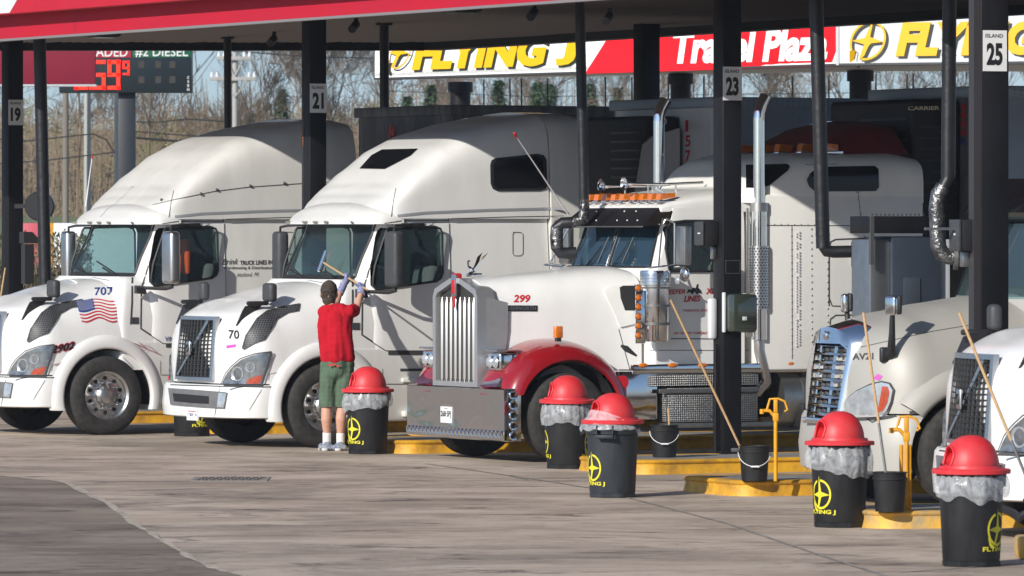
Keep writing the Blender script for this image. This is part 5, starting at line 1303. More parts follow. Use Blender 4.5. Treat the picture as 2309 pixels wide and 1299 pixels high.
WA = [(1.12, 1.95), (1.48, 2.60), (2.25, 2.60), (2.25, 1.90)]
cut(cA, [cutm(stack([(1.1, .70, 1.08), (1.85, .70, 1.08), (2.62, 1.0, 1.08)], .4, 2.2, 2.7).mesh()), cutm(MB().prism(WA, -1.3, 1.3, 'xz').mesh()), cutm(MB().prism([(-1.0, 1.92), (1.0, 1.92), (.96, 2.64), (-.96, 2.64)], .3, 1.12, 'yz').mesh())])
def cabuA(v, z, off=.004):
    a = min(1, abs(v)/1.145); return .60 + max(0, z-1.85)*.376 + .5*(1-(1-a**2.2)**(1/2.2)) - off
vs = [-1.02 + 2.04*i/24 for i in range(25)]; g_ = glass_grid(lambda v, z: (cabuA(v, z), -v, z), vs, [1.90 + .76*j/6 for j in range(7)]).obj('windshield', 'ws', tA, 80)
rA = dome(1.14, .90, .5, 2.2, 3.7, 2.70, [(.9, 2.75), (1.3, 2.95), (2., 3.3), (3.7, 3.5)], 3, 2.2).obj('cab_roof', 'silver', tA, 60)
vA = MB(); vA.add([(cabuA(v, 2.66)-.22, -v, 2.70) for v in vs] + [(cabuA(v, 2.80)+.02, -v, 3.02) for v in vs], [(i, i+1, 26+i, 25+i) for i in range(24)]); vA.obj('sun_visor', 'bg', tA, 60)
for v in (-.8, -.4, 0, .4, .8): MB().ball((cabuA(v, 2.8)+.03, -v, 2.86), .10, 12, (1.2, .55, .5)).obj('roof_lamp', 'amber', tA)
interior(tA, 'seat', .95, 1.15, 1.0, 2.1)
for sg in (1, -1):
    wheel(tA, 0, sg*1.2, .49, sg)
    ln = MB(); vs_ = []; n_ = 30
    for i in range(n_+1):
        a = radians(-10 + 200*i/n_); vs_ += [(.02 + .592*cos(a), -sg*1.10, .47 + .592*sin(a)), (.02 + .592*cos(a), -sg*.5, .47 + .592*sin(a))]
    vs_ += [(.02, -sg*.45, .48)]
    ln.add(vs_, [(2*i, 2*i+1, 2*i+3, 2*i+2) for i in range(n_)] + [(2*i+1, 2*i+3, len(vs_)-1) for i in range(n_)]); ln.obj('wheel_well', 'dark', tA)
    fl = MB(); prof = [(.594, 1.09), (.594, 1.165), (.60, 1.185), (.64, 1.195), (.72, 1.18), (.80, 1.13), (.84, 1.05)]; vs_ = []; k = len(prof); n_ = 36
    for i in range(n_+1):
        a = radians(-16 + 160*i/n_)
        for r, v in prof: vs_.append((.02 + r*cos(a), -sg*v, max(.47 + r*sin(a), .31)))
    fl.add(vs_, [(i*k+j, (i+1)*k+j, (i+1)*k+j+1, i*k+j+1) for i in range(n_) for j in range(k-1)]); fl.obj('wheel_flare', 'silver', tA, 60)
un = MB(); un.box((-.8, -.75, .38), (4, .75, .8)); un.obj('chassis', 'dark', tA)
S = Surf([hA, bA, cA]); SH = Surf([hA])
# grille in the local front plane
def ga_(a, b, off=0): return (-.985 + .115*b + .05*a*a - off - (.02 if b > .9 else 0), -a*(.355 + .05*b), .80 + .74*b)
gA = MB(); A_ = [-1, -.5, 0, .5, 1]
def strp(mb, P, Q, dp=.03):
    P = [Vector(p) for p in P]; Q = [Vector(p) for p in Q]; n = len(P); D = Vector((dp, 0, 0)); vs = P + Q + [p + D for p in P] + [q + D for q in Q]
    fs = [(i, i+1, n+i+1, n+i) for i in range(n-1)] + [(i, 2*n+i, 2*n+i+1, i+1) for i in range(n-1)] + [(n+i, n+i+1, 3*n+i+1, 3*n+i) for i in range(n-1)] + [(0, n, 3*n, 2*n), (n-1, 3*n-1, 4*n-1, 2*n-1)]
    mb.add(vs, fs)
strp(gA, [ga_(a, 0, -.01) for a in A_], [ga_(a, 1, -.01) for a in A_]); gAo = gA.obj('grille', 'dark', tA)
br = MB()
for i in range(9): b = .03 + .108*i; strp(br, [ga_(a, b, .055) for a in A_], [ga_(a, b+.042, .018) for a in A_], .03)
for a in (-.45, .45): strp(br, [ga_(a-.07, 0, .012), ga_(a+.07, 0, .012)], [ga_(a-.07, .93, .012), ga_(a+.07, .93, .012)], .02)
br.obj('grille_slat', 'chrome', gAo, 20)
bl = MB()
for i in range(8):
    for a in (-.75, -.15, .15, .75): bl.ball(ga_(a, .085 + .108*i, .0), .035, 8, (.5, 1.2, .9))
bl.obj('grille_mesh', 'gplastic', gAo)
sr = MB(); outer = [(-1.05, -.06), (-1.07, .5), (-1.10, .92), (-.85, 1.06), (-.4, 1.12), (0, 1.14), (.4, 1.12), (.85, 1.06), (1.10, .92), (1.07, .5), (1.05, -.06)]
inner = [(-.98, .0), (-.98, .5), (-.96, .86), (-.72, .93), (-.3, .93), (0, .93), (.3, .93), (.72, .93), (.96, .86), (.98, .5), (.98, .0)]
n_ = 11; vs = [ga_(a*1.06, b, .04) for a, b in outer] + [ga_(a, b, .045) for a, b in inner] + [(lambda q: (q[0]+.20, q[1]*1.16, q[2]+.04*max(0, b-.8)*5))(ga_(a*1.08, b, .0)) for a, b in outer]
fs = []
for i in range(n_-1): fs += [(i, i+1, n_+i+1, n_+i), (i+1, i, 2*n_+i, 2*n_+i+1)]
sr.add(vs, fs); sro = sr.obj('grille_surround', 'chrome', gAo, 60)
MB().lathe([(0, .02), (.035, .016), (.045, .0)], 16, M4=Matrix.Translation(ga_(0, 1.03, .05)) @ Matrix.Rotation(radians(-90), 4, 'Y')).obj('emblem', 'chrome', gAo)
MB().bbox((-1.02, -.37, .74), (-.9, .37, .80), .015).obj('grille_lower_trim', 'chrome', gAo)
hl = patch('headlight', SH, [(1900,922),(1912,900),(1934,882),(1965,868),(1990,862),(2006,866),(2014,880),(2010,905),(2000,928),(1990,939),(1950,942),(1905,943)], 'lens2', tA, off=.006, thick=.012, cell=9)
patch('turn_lamp', SH, [(1992,871),(2004,872),(2008,884),(2003,908),(1994,926),(1980,932),(1986,905)], 'amberred', hl, off=.021, cell=7)
tr_ = MB(); P_ = [(1900,923),(1912,900),(1934,882),(1965,867),(1990,861),(2008,865),(2017,880),(2012,908),(2003,930),(1990,941),(1950,943),(1903,944)]; ribbon(tr_, SH, P_ + P_[:1], 4, tA, .012, 6); tr_.obj('headlight_trim', 'plastic', hl)
textpx('hood_number', SH, 'AV21', (1923,812), (1970,811), 15, 'gplastic', tA, .02)
stk = patch('sticker', SH, [(1969,853),(1980,843),(1991,848),(1983,859)], 'pink', tA, off=.005, cell=5)
sm = MB(); ribbon(sm, SH, [(1920,788),(2000,770),(2100,748),(2190,733)], 1.6, tA, .004); ribbon(sm, S, [(1900,946),(1990,944),(2040,934),(2085,925)], 8, tA, .006); sm.obj('panel_seam', 'seam', tA)
for sg in (1, -1):
    l, n = SH.hit(2002, 800); L = wm(tA).inverted() @ l; y = L.y if sg > 0 else -L.y*.88; L.x += 0 if sg > 0 else .38
    hb = MB(); hb.bbox((L.x-.08, y-.03, L.z-.07), (L.x+.08, y+.03, L.z+.07), .02); 
    hb.tube([(L.x, y-.03*sg, L.z), (L.x+.0, y-.08*sg, L.z+.02), (L.x-.01, y-.12*sg, L.z+.2), (L.x-.02, y-.15*sg, L.z+.38)], .03, 10, rs=[.045, .042, .03, .024]); hbo = hb.obj('mirror_stalk', 'plastic', tA, 50)
    R_ = Matrix.Translation((L.x-.01, y-.16*sg, L.z+.45)) @ Matrix.Rotation(radians(14*sg), 4, 'Z')
    mm = MB(); mm.bbox((-.055, -.075, -.09), (.0, .075, .09), .045, 4, R_); mm.obj('hood_mirror', 'chrome', hbo, 60)
    mm = MB(); mm.bbox((.0, -.078, -.08), (.045, .078, .095), .03, 4, R_); mm.obj('mirror_back', 'plastic', hbo, 60)
# ------------------------------------------------------------ bins with red dome lids
def lid_mesh(parent, seed, rot):
    """dome with a slot-shaped opening facing rot; z=0 at the rim underside, unit = metres"""
    R = .265
    mb = MB(); n = 64
    mb.lathe([(.20, .012), (.285, .008), (.298, .0), (.300, .028), (.292, .036), (.245, .038), (.243, .05), (.24, .06)], n)
    rim = mb.obj('lid_rim', 'canred', parent, 40)
    dm = MB(); prof = [(.214*cos(radians(a))**.85 if a < 90 else 0.0001, .045 + .245*sin(radians(a))) for a in range(0, 91, 5)]
    inner = [(max(0.0001, r - .010), h - (.010 if i > 2 else 0)) for i, (r, h) in enumerate(prof)]
    dm.lathe(prof + inner[::-1][0:], n); 
    bm = bmesh.new(); me = dm.mesh(); bm.from_mesh(me); bmesh.ops.remove_doubles(bm, verts=bm.verts[:], dist=2e-4)
    bmesh.ops.recalc_face_normals(bm, faces=bm.faces[:]); bm.to_mesh(me); bm.free()
    d = link('dome_lid', me, 'canred', parent, 40)
    c = MB(); Rr = Matrix.Rotation(rot, 4, 'Z')
    pts = [(.06, -.115), (.06, .115), (.13, .13), (.17, .11), (.195, .06), (.20, 0), (.195, -.06), (.17, -.11), (.13, -.13)]
    # opening: arched prism pushed in from the rot direction
    arch = [(-.105, .066), (-.115, .12)] + [(.115*cos(radians(a)), .125 + .085*sin(radians(a))) for a in range(180, -1, -15)] + [(.115, .12), (.105, .066)]
    me2 = MB(); k = len(arch); me2.add([(.07, y, z) for y, z in arch] + [(.40, y, z) for y, z in arch], [tuple(range(k))[::-1], tuple(range(k, 2*k))] + [(i, (i+1) % k, k+(i+1) % k, k+i) for i in range(k)])
    cm = me2.mesh(); co = bpy.data.objects.new('c', cm); C.objects.link(co); co.rotation_euler = (0, 0, rot)
    cut(d, [co], 40)
    hd = MB(); 
    # raised lip round the opening following the dome
    lp = []
    for (y, z) in arch:
        # radius of dome at height z
        s = min(.999, max(0, (z-.045)/.245)); rr = .214*(cos(math.asin(s)))**.85; x = sqrt(max(.0004, rr*rr - y*y)); lp.append(Rr @ Vector((x + .004, y, z)))
    hd.tube(lp, .011, 8); hd.obj('opening_lip', 'canred', d, 60)
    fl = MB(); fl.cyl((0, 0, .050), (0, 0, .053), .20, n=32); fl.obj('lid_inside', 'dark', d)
    return d
def liner(parent, r0, z0, z1, seed, flare=.03, low=0, name='bin_liner', top=None):
    """plastic film folded over the rim"""
    n = 110; m_ = 16; vs = []
    for j in range(m_+1):
        t = j/m_; 
        for i in range(n):
            a = 2*pi*i/n; p = Vector((cos(a)*1.9, sin(a)*1.9, seed*7.3))
            hem = z0 + low*(.5+.5*sin(a*1.0+seed)) + .045*noise.noise(p*1.4)
            z = z1 + (hem - z1)*t
            r = r0 + .010 + flare*sin(t*pi*.85)*(1+.8*noise.noise(p*1.2)) + .012*noise.noise(Vector((cos(a)*7, sin(a)*7, t*.8+seed)))
            r = max(r, r0 + .006)
            vs.append((r*cos(a), r*sin(a), z))
    mb = MB(); mb.add(vs, [(j*n+i, j*n+(i+1) % n, (j+1)*n+(i+1) % n, (j+1)*n+i) for j in range(m_) for i in range(n)])
    return mb.obj(name, 'film', parent, 180)
def bin_(px, py, label, m='canblack', seed=1, rot=190, logo=None, handle=False, zl=.70, lin=(.43, .70), wonky=False, ltilt=0):
    g_ = gpt(px, py); o = empty('trash_bin', g_, 0, label, 'trash bin', 'black trash bins with red dome lids')
    b = MB(); b.lathe([(.0, .02), (.205, .02), (.212, .035), (.218, .06), (.243, .60), (.262, .605), (.266, .70), (.256, .705), (.240, .69), (.215, .10), (.0, .08)], 56); bo = b.obj('body', m, o, 35)
    ft = MB()
    for k in range(8):
        a = 2*pi*k/8; ft.bbox((-.085, -.02, 0), (.085, .02, .045), .006, 1, Matrix.Rotation(a, 4, 'Z') @ Matrix.Translation((0, .195, 0)))
    ft.lathe([(.17, .006), (.205, .006), (.205, .034), (.17, .034)], 40); ft.obj('base_ring', m, o)
    if handle:
        for a in (-15, 165):
            h = MB(); R_ = Matrix.Rotation(radians(a), 4, 'Z') @ Matrix.Translation((0, -.268, 0)) 
            h.bbox((-.085, -.045, .565), (-.07, .01, .69), .006, 2, R_); h.bbox((.07, -.045, .565), (.085, .01, .69), .006, 2, R_); h.bbox((-.085, -.055, .565), (.085, -.03, .60), .008, 2, R_); h.obj('handle', m, o)
    lid = empty('lid', (0, 0, zl), 0); bpy.data.objects.remove(lid)
    # lid parts sit in the bin's frame
    before = set(bpy.data.objects)
    lid_mesh(o, seed, radians(rot))
    for x in set(bpy.data.objects) - before:
        if x.parent == o: x.location = (0, 0, zl); x.rotation_euler = (radians(ltilt), 0, x.rotation_euler.z)
    if lin: liner(o, .250 if not wonky else .26, lin[0], lin[1], seed, low=.07)
    if wonky:   # liner blown up over the left of the lid
        vs = []; n = 44; m_ = 12
        for j in range(m_+1):
            t = j/m_
            for i in range(n+1):
                a = radians(150 + 190*i/n); 
                r = .31 + .02*noise.noise(Vector((i*.25, j*.4, 3))) - .085*sin(t*pi*.6)*(1 if 1 else 0)*t; zt = .70 + .17*max(0, sin(radians(180*(i/n)**.8)))*(1 - .55*i/n)
                zb = .655 - .05*abs(noise.noise(Vector((i*.15, 0, 9)))) - (.05 if i < 5 or i > n-6 else 0)
                z = zb + (zt - zb)*t; vs.append((r*cos(a), r*sin(a), z))
        mb = MB(); mb.add(vs, [(j*(n+1)+i, j*(n+1)+i+1, (j+1)*(n+1)+i+1, (j+1)*(n+1)+i) for j in range(m_) for i in range(n)]); mb.obj('loose_liner', 'film', o, 180)
    for la in (logo or ()):
        zc = .285; la = radians(la)
        def cy(x, z, off=.0035):
            rr_ = .217 + (.243-.217)*(z-.06)/.54 + off; a = la + x/.235
            return (rr_*sin(a), -rr_*cos(a), z)
        e = MB(); r = .105
        n_ = 30; P_ = [(r*cos(radians(-88 + 338*k/n_)), r*1.15*sin(radians(-88 + 338*k/n_))) for k in range(n_+1)]
        vs = []
        for (x, z) in P_: vs += [cy(x*1.06, zc - z*1.06), cy(x*.90, zc - z*.90)]
        e.add(vs, [(2*k, 2*k+1, 2*k+3, 2*k+2) for k in range(n_)]); lo = e.obj('emblem', 'logo', o)
        st = MB()
        for poly_ in ([(-.1,-1.5), (.12,-.2), (.95,.05), (.25,.18), (.1,.25), (-.2,1.1), (-.38,1.0), (-.2,.25), (-.95,.05), (-.2,-.2)], [(-1.0,.62), (-.78,.55), (-.7,1.0), (-.35,1.25), (-.4,1.45), (-.85,1.2)]):
            st.add([cy(x*r, zc - z*r, .005) for x, z in poly_], [tuple(range(len(poly_)))])
        st.obj('emblem_star', 'logo', lo)
        V_, F_ = textdata('FLYING J', .035); t_ = MB(); t_.add([cy(-.15 + .30*x, .108 + .045*y, .0045) for x, y in V_], F_); t_.obj('lettering', 'logo', o)
    return o
bin_(433, 983, 'bin mostly hidden by the bumper of the truck numbered 70', seed=1, logo=(40,))
bin_(829, 1023, 'bin standing right behind the man in red shorts side', seed=2, rot=192, logo=(-47,), lin=(.47, .70))
bin_(1279, 1056, 'bin with wrapped grey liner in front of the red fender wheel', seed=3, rot=186, ltilt=1.5, lin=(.42, .70), logo=(80, -88))
bin_(1381, 1121, 'dark grey bin with handle and liner blown up over its lid', m='cangrey', seed=4, rot=196, handle=True, lin=None, wonky=True, logo=(-56,), ltilt=0)
bin_(1893, 1188, 'bin with baggy clear liner in front of the silver truck', seed=5, rot=197, ltilt=-1, lin=(.43, .70), logo=(-48,))
bin_(2190, 1276, 'nearest bin, its long clear liner hanging out, at lower right', seed=6, rot=192, lin=(.50, .70), logo=(55,))
# ------------------------------------------------------------ buckets, squeegee handles, hydrants
def bucket(px, py, z, label, bail=True, s=1.0):
    g_ = gpt(px, py, z); o = empty('wash_bucket', g_, 0, label, 'bucket', 'black windshield wash buckets')
    b = MB(); b.lathe([(0, .006), (.118, .006), (.122, .0), (.14, .27), (.150, .272), (.150, .29), (.141, .292), (.143, .325), (.152, .327), (.152, .335), (.136, .335), (.118, .02), (0, .02)], 40); b.obj('body', 'canblack', o, 35)
    w2 = MB(); w2.cyl((0, 0, .20), (0, 0, .205), .128, n=30); w2.obj('water', mat('dirty_water', (.02, .025, .025), .05), o)
    if bail:
        a = MB(); pts = [(.155*cos(radians(t)), -.155*abs(sin(radians(t)))-.004, .27 - .13*abs(sin(radians(t)))) for t in range(0, 181, 12)]; a.tube(pts, .004, 6); ao = a.obj('bail_handle', 'ltwhite', o)
        MB().cyl((-.04, -.165, .14), (.04, -.165, .14), .009, n=8).obj('grip', 'ltwhite', ao)
    return o
bucket(1498, 1030, .15, 'bucket with wire handle, left of the island 23 pillar')
bucket(1701, 1084, .15, 'bucket with wire handle in front of the island 23 pillar')
bucket(2006, 1153, .15, 'black bucket without wire handle beside the chipped yellow hydrant', bail=False)
def pole_(p0, p1, label, r=.012, dark=None):
    o = empty('squeegee', p0, 0, label, 'squeegee', 'long wooden handled squeegees'); q = Vector(p1) - Vector(p0)
    k = .68 if dark else 1.0
    a = MB(); a.cyl(q*(0 if not dark else .32), q, r, n=10); a.obj('handle', 'wood', o)
    if dark: MB().cyl((0,0,0), q*.32, r*.98, n=10).obj('lower_handle', 'steel', o)
    h = MB(); d = Vector((1, .2, 0)).normalized(); h.bbox((-.10, -.015, -.02), (.10, .015, .02), .008); h.obj('head', 'gplastic', o)
    return o
b_ = gpt(1701, 1084, .15); zb = b_.y; pole_(at(1672, 1015, zb), at(1512, 676, zb-.25), 'squeegee leaning left out of the bucket below the island 23 pillar')
b_ = gpt(2006, 1153, .15); zb = b_.y; pole_(at(1998, 1072, zb), at(1947, 705, zb+.2), 'squeegee standing in the bucket in front of the AV21 lettering', dark=True)
b_ = gpt(1498, 1030, .15); pole_(at(1510, 975, b_.y), at(1507, 920, b_.y), 'short squeegee stub in the bucket left of the island 23 pillar', dark=True)
pole_(at(2336, 1130, 47.5), at(2163, 706, 47.8), 'squeegee slanting across the dark grille at the right edge', dark=True)
pole_(at(-6, 720, 84), at(12, 604, 84), 'squeegee handle just showing at the left edge')
bk = MB()
def hydrant(px, py, z, label, mtl, two=False, top=900):
    g_ = gpt(px, py, z); o = empty('water_hydrant', g_, 0, label, 'hydrant', 'yellow yard hydrants on the islands'); H = HC + (HY-top)/F*g_.y - z
    a = MB(); a.cyl((0, 0, 0), (0, 0, H-.20), .019, n=14)
    if two: a.cyl((-.045, 0, 0), (-.045, 0, H-.24), .017, n=14); a.cyl((.03, .02, 0), (.03, .02, H-.24), .015, n=14)
    a.obj('pipe', mtl, o); c = MB()
    c.bbox((-.028, -.022, H-.21), (.028, .022, H-.13), .01); c.bbox((-.02, -.018, H-.13), (.02, .018, H-.005), .006)
    c.tube([(-.015, 0, H-.16), (-.06, 0, H-.11), (-.12, 0, H-.11)], .017, 10); c.cyl((-.13, 0, H-.14), (-.13, 0, H-.095), .022, n=12); co = c.obj('valve', mtl, o, 45)
    l_ = MB(); l_.tube([(-.085, 0, H-.11), (-.055, 0, H), (.02, 0, H+.005), (.085, 0, H-.02), (.115, 0, H-.10), (.085, 0, H-.12)], .012, 8); l_.obj('lever', mtl, co, 60)
    return o
hydrant(1749, 1085, .15, 'bright yellow yard hydrant at the island tip, right of the bucket', 'yellow2')
hydrant(2044, 1150, .15, 'worn yellow hydrant with doubled pipe beside the bucket', 'yellow2', True, 940)
ob = at(2345, 1150, 46.5); 
hs_ = MB(); hs_.tube([at(x, y, 49.2) - at(2280, 1160, 49.2) for x, y in [(2258, 1146), (2285, 1158), (2297, 1168), (2312, 1158)]], .02, 8, rs=[.03, .035, .04, .03]); ho_ = hs_.obj('tow_strap', 'plastic', None); ho_.location = at(2280, 1160, 49.2)
tag(ho_, 'black strap hanging under the white bumper at the right edge', 'strap')
kb = MB(); kb.bbox((0, 0, 0), (.6, .5, .17), .03); ko = kb.obj('kerb_stone', 'yellowchip', None); ko.location = gpt(2298, 1262); tag(ko, 'stained yellow kerb end at the lower right corner', 'kerb')
# ------------------------------------------------------------ the man in red
ZP = 71.35
def pp(px, py, d=0): return at(px, py, ZP + d)
pb = gpt(752, 1020); man = empty('person', (pb.x, ZP, 0), 0, 'man in red T-shirt and green shorts, seen from behind, reaching up with a squeegee', 'person')
MO = Vector((pb.x, ZP, 0))
def organic(name, segs, m_, vox, parent, smooth=6, balls=()):
    """segs: polylines of (point, radius[, squash]) fused into one skin"""
    mb = MB()
    for seg in segs:
        for (p, r), (q, s) in zip(seg, seg[1:]):
            p = Vector(p) - MO; q = Vector(q) - MO; n = max(2, int((q-p).length / (min(r, s)*.5)))
            for i in range(n+1):
                t = i/n; c = p.lerp(q, t); mb.ball(c, r + (s-r)*t, 12)
    for (c, r, sc) in balls: mb.ball(Vector(c) - MO, r, 16, sc)
    me = mb.mesh(); o = bpy.data.objects.new(name, me); C.objects.link(o); me.materials.append(M[m_]) 
    bake(o, [('REMESH', dict(mode='VOXEL', voxel_size=vox, adaptivity=0)), ('SMOOTH', dict(factor=.6, iterations=smooth))])
    if not o.data.materials: o.data.materials.append(M[m_])
    finish(o.data, 180); o.parent = parent; return o
px_ = 1/197.
neck = pp(745, 690, .0); head = pp(742, 663, .03)
sL, sR = pp(731, 704, .02), pp(786, 704, .0)
eL, eR = pp(757, 688, .38), pp(804, 698, .14)
wL, wR = pp(769, 655, .62), pp(814, 660, .28)
hipL, hipR = pp(742, 815, 0), pp(778, 815, 0)
kL, kR = pp(737, 915, .0), pp(772, 915, .02); aL, aR = pp(737, 1002, .03), pp(768, 1005, .03)
body = organic('body', [
    [(pp(756, 830, .02), .10), (pp(757, 790, .02), .10), (pp(757, 750, .02), .10), (pp(757, 715, .02), .09)],
    [(sL, .06), (pp(745, 704, .02), .06), (pp(772, 704, .02), .06), (sR, .06)],
    [(pp(750, 706, 0), .055), (neck, .060), (pp(744, 678, .02), .060)],
    [(sL, .062), (eL, .046), (wL, .032)], [(sR, .062), (eR, .048), (wR, .033)],
    [(hipL, .085), (kL, .066), (pp(736, 945, -.015), .066), (pp(737, 975, .01), .046), (aL, .038)],
    [(hipR, .085), (kR, .066), (pp(769, 945, -.005), .066), (pp(768, 978, .02), .046), (aR, .038)]],
    'skin', .012, man, 5, balls=[(head, .098, (.93, 1.12, 1.32)), (head + Vector((0, .07, -.06)), .07, (.8, 1, .9)), (head + Vector((.093, .01, -.015)), .03, (.4, .8, 1.1)), (head + Vector((-.093, .01, -.015)), .03, (.4, .8, 1.1)), (head + Vector((.01, .135, -.02)), .022, (.7, 1, 1.2))])
# face (turned away from the camera)
fm_ = MB(); 
for s_ in (-1, 1): fm_.ball(head - MO + Vector((s_*.035, .112, .01)), .012, 10)
fm_.obj('eyes', 'ltwhite', man)
mo_ = MB(); mo_.ball(head - MO + Vector((0, .125, -.065)), .018, 10, (1.4, .4, .35)); mo_.obj('mouth', 'inkred', man)
hair = organic('hair', [], 'hair', .008, man, 2, balls=[(head + Vector((0, -.008, .045)), .103, (.95, 1.1, 1.10)), (head + Vector((0, -.036, -.045)), .088, (.96, .84, 1.12))] )
for _v in hair.data.vertices: _v.co += _v.normal*.010*noise.noise(_v.co*28)
hc = MB()
rr = random.Random(3)
for i in range(900):
    a = rr.uniform(0, 2*pi); b = rr.uniform(-.55, 1.3); d = Vector((cos(a)*cos(b)*.98, sin(a)*cos(b)*1.1, sin(b)*1.2)); 
    if d.y > .55 and d.z < .4: continue
    p = head - MO + Vector((0, -.015, .03)) + d*.100; t = Vector((rr.uniform(-1, 1), rr.uniform(-1, 1), -1.2)).normalized(); q = p + t*.022 + d*.008; s_ = d.cross(t).normalized()*.004
    hc.add([p - s_, p + s_, q], [(0, 1, 2)])
hc.obj('hair_tufts', 'hair', hair)
shirt = organic('t_shirt', [
    [(pp(741, 806, 0), .110), (pp(738, 770, 0), .105), (pp(735, 735, 0), .108), (pp(738, 712, 0), .10)],
    [(pp(782, 806, .01), .105), (pp(777, 770, 0), .105), (pp(773, 735, 0), .11), (pp(775, 712, 0), .10)],
    [(pp(760, 804, -.03), .13), (pp(757, 760, -.02), .13), (pp(755, 720, -.01), .13)],
    [(pp(733, 706, .0), .082), (pp(748, 698, .0), .078), (pp(770, 698, .0), .080), (sR, .082)],
    [(sR, .088), (pp(796, 701, .09), .080)], [(sL, .080), (pp(738, 702, .15), .072)]], 'shirt', .012, man, 4)
def wrinkle(o, amp, sc, zlo=None):
    me = o.data; me.update()
    ns = [v.normal.copy() for v in me.vertices]
    for v, n in zip(me.vertices, ns):
        p = v.co; d = noise.noise(Vector((p.x*sc*1.6, p.y*sc, p.z*sc*.55))) + .5*noise.noise(Vector((p.x*sc*3, p.y*sc*3, p.z*sc*1.2 + 9)))
        v.co += n*amp*d
def slice_below(o, z, keep_above=True):
    bm = bmesh.new(); bm.from_mesh(o.data); bmesh.ops.bisect_plane(bm, geom=bm.verts[:] + bm.edges[:] + bm.faces[:], plane_co=(0, 0, z), plane_no=(0, 0, 1), clear_inner=keep_above, clear_outer=not keep_above); bm.to_mesh(o.data); bm.free()
wrinkle(shirt, .017, 6); zs_ = HC + (HY-817)/F*ZP; slice_below(shirt, zs_)
shorts = organic('shorts', [
    [(pp(744, 822, 0), .112), (pp(740, 860, 0), .108), (pp(738, 900, 0), .100), (pp(738, 930, 0), .100)],
    [(pp(778, 822, .01), .108), (pp(777, 860, .01), .106), (pp(774, 900, .01), .100), (pp(773, 930, .01), .100)],
    [(pp(760, 818, -.02), .125), (pp(760, 835, -.02), .12)]], 'shorts', .011, man, 4)
wrinkle(shorts, .012, 8); slice_below(shorts, HC + (HY-917)/F*ZP); slice_below(shorts, HC + (HY-806)/F*ZP, False)
tr_ = MB(); 
for (x, y) in ((744, 824), (752, 823), (762, 826)): tr_.add([pp(x-5, y-3, -.162) - MO, pp(x+6, y-2, -.165) - MO, pp(x-1, y+3, -.165) - MO], [(0, 1, 2)])
tr_.obj('pocket_trim', 'inkred', shorts)
for nm_, a, b in (('sock', pp(737, 979, .015), pp(737, 1006, .03)), ('sock', pp(768, 981, .02), pp(768, 1008, .03))):
    organic(nm_, [[(a, .052), (b, .050)]], 'sock', .009, man, 3)
for ax, d, yaw in ((735, .0, -.25), (765, -.04, .30)):
    p = gpt(ax, 1019) ; p.y = ZP - .02 + d; p.z = 0
    sh_ = organic('shoe', [[(p + Vector((0, -.02, .055)), .052), (p + Vector((-.02+yaw*.0, .10, .05)), .048), (p + Vector((-.03+yaw*.15, .20, .04)), .042)]] + [[(p + Vector((-.06, -.03, .04)), .035), (p + Vector((.05, -.03, .04)), .035)]], 'shoe', .009, man, 3)
    so_ = organic('sole', [[(p + Vector((-.02, -.06, .017)), .040), (p + Vector((-.02, .08, .017)), .045), (p + Vector((-.03+yaw*.15, .21, .017)), .042)]], 'sole', .008, man, 2)
    so_.parent = sh_
    for v in so_.data.vertices: v.co.z = max(0.002, min(v.co.z, .032))
# pole and gloved hands
qa, qb = at(829, 654, 71.52), at(731, 593, 72.85)
qd = (qb - qa).normalized()
def hand(nm_, c, wrist, side):
    c = Vector(c); up = Vector((0, 0, 1)); pd = qd; back = (c - Vector(wrist)).normalized(); fw = back.cross(pd).normalized()
    segs = [[(wrist, .040), (Vector(wrist).lerp(c, .5), .043), (c - fw*.02, .042)]]
    for k in range(4):
        b = c + pd*(-.036 + .024*k) ; L_ = [.9, 1.0, .96, .82][k]
        segs.append([(b - fw*.034, .013), (b - fw*.030 + back*.036*L_, .0125), (b + fw*.012 + back*.044*L_, .012), (b + fw*.032 + back*.016*L_, .0115), (b + fw*.026 - back*.010, .011)])
    segs.append([(c - pd*.04*side - fw*.01 - back*.03, .014), (c - pd*.045*side + fw*.03 - back*.01, .013), (c - pd*.02*side + fw*.036 + back*.01, .012)])
    return organic(nm_, segs, 'glove', .007, man, 2)
cR = qa + (qb-qa)*.15; cL = qa + (qb-qa)*.47
hand('glove', cR, wR, 1); hand('glove', cL, wL, 1)
cf = [MB(), MB()]
for i_, (w_, c_) in enumerate(((wR, cR), (wL, cL))):
    a = w_ - MO; b = Vector(c_) - MO; cf[i_].cyl(a + (b-a)*-.25, a + (b-a)*.45, .046, .044, n=20); cf[i_].obj('glove_cuff', mat('cuff_%s' % 'stripe', (.13, .16, .42), .85, var=.9, vscale=40, col2=(.5, .5, .55)), man, 50)
sq = empty('squeegee', qa, 0, 'long wooden squeegee held by the man against the windshield', 'squeegee', 'long wooden handled squeegees')
MB().cyl((0,0,0), qb - qa, .0115, n=12).obj('handle', 'wood', sq)
h0, h1 = at(735, 566, 72.9), at(718, 612, 72.85); hd_ = MB(); a, b = h0 - qa, h1 - qa; hd_.tube([a, b], .020, 10); hd_.obj('head', 'chrome', sq)
bl_ = MB(); o_ = Vector((.045, -.02, 0)); bl_.add([a + o_, b + o_, b + o_*1.5, a + o_*1.5, a + o_ + Vector((0,.03,0)), b + o_ + Vector((0,.03,0)), b + o_*1.5 + Vector((0,.03,0)), a + o_*1.5 + Vector((0,.03,0))], [(0,1,2,3), (4,5,6,7), (0,1,5,4), (1,2,6,5), (2,3,7,6), (3,0,4,7)]); bl_.obj('blade', 'plastic', sq)
nk = MB(); nk.tube([qb - qa, (a+b)/2], .010, 8); nk.obj('neck', 'alu', sq)
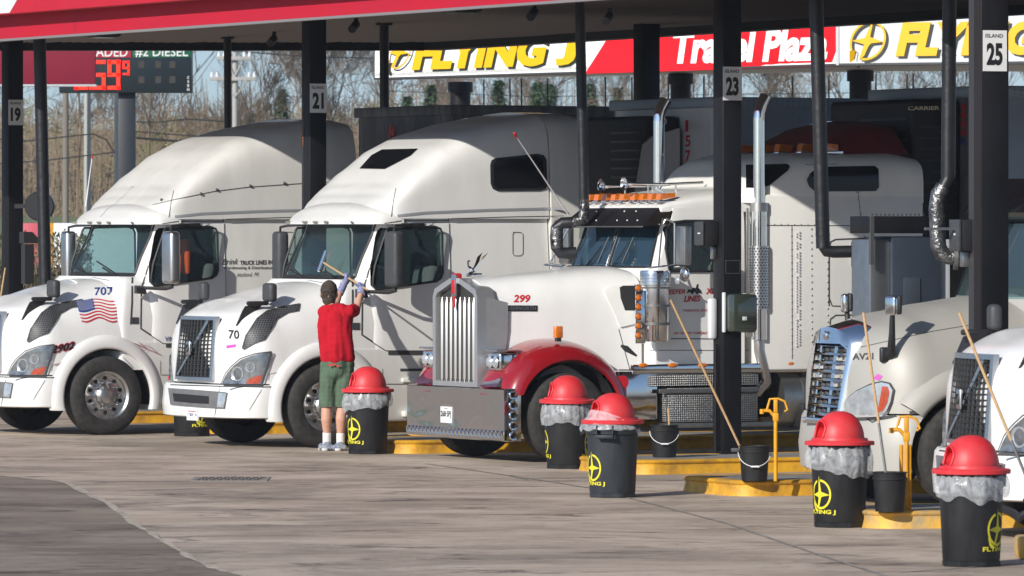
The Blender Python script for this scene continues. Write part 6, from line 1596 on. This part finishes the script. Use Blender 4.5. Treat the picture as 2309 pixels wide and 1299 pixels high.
# ------------------------------------------------------------ trailers behind the cabs
def trailer(fr, far_px, top_y, label, vis='white', hgt=None, L=13.5, name='box_trailer', Wd=1.3, near_px=None):
    """placed by the far front top corner seen in the photo"""
    lo, hi = 2.0, 9.0
    u, z = fr.side(far_px, top_y, -Wd)
    o = empty(name, (fr.O[0], fr.O[1], 0), fr.th, label, 'trailer', 'box trailers behind the cabs')
    return o, u, z
def trailer_body(o, u, z, L, side_m, front_m, corner_m, ribs=True, rail=.13):
    b = MB(); b.bbox((u, -1.3, 1.15), (u+L, 1.3, z-.02), .03); bo = b.obj('box', side_m, o)
    f = MB(); f.bbox((u-.02, -1.14, 1.2), (u-.004, 1.14, z-rail), .005); f.obj('front_panel', front_m, o)
    for s_ in (1, -1):
        MB().lathe([(.19, 1.2), (.19, z-rail)], 24, (u+.16, -s_*1.125, 0)).obj('corner_post', corner_m, o, 60)
    r = MB(); r.bbox((u-.05, -1.335, z-rail), (u+L, 1.335, z), .02); r.obj('top_rail', side_m if side_m != 'traildark' else 'traildark', o)
    if ribs:
        rv = MB()
        for k in range(9):
            uu = u + .5 + k*.62
            for j in range(26): rv.ball((uu, -1.302, z-.25-j*.055), .008, 5)
        for k in range(70): rv.ball((u+.3+k*.08, -1.337, z-.05), .008, 5); rv.ball((u+.3+k*.08, -1.337, z-.10), .008, 5)
        rv.obj('rivet_pattern', 'steel', o)
    w_ = MB(); 
    for uu in (u+L-1.5, u+L-2.8): w_.cyl((uu, -1.2, .5), (uu, 1.2, .5), .5, n=24)
    w_.obj('wheel', 'rubber', o); MB().box((u+.5, -.5, .95), (u+L, .5, 1.15)).obj('chassis', 'dark', o)
T = trailer(f707, 807, 244, 'dark streaked trailer front behind the leftmost sleeper cab')
tr0, u0, z0 = T; trailer_body(tr0, u0, z0, 13.5, 'traildark', 'traildark', 'traildark', False)
fl_ = MB(); v, zz = f707.front(883, 292, u0-.03)
for k in range(7): fl_.ball((u0-.03, -v + .06*cos(k*2.3), zz + .02*k - .07), .05 - .004*k, 8, (.1, 1, 1))
fl_.obj('red_mark', 'inkred', tr0)
T = trailer(f70, 1383, 227, 'white trailer numbered 15740 with black cooling unit, behind the middle sleeper cab')
tr1, u1, z1 = T; trailer_body(tr1, u1, z1, 13.5, 'trailblue', 'trailwhite', 'trailwhite')
def reefer(o, u, z0_, z1_, W, d, Wn=None, text=None):
    Wn = W if Wn is None else Wn; r = MB(); r.bbox((u-d, -Wn, z0_), (u, W, z1_), .06, 3); ro = r.obj('cooling_unit', 'reefer', o)
    g_ = MB()
    for i in range(14):
        z = z0_ + (z1_-z0_)*(.06 + .88*i/14)
        g_.bbox((u-d-.012, -Wn*.85, z), (u-d-.0, W*.35, z+.028), .004)
    g_.obj('louvre_slat', mat('louvre', (.035, .035, .038), .4), ro)
    gs = MB()
    for i in range(12): z = z0_ + (z1_-z0_)*(.1 + .8*i/12); gs.bbox((u-d*.85, -Wn-.008, z), (u-d*.1, -Wn, z+.02), .003)
    gs.obj('side_louvre_slat', mat('louvre2', (.025, .025, .028), .4), ro)
    if text:
        t = MB(); textflat(t, text, (u-d-.012, W*-.40+0, z1_-.22), (0, -.62, 0), (0, 0, .085), .03, 0, 1.0); t.obj('unit_lettering', 'cream', ro)
    return ro
r1 = reefer(tr1, u1-.03, 2.2, z1-.22, 1.05, .52, .42)
# white shrouds left and right of the unit
mb = MB().prism([f70.side(x, y, .50) for x, y in [(1428,470),(1440,400),(1452,325),(1470,308),(1531,289),(1531,470)]], -.52, -.46, 'xz'); mb.obj('shroud', 'trailwhite', tr1)
ov = MB(); v, zz = f70.front(1491, 274, u1-.60); ov.ball((u1-.60, -v, zz), .13, 20, (.08, 1, .42)); oo = ov.obj('badge', 'ltwhite', r1); ov = MB(); ov.ball((u1-.605, -v, zz), .122, 20, (.1, 1, .38)); ov.obj('badge_face', mat('badge_blue', (.02, .06, .28), .3), oo)
t = MB(); textflat(t, 'Carrier', (u1-.622, -v+.09, zz-.022), (0, -.18, 0), (0, 0, .045), .01, .15); t.obj('badge_lettering', 'ltwhite', oo)
S1 = Surf([x for x in bpy.data.objects if x.parent == tr1 and x.name.split('.')[0] in ('box', 'corner_post', 'front_panel')])
for k, ch_ in enumerate('15740'):
    y = 297 + k*34; textpx('trailer_number', S1, ch_, (1546, y), (1558 if ch_ != '1' else 1553, y), 26, 'inkred', tr1, .02)
T = trailer(fK, 1968, 203, 'trailer lettered 3000R with black cooling unit, behind the sleeper at right')
tr2, u2, z2 = T; trailer_body(tr2, u2, z2, 13.5, 'trailblue', 'traildark', 'satin')
r2 = reefer(tr2, u2-.03, 2.1, z2-.15, 1.15, .65, .72)
S2 = Surf([r2]); textpx('unit_lettering', S2, 'CARRIER', (2048, 249), (2118, 248), 9, 'cream', r2, .03)
st = MB(); v, zz = fK.front(2090, 395, u2-.70); st.ball((u2-.70, -v, zz), .09, 18, (.05, 1, 1)); st.obj('round_sticker', mat('sticker_dull', (.05, .06, .08), .4), r2)
S2 = Surf([x for x in bpy.data.objects if x.parent == tr2 and x.name.split('.')[0] in ('box', 'corner_post', 'front_panel')])
for k, ch_ in enumerate('3000R'):
    y = 250 + k*19; textpx('trailer_number', S2, ch_, (2167, y), (2180, y), 16, 'inkred' if ch_ != 'R' else 'inkblue', tr2, .04)
# ------------------------------------------------------------ car canopy with the lettered sign
A0, A1, A2 = Vector((-2.33, 105.6, 5.10)), Vector((5.05, 96.5, 5.10)), Vector((9.0, 94.7, 5.10))
gc = empty('car_canopy', (0, 0, 0), 0, 'pale canopy with the big red, white and yellow lettered sign band', 'canopy')
def band(a, b, z0_, z1_, m_, name, par, th=.35, off=0):
    d = (b-a).normalized(); nn = Vector((d.y, -d.x, 0)).normalized()
    if nn.y > 0: nn = -nn
    mb = MB(); p = [a+nn*off, b+nn*off, b+nn*(off-th), a+nn*(off-th)]
    mb.add([(q.x, q.y, z0_) for q in p] + [(q.x, q.y, z1_) for q in p], [(0,3,2,1), (4,5,6,7), (0,1,5,4), (1,2,6,5), (2,3,7,6), (3,0,4,7)])
    return mb.obj(name, m_, par), d, nn
H_ = .88
Z0 = 5.12
b1, d1, n1 = band(A0, A1, Z0, Z0+H_, 'wpanel', 'sign_band', gc)
b2, d2, n2 = band(A1 + d1*.01, A2, Z0, Z0+H_, 'wpanel2', 'sign_band', gc)  # greyer white without glow: this face's shade is put into the colour
e_ = MB(); band(A0, A1, 5.085, 5.118, 'gplastic', 'sign_edge', gc, .36, .01); band(A1, A2, 5.085, 5.118, 'gplastic', 'sign_edge', gc, .36, .01)
SG = Surf([b1, b2])
def sp_(x, y): return (x, y)
red = patch('red_field', SG, [(1320,166),(1400,40),(1886,34),(1886,149)], 'rpanel', b1, off=.01, cell=30)
def shadowed(txt, bl, br, h, m_, par, bold, shear, off0=.014, dx=4, dy=5, sh=True, sp=1.0):
    if sh: textpx('letter_shadow', SG, txt, (bl[0]+dx, bl[1]+dy), (br[0]+dx, br[1]+dy), h, 'lblack', par, bold, shear, off=off0, spacing=sp)
    textpx('sign_lettering', SG, txt, bl, br, h, m_, par, bold, shear, off=off0+.012, spacing=sp)
shadowed('FLYING', (930, 159), (1226, 149), 76, 'lyellow', b1, .055, .22); shadowed('J', (1252, 148), (1296, 147), 76, 'lyellow', b1, .06, .22)
textpx('letter_halo', SG, 'Travel Plaza', (1510, 146), (1868, 136), 80, 'lblack', b1, .0, .16, off=.012) if False else None
shadowed('Travel Plaza', (1512, 145), (1866, 137), 76, 'lwhite', b1, .045, .14, sh=False)
shadowed('FLYING', (2020, 128), (2330, 124), 78, 'lyellow', b2, .055, .22, dx=6, dy=5)
def emblem(cx, cy, rx, ry, par, sk=.18):
    for off, m_, ox, oy in ((.014, 'lblack', 5, 5), (.024, 'lyellow', 0, 0)):
        mb = MB(); F_ = lambda x, y: (cx + ox + x*rx - sk*y*ry, cy + oy + y*ry)
        ribbon(mb, SG, [F_(cos(radians(a)), sin(radians(a))) for a in range(-150, 101, 10)], rx*.13, par, off, 6)
        ribbon(mb, SG, [F_(cos(radians(a)), sin(radians(a))) for a in range(150, 211, 10)], rx*.13, par, off, 6)
        blob(mb, SG, [F_(.12, -1.25), F_(.10, -.2), F_(.95, .06), F_(.22, .14), F_(.1, .3), F_(-.05, .8), F_(-.3, 1.02), F_(-.32, .9), F_(-.18, .2), F_(-.95, .0), F_(-.2, -.16)], par, off)
        blob(mb, SG, [F_(-.98, .55), F_(-.62, .50), F_(-.62, .95), F_(-.35, 1.22), F_(-.38, 1.38), F_(-.85, 1.12)], par, off)
        mb.obj('sign_emblem', m_, par)
emblem(1958, 92, 38, 42, b2); emblem(902, 118, 24, 36, b1, .3)
mb = MB(); ribbon(mb, SG, [(1889, 40), (1889, 147)], 7, b1, .015); mb.obj('corner_trim', 'trailwhite', b1)
# soffit and roof of the car canopy
bk_ = [(A0.x, A0.y), (A1.x, A1.y), (A2.x, A2.y), (A2.x+2, A2.y+8), (A1.x+1.2, A1.y+5.5), (A0.x+.1, A0.y+2.2)]
MB().prism(bk_, 5.14, 5.20, 'xy').obj('soffit', mat('soffit_pale', (.62, .60, .54), .6, var=.1, vscale=.6), gc)
MB().prism(bk_, Z0+H_-.1, Z0+H_-.02, 'xy').obj('roof', 'trailwhite', gc)
for px, Z, w_, lb in ((1038, 109, .36, 'round dark column under the yellow sign letters'), (1535, 103, .34, 'round dark column under the red sign band'), (1940, 101, .36, 'round dark column under the unlit sign band')):
    g_ = at(px, 300, Z); o = empty('round_column', (g_.x, Z, 0), 0, lb, 'column', 'round dark columns of the car canopy'); MB().cyl((0, 0, 0), (0, 0, 5.13), w_/2, n=24).obj('shaft', 'blackpaint', o); MB().cyl((0, 0, 4.95), (0, 0, 5.125), w_/2+.04, n=24).obj('capital', 'blackpaint', o)
for k, px in enumerate((1091, 1150, 1176, 1235, 1365, 1425, 1507, 1587, 1787, 1869, 1975, 2045, 2059)):
    Z = 108 - k*.35; a = at(px, 250, Z); o = MB(); o.cyl((0, 0, 0), (.03*noise.noise(Vector((k, 0, 0))), 0, 2.45), .014, n=6); oo = o.obj('hanging_hose', 'plastic', None); oo.location = (a.x, Z, 2.7)
    tag(oo, 'thin dark pump hose hanging below the lettered sign canopy', 'hose', 'thin hoses hanging from the car canopy')
# second canopy at far left (shaded red end)
o = empty('store_canopy', (0, 0, 0), 0, 'shaded red canopy end in front of the price sign', 'canopy')
p0 = at(215, 190, 110); MB().bbox((p0.x-7, 110, p0.z), (p0.x, 110.25, p0.z+1.0), .02).obj('fascia', 'redshade', o); MB().bbox((p0.x-7, 109.97, p0.z-.04), (p0.x+.02, 110.27, p0.z-.002), .005).obj('edge_strip', 'trailwhite', o)
MB().cyl((p0.x-4, 112, 0), (p0.x-4, 112, p0.z), .15).obj('column', 'blackpaint', o)
# price sign
ZS = 150.0; s_ = ZS/F
o = empty('price_sign', (at(284, 300, ZS).x, ZS, 0), 0, 'fuel price sign on a dark post with red lit digits and green diesel header', 'sign'); OX = o.location.x
def sx(px): return (px-CX)*s_ - OX
def sz(py): return HC + (HY-py)*s_
MB().bbox((sx(265), .25, 0), (sx(303), .6, sz(200)), .01).obj('post', mat('post_blue', (.012, .015, .022), .5), o)
cabn = MB().bbox((sx(133), 0, sz(209)), (sx(432), .7, sz(78)), .02).obj('sign_cabinet', mat('sign_dark', (.012, .020, .026), .35), o)
MB().bbox((sx(60), -.02, sz(130)), (sx(296), -.004, sz(88)), .003).obj('red_header', mat('header_red', (.45, .03, .05), .5), cabn)
MB().bbox((sx(299), -.02, sz(130)), (sx(431), -.004, sz(88)), .003).obj('green_header', 'green', cabn)
t = MB(); textflat(t, 'UNLEADED', (sx(150), -.025, sz(128)), (sx(288)-sx(150), 0, 0), (0, 0, 22*s_), .01); textflat(t, '#2 DIESEL', (sx(305), -.025, sz(129)), (sx(424)-sx(305), 0, 0), (0, 0, 22*s_), .01)
for k, ch_ in enumerate('CASH'): textflat(t, ch_, (sx(422), -.012, sz(178+k*9)), (5*s_, 0, 0), (0, 0, 6*s_), .02)
t.obj('header_lettering', 'ltwhite', cabn)
SEG = {'2': 'abged', '5': 'afgcd', '9': 'abcdfg', '0': 'abcdef', '6': 'afgcde'}
def digit(mb, ch_, x0, y0, x1, y1, t):
    ym = (y0+y1)/2
    R = dict(a=(x0,y0,x1,y0+t), d=(x0,y1-t,x1,y1), g=(x0,ym-t/2,x1,ym+t/2), f=(x0,y0,x0+t,ym), b=(x1-t,y0,x1,ym), e=(x0,ym,x0+t,y1), c=(x1-t,ym,x1,y1))
    for k in SEG[ch_]:
        a = R[k]; mb.box((sx(a[0]), -.03, sz(a[3])), (sx(a[2]), -.012, sz(a[1])))
for ch_, a in (('2', (168, 136, 198, 202)), ('5', (208, 136, 238, 202)), ('9', (243, 136, 271, 202)), ('9', (277, 138, 292, 169))):
    mb = MB(); digit(mb, ch_, *a, 8 if a[2]-a[0] > 20 else 4); mb.obj('lit_digit', 'led', cabn)
MB().box((sx(201), -.03, sz(202)), (sx(206), -.012, sz(196))).obj('decimal_point', 'led', cabn)
gh = MB()
for x in (318, 356, 388):
    for y in (146, 180): gh.box((sx(x-6), -.015, sz(y+8)), (sx(x+8), -.004, sz(y-8)))
gh.obj('unlit_digit_pattern', mat('unlit', (.03, .028, .025), .5), cabn)
# ------------------------------------------------------------ utility poles and wires
def upole(px, Z, top, w_, label, m_='wood2', arms=(), name='utility_pole'):
    g_ = at(px, 500, Z); o = empty(name, (g_.x, Z, 0), 0, label, 'pole'); H = HC + (HY-top)/F*Z; r = w_*Z/F/2
    b = MB(); b.cyl((0, 0, 0), (0, 0, H), r*1.2, r, n=12); b.obj('post', m_, o)
    for (y, x0, x1) in arms:
        z = HC + (HY-y)/F*Z; a = MB(); a.bbox(((x0-px)*Z/F, -.2, z-.06), ((x1-px)*Z/F, -.08, z+.06), .01); ao = a.obj('crossarm', m_, o)
        i_ = MB()
        for x in (x0+4, x0+16, x1-16, x1-4): i_.cyl(((x-px)*Z/F, -.14, z+.06), ((x-px)*Z/F, -.14, z+.2), .05, .03, n=8)
        i_.obj('insulator_pattern', 'ltwhite', ao); s2 = MB(); s2.tube([((x0+18-px)*Z/F, -.14, z-.05), (0, -.14, z-.55)], .025, 6); s2.tube([((x1-18-px)*Z/F, -.14, z-.05), (0, -.14, z-.55)], .025, 6); s2.obj('brace', m_, ao)
    return o
upole(530, 190, 118, 12, 'wooden utility pole with two crossarms behind the leftmost roof', 'pole', ((132, 490, 567), (178, 474, 578)))
upole(197, 185, 60, 15, 'smooth pale pole below the price sign', 'pole'); upole(262, 186, 60, 8, 'thin pale pole hugging the price sign post', 'pole'); upole(148, 184, 60, 13, 'rough brown wooden pole left of the pale pole', 'wood2')
upole(2249, 190, 60, 12, 'pale pole seen between the island 25 pillar and the frame edge', 'pole')
def wire(pts, Z, label, r=.018):
    mb = MB(); P_ = [at(x, y, Z) for x, y in pts]; Q = []
    for i in range(len(P_)-1):
        for j in range(6): Q.append(P_[i].lerp(P_[i+1], j/6))
    Q.append(P_[-1]); mb.tube(Q, r, 5); tag(mb.obj('power_line', 'plastic', None), label, 'power line', 'overhead lines against the woods')
wire([(430, 108), (700, 128), (1000, 135), (1440, 120)], 192, 'upper overhead line crossing the sky right of the price sign'); wire([(-50, 310), (60, 318), (150, 308), (210, 302), (240, 315), (258, 345)], 160, 'sagging dark line left of the price sign post'); wire([(300, 310), (400, 318), (470, 328), (560, 338)], 160, 'dark double line running right from the price sign post', .03)
wire([(300, 275), (350, 276), (420, 268), (520, 275)], 175, 'faint line between price sign post and utility pole'); wire([(300, 296), (400, 304), (500, 310)], 175, 'faint second line between price sign post and utility pole'); wire([(-50, 372), (100, 362), (260, 343)], 175, 'faint rising line at far left'); wire([(870, 205), (1200, 218), (1700, 212), (2309, 205)], 210, 'faint line across the trees under the lettered sign', .012)
wire([(538, 195), (575, 290)], 190, 'guy wire slanting down from the utility pole', .015)
# ------------------------------------------------------------ low sign wall and hedge at far left
o = empty('parked_trailer', at(150, 560, 125), 0, 'long white body with red and yellow end, seen over the hedge', 'trailer'); o.location.z = 0
zt = HC + (HY-503)/F*125; k_ = 125/F; X0 = o.location.x
def lx_(px): return (px-CX)*k_ - X0
MB().bbox((lx_(120), 0, 1.0), (lx_(420), 2, zt), .02).obj('body', 'wpanel2', o); MB().bbox((lx_(30), 0.01, 1.0), (lx_(92), 1.99, zt-.0), .02).obj('red_end', mat('red_end', (.55, .10, .13), .5), o); MB().bbox((lx_(92), -.005, 1.0), (lx_(121), 2, zt+.005), .02).obj('yellow_panel', 'yellow2', o)
w_ = MB(); w_.cyl((lx_(100), .1, .5), (lx_(100), 1.9, .5), .5, n=20); w_.cyl((lx_(350), .1, .5), (lx_(350), 1.9, .5), .5, n=20); w_.obj('wheel', 'rubber', o)
rr = random.Random(5)
hb = MB(); hb2 = MB(); ZH = 104.0
for i in range(5200):
    x = rr.uniform(-10.5, -7.05); y = rr.uniform(-.5, .6); top = 2.42 + .14*noise.noise(Vector((x*1.3, 0, 0))) + .1*noise.noise(Vector((x*5, y, 0))); z = top*(1 - rr.random()**1.6) + rr.uniform(0, .12)*(rr.random() < .15)
    p = Vector((x, ZH + y, z)); d = Vector((rr.uniform(-1, 1), rr.uniform(-1, 1), rr.uniform(-.2, 1.3))).normalized(); s_ = d.orthogonal().normalized()*.022; q = p + d*rr.uniform(.05, .11)
    hb.add([p, (p+q)/2 + s_, q, (p+q)/2 - s_], [(0, 1, 2, 3)])
for i in range(2600):
    x = rr.uniform(-10.5, -7.05); y = rr.uniform(-.45, .55); z = rr.uniform(0, 2.1); p = Vector((x, ZH+y, z)); d = Vector((rr.uniform(-.5, .5), rr.uniform(-.3, .3), 1)).normalized(); q = p + d*rr.uniform(.15, .45); s_ = Vector((.008, 0, 0)); hb2.add([p-s_, p+s_, q], [(0, 1, 2)])
ho_ = hb.obj('hedge', 'hedgeleaf', None, 180); tag(ho_, 'leafy brown green hedge behind the island 19 pillar', 'hedge'); hb2.obj('twigs', 'hedgetwig', ho_, 180)
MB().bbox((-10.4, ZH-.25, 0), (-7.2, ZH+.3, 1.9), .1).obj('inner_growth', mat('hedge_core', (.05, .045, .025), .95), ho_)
# ------------------------------------------------------------ woods
def tree_mesh(seed, H, spread, m_i=0, levels=5, dens=1.0):
    r = random.Random(seed); mb = MB()
    def br(p, d, L, rad, lv):
        n = 3 if lv > 1 else 2; pts = [p]; rs = [rad]; dd = d.copy()
        for i in range(n):
            dd = (dd + Vector((r.uniform(-1, 1), r.uniform(-1, 1), r.uniform(-.3, .7)))*.16).normalized(); pts.append(pts[-1] + dd*L/n); rs.append(rad*(1 - .55*(i+1)/n))
        mb.tube(pts, rad, 4 if lv > 2 else 3, False, rs)
        if lv <= 0: return
        k = int((3 if lv > 3 else 4)*dens) + (r.random() < .5)
        for i in range(k):
            t = r.uniform(.3, 1); j = min(n-1, int(t*n)); q = pts[j].lerp(pts[j+1], t*n-j); a = r.uniform(0, 2*pi)
            side = dd.orthogonal().normalized(); side = Matrix.Rotation(a, 3, dd) @ side; ang = r.uniform(.35, .95)*spread
            nd = (dd*cos(ang) + side*sin(ang) + Vector((0, 0, .15))).normalized(); br(q, nd, L*r.uniform(.5, .78), max(.010, rad*.52), lv-1)
    br(Vector((0, 0, 0)), Vector((r.uniform(-.06, .06), r.uniform(-.06, .06), 1)), H*.50, H*.006, levels); return mb
protos = []
for sd, H, spd, mm in ((1, 11, .8, 'bark'), (2, 12, .65, 'bark'), (3, 10, .9, 'bark2'), (4, 12, .55, 'bark2'), (5, 9, 1.0, 'bark'), (6, 11, .7, 'bark')):
    mb = tree_mesh(sd, H, spd, levels=5); me = mb.mesh('tree', False); me.materials.append(M[mm]); protos.append(me)
def place_tree(me, x, y, s, rz, label):
    o = bpy.data.objects.new('bare_tree', me); C.objects.link(o); o.location = (x, y, 2.6 if y > 190 else .3); o.scale = (s, s, s*1.02); o.rotation_euler = (0, 0, rz); tag(o, label, 'tree', 'bare trees of the woods'); return o
rr = random.Random(11)
spots = []
for px in (20, 75, 110, 175, 225, 300, 330, 372, 415, 455, 505, 560, 610, 650, 690, 745, 775, 815, 850, 905, 945, 1000, 1075, 1110, 1160, 1260, 1300, 1390, 1420, 1480, 1560, 1605, 1680, 1720, 1760, 1800, 1840, 1900, 1950, 2010, 2060, 2110, 2160, 2220, 2290, -60, -120, -200, 2370, 2440, 2520):
    Y = rr.uniform(215, 290); s = rr.uniform(.66, .98) * (1.12 if 300 < px < 700 else 1.0); spots.append((px, Y, s))
for i, (px, Y, s) in enumerate(spots):
    if i % 4 == 1: continue
    place_tree(protos[i % 6], (px-CX)/F*Y, Y, s, rr.uniform(0, 6.28), 'leafless grey brown tree standing in front of the woods')
hl_ = MB(); vs = []; nx, ny = 240, 5
for j in range(ny):
    for i in range(nx+1):
        x = -260 + 520*i/nx; y = 372 + j*14; z = [0, 5.2, 7.2, 8.2, 8.0][j]; z += (1.4*noise.noise(Vector((x*.045, j*.3, 0))) + .8*noise.noise(Vector((x*.35, j, 3))))*(j > 0) + (1.2 if -40 < x < -8 else 0)*(j > 1)
        vs.append((x, y, z))
hl_.add(vs, [(j*(nx+1)+i, j*(nx+1)+i+1, (j+1)*(nx+1)+i+1, (j+1)*(nx+1)+i) for j in range(ny-1) for i in range(nx)])
tag(hl_.obj('hills', mat('wooded_hill', (.20, .165, .12), .95, var=.5, vscale=.35, col2=(.15, .16, .075), bump=1, bscale=2), None, 80), kind='structure')
# dense wood behind: one mass of trunks, twigs and buds
wd = MB(); rr = random.Random(21)
for i in range(2300):
    x = rr.uniform(-42, 42); y = rr.uniform(262, 345); H = rr.uniform(4.0, 6.6) + 1.2*noise.noise(Vector((x*.12, y*.02, 0))) - (1.2 if x > 3 else 0)
    p = Vector((x, y, 2.7)); k = 3; pts = [p]; 
    for j in range(k): pts.append(pts[-1] + Vector((rr.uniform(-.25, .25), 0, H/k)))
    wd.mat(0 if rr.random() < .65 else 1); wd.tube(pts, .05, 3, False, [.06, .045, .03, .012])
wd.mat(2)
for i in range(105000):
    x = rr.uniform(-42, 42); y = rr.uniform(255, 345); top = 5.0 + 1.5*noise.noise(Vector((x*.14, y*.03, 0))) + .8*noise.noise(Vector((x*.6, y*.1, 4))) - (.9 if x > 3 else 0)
    z = 2.7 + top*(rr.random()**.9); c = noise.noise(Vector((x*.3, y*.05, z*.3 + 20)))
    wd.mat(3 if c > .16 and rr.random() < .55 else (2 if rr.random() < .7 else 1))
    d = Vector((rr.uniform(-1, 1), rr.uniform(-.5, .5), rr.uniform(-.1, 1.3))).normalized(); L = rr.uniform(.25, .8); p = Vector((x, y, z)); s_ = d.cross(Vector((0, 1, 0))).normalized()*rr.uniform(.012, .026)*(1.8 if wd.cur == 3 else 1)
    if wd.cur == 3: L *= .35
    wd.add([p - s_, p + s_, p + d*L], [(0, 1, 2)])
me = wd.mesh('woods', False)
for k in ('bark', 'bark2', 'twig', 'bud'): me.materials.append(M[k])
o = bpy.data.objects.new('woods', me); C.objects.link(o); tag(o, 'dense brown and green leafless woods along the horizon', 'woods', kind='stuff')
# evergreens
def evergreen(seed, H):
    r = random.Random(seed); mb = MB(); mb.mat(0); mb.cyl((0, 0, 0), (0, 0, H*.95), .12, .02, n=6); mb.mat(1)
    for i in range(2600):
        t = r.random()**.8; z = H*(.12 + .88*t); R = H*.24*(1-t)*(.75 + .5*noise.noise(Vector((z*1.5, seed, i % 7)))) + .06; a = r.uniform(0, 2*pi); q = R*sqrt(r.random()); p = Vector((q*cos(a), q*sin(a), z - q*.25))
        d = Vector((cos(a), sin(a), r.uniform(-.5, .3))).normalized(); s_ = d.cross(Vector((0, 0, 1))).normalized()*r.uniform(.05, .10); L = r.uniform(.2, .42); mb.add([p - s_, p + s_, p + d*L], [(0, 1, 2)])
    me = mb.mesh('evergreen', False); me.materials.append(M['bark']); me.materials.append(M['ever']); return me
ev = [evergreen(1, 6), evergreen(2, 6)]
for i, (px, ty, Z, lb) in enumerate(((972, 192, 232, 'pointed evergreen left of the first round column'), (918, 218, 250, 'small evergreen in front of the bare trees, far left of its kind'), (1125, 182, 240, 'evergreen just right of the first round column'), (1212, 186, 236, 'broad evergreen in the middle of the gap below the sign'), (1240, 190, 250, 'dark evergreen beside the broad one below the sign'), (1332, 190, 238, 'green evergreen behind the middle duct'), (636, 200, 250, 'dark evergreen to the right of the utility pole'), (566, 255, 255, 'low evergreen at the foot of the utility pole'), (1395, 198, 255, 'small evergreen next to the dark rear pillar'))):
    H = HC + (HY-ty)/F*Z - 2.7; s = H/6; o = bpy.data.objects.new('evergreen_tree', ev[i % 2]); C.objects.link(o); o.location = ((px-CX)/F*Z, Z, 2.7); o.scale = (s*1.1, s*1.1, s); o.rotation_euler = (0, 0, i*1.3); tag(o, lb, 'tree', 'evergreens in the woods')

# ------------------------------------------------------------ thin air between the forecourt and the far woods
hz = MB().box((-140, -30, -1.0), (140, 480, 40)).obj('haze', None)
hm2 = bpy.data.materials.new('haze_air'); hm2.use_nodes = True; n = hm2.node_tree.nodes; l = hm2.node_tree.links; n.clear()
ho2 = n.new('ShaderNodeOutputMaterial'); pv = n.new('ShaderNodeVolumePrincipled'); pv.inputs['Color'].default_value = (.86, .90, .98, 1); pv.inputs['Density'].default_value = .00030; pv.inputs['Anisotropy'].default_value = .2
l.new(pv.outputs[0], ho2.inputs['Volume']); hz.data.materials.append(hm2); tag(hz, 'thin pale haze in the air before the far woods', kind='stuff')
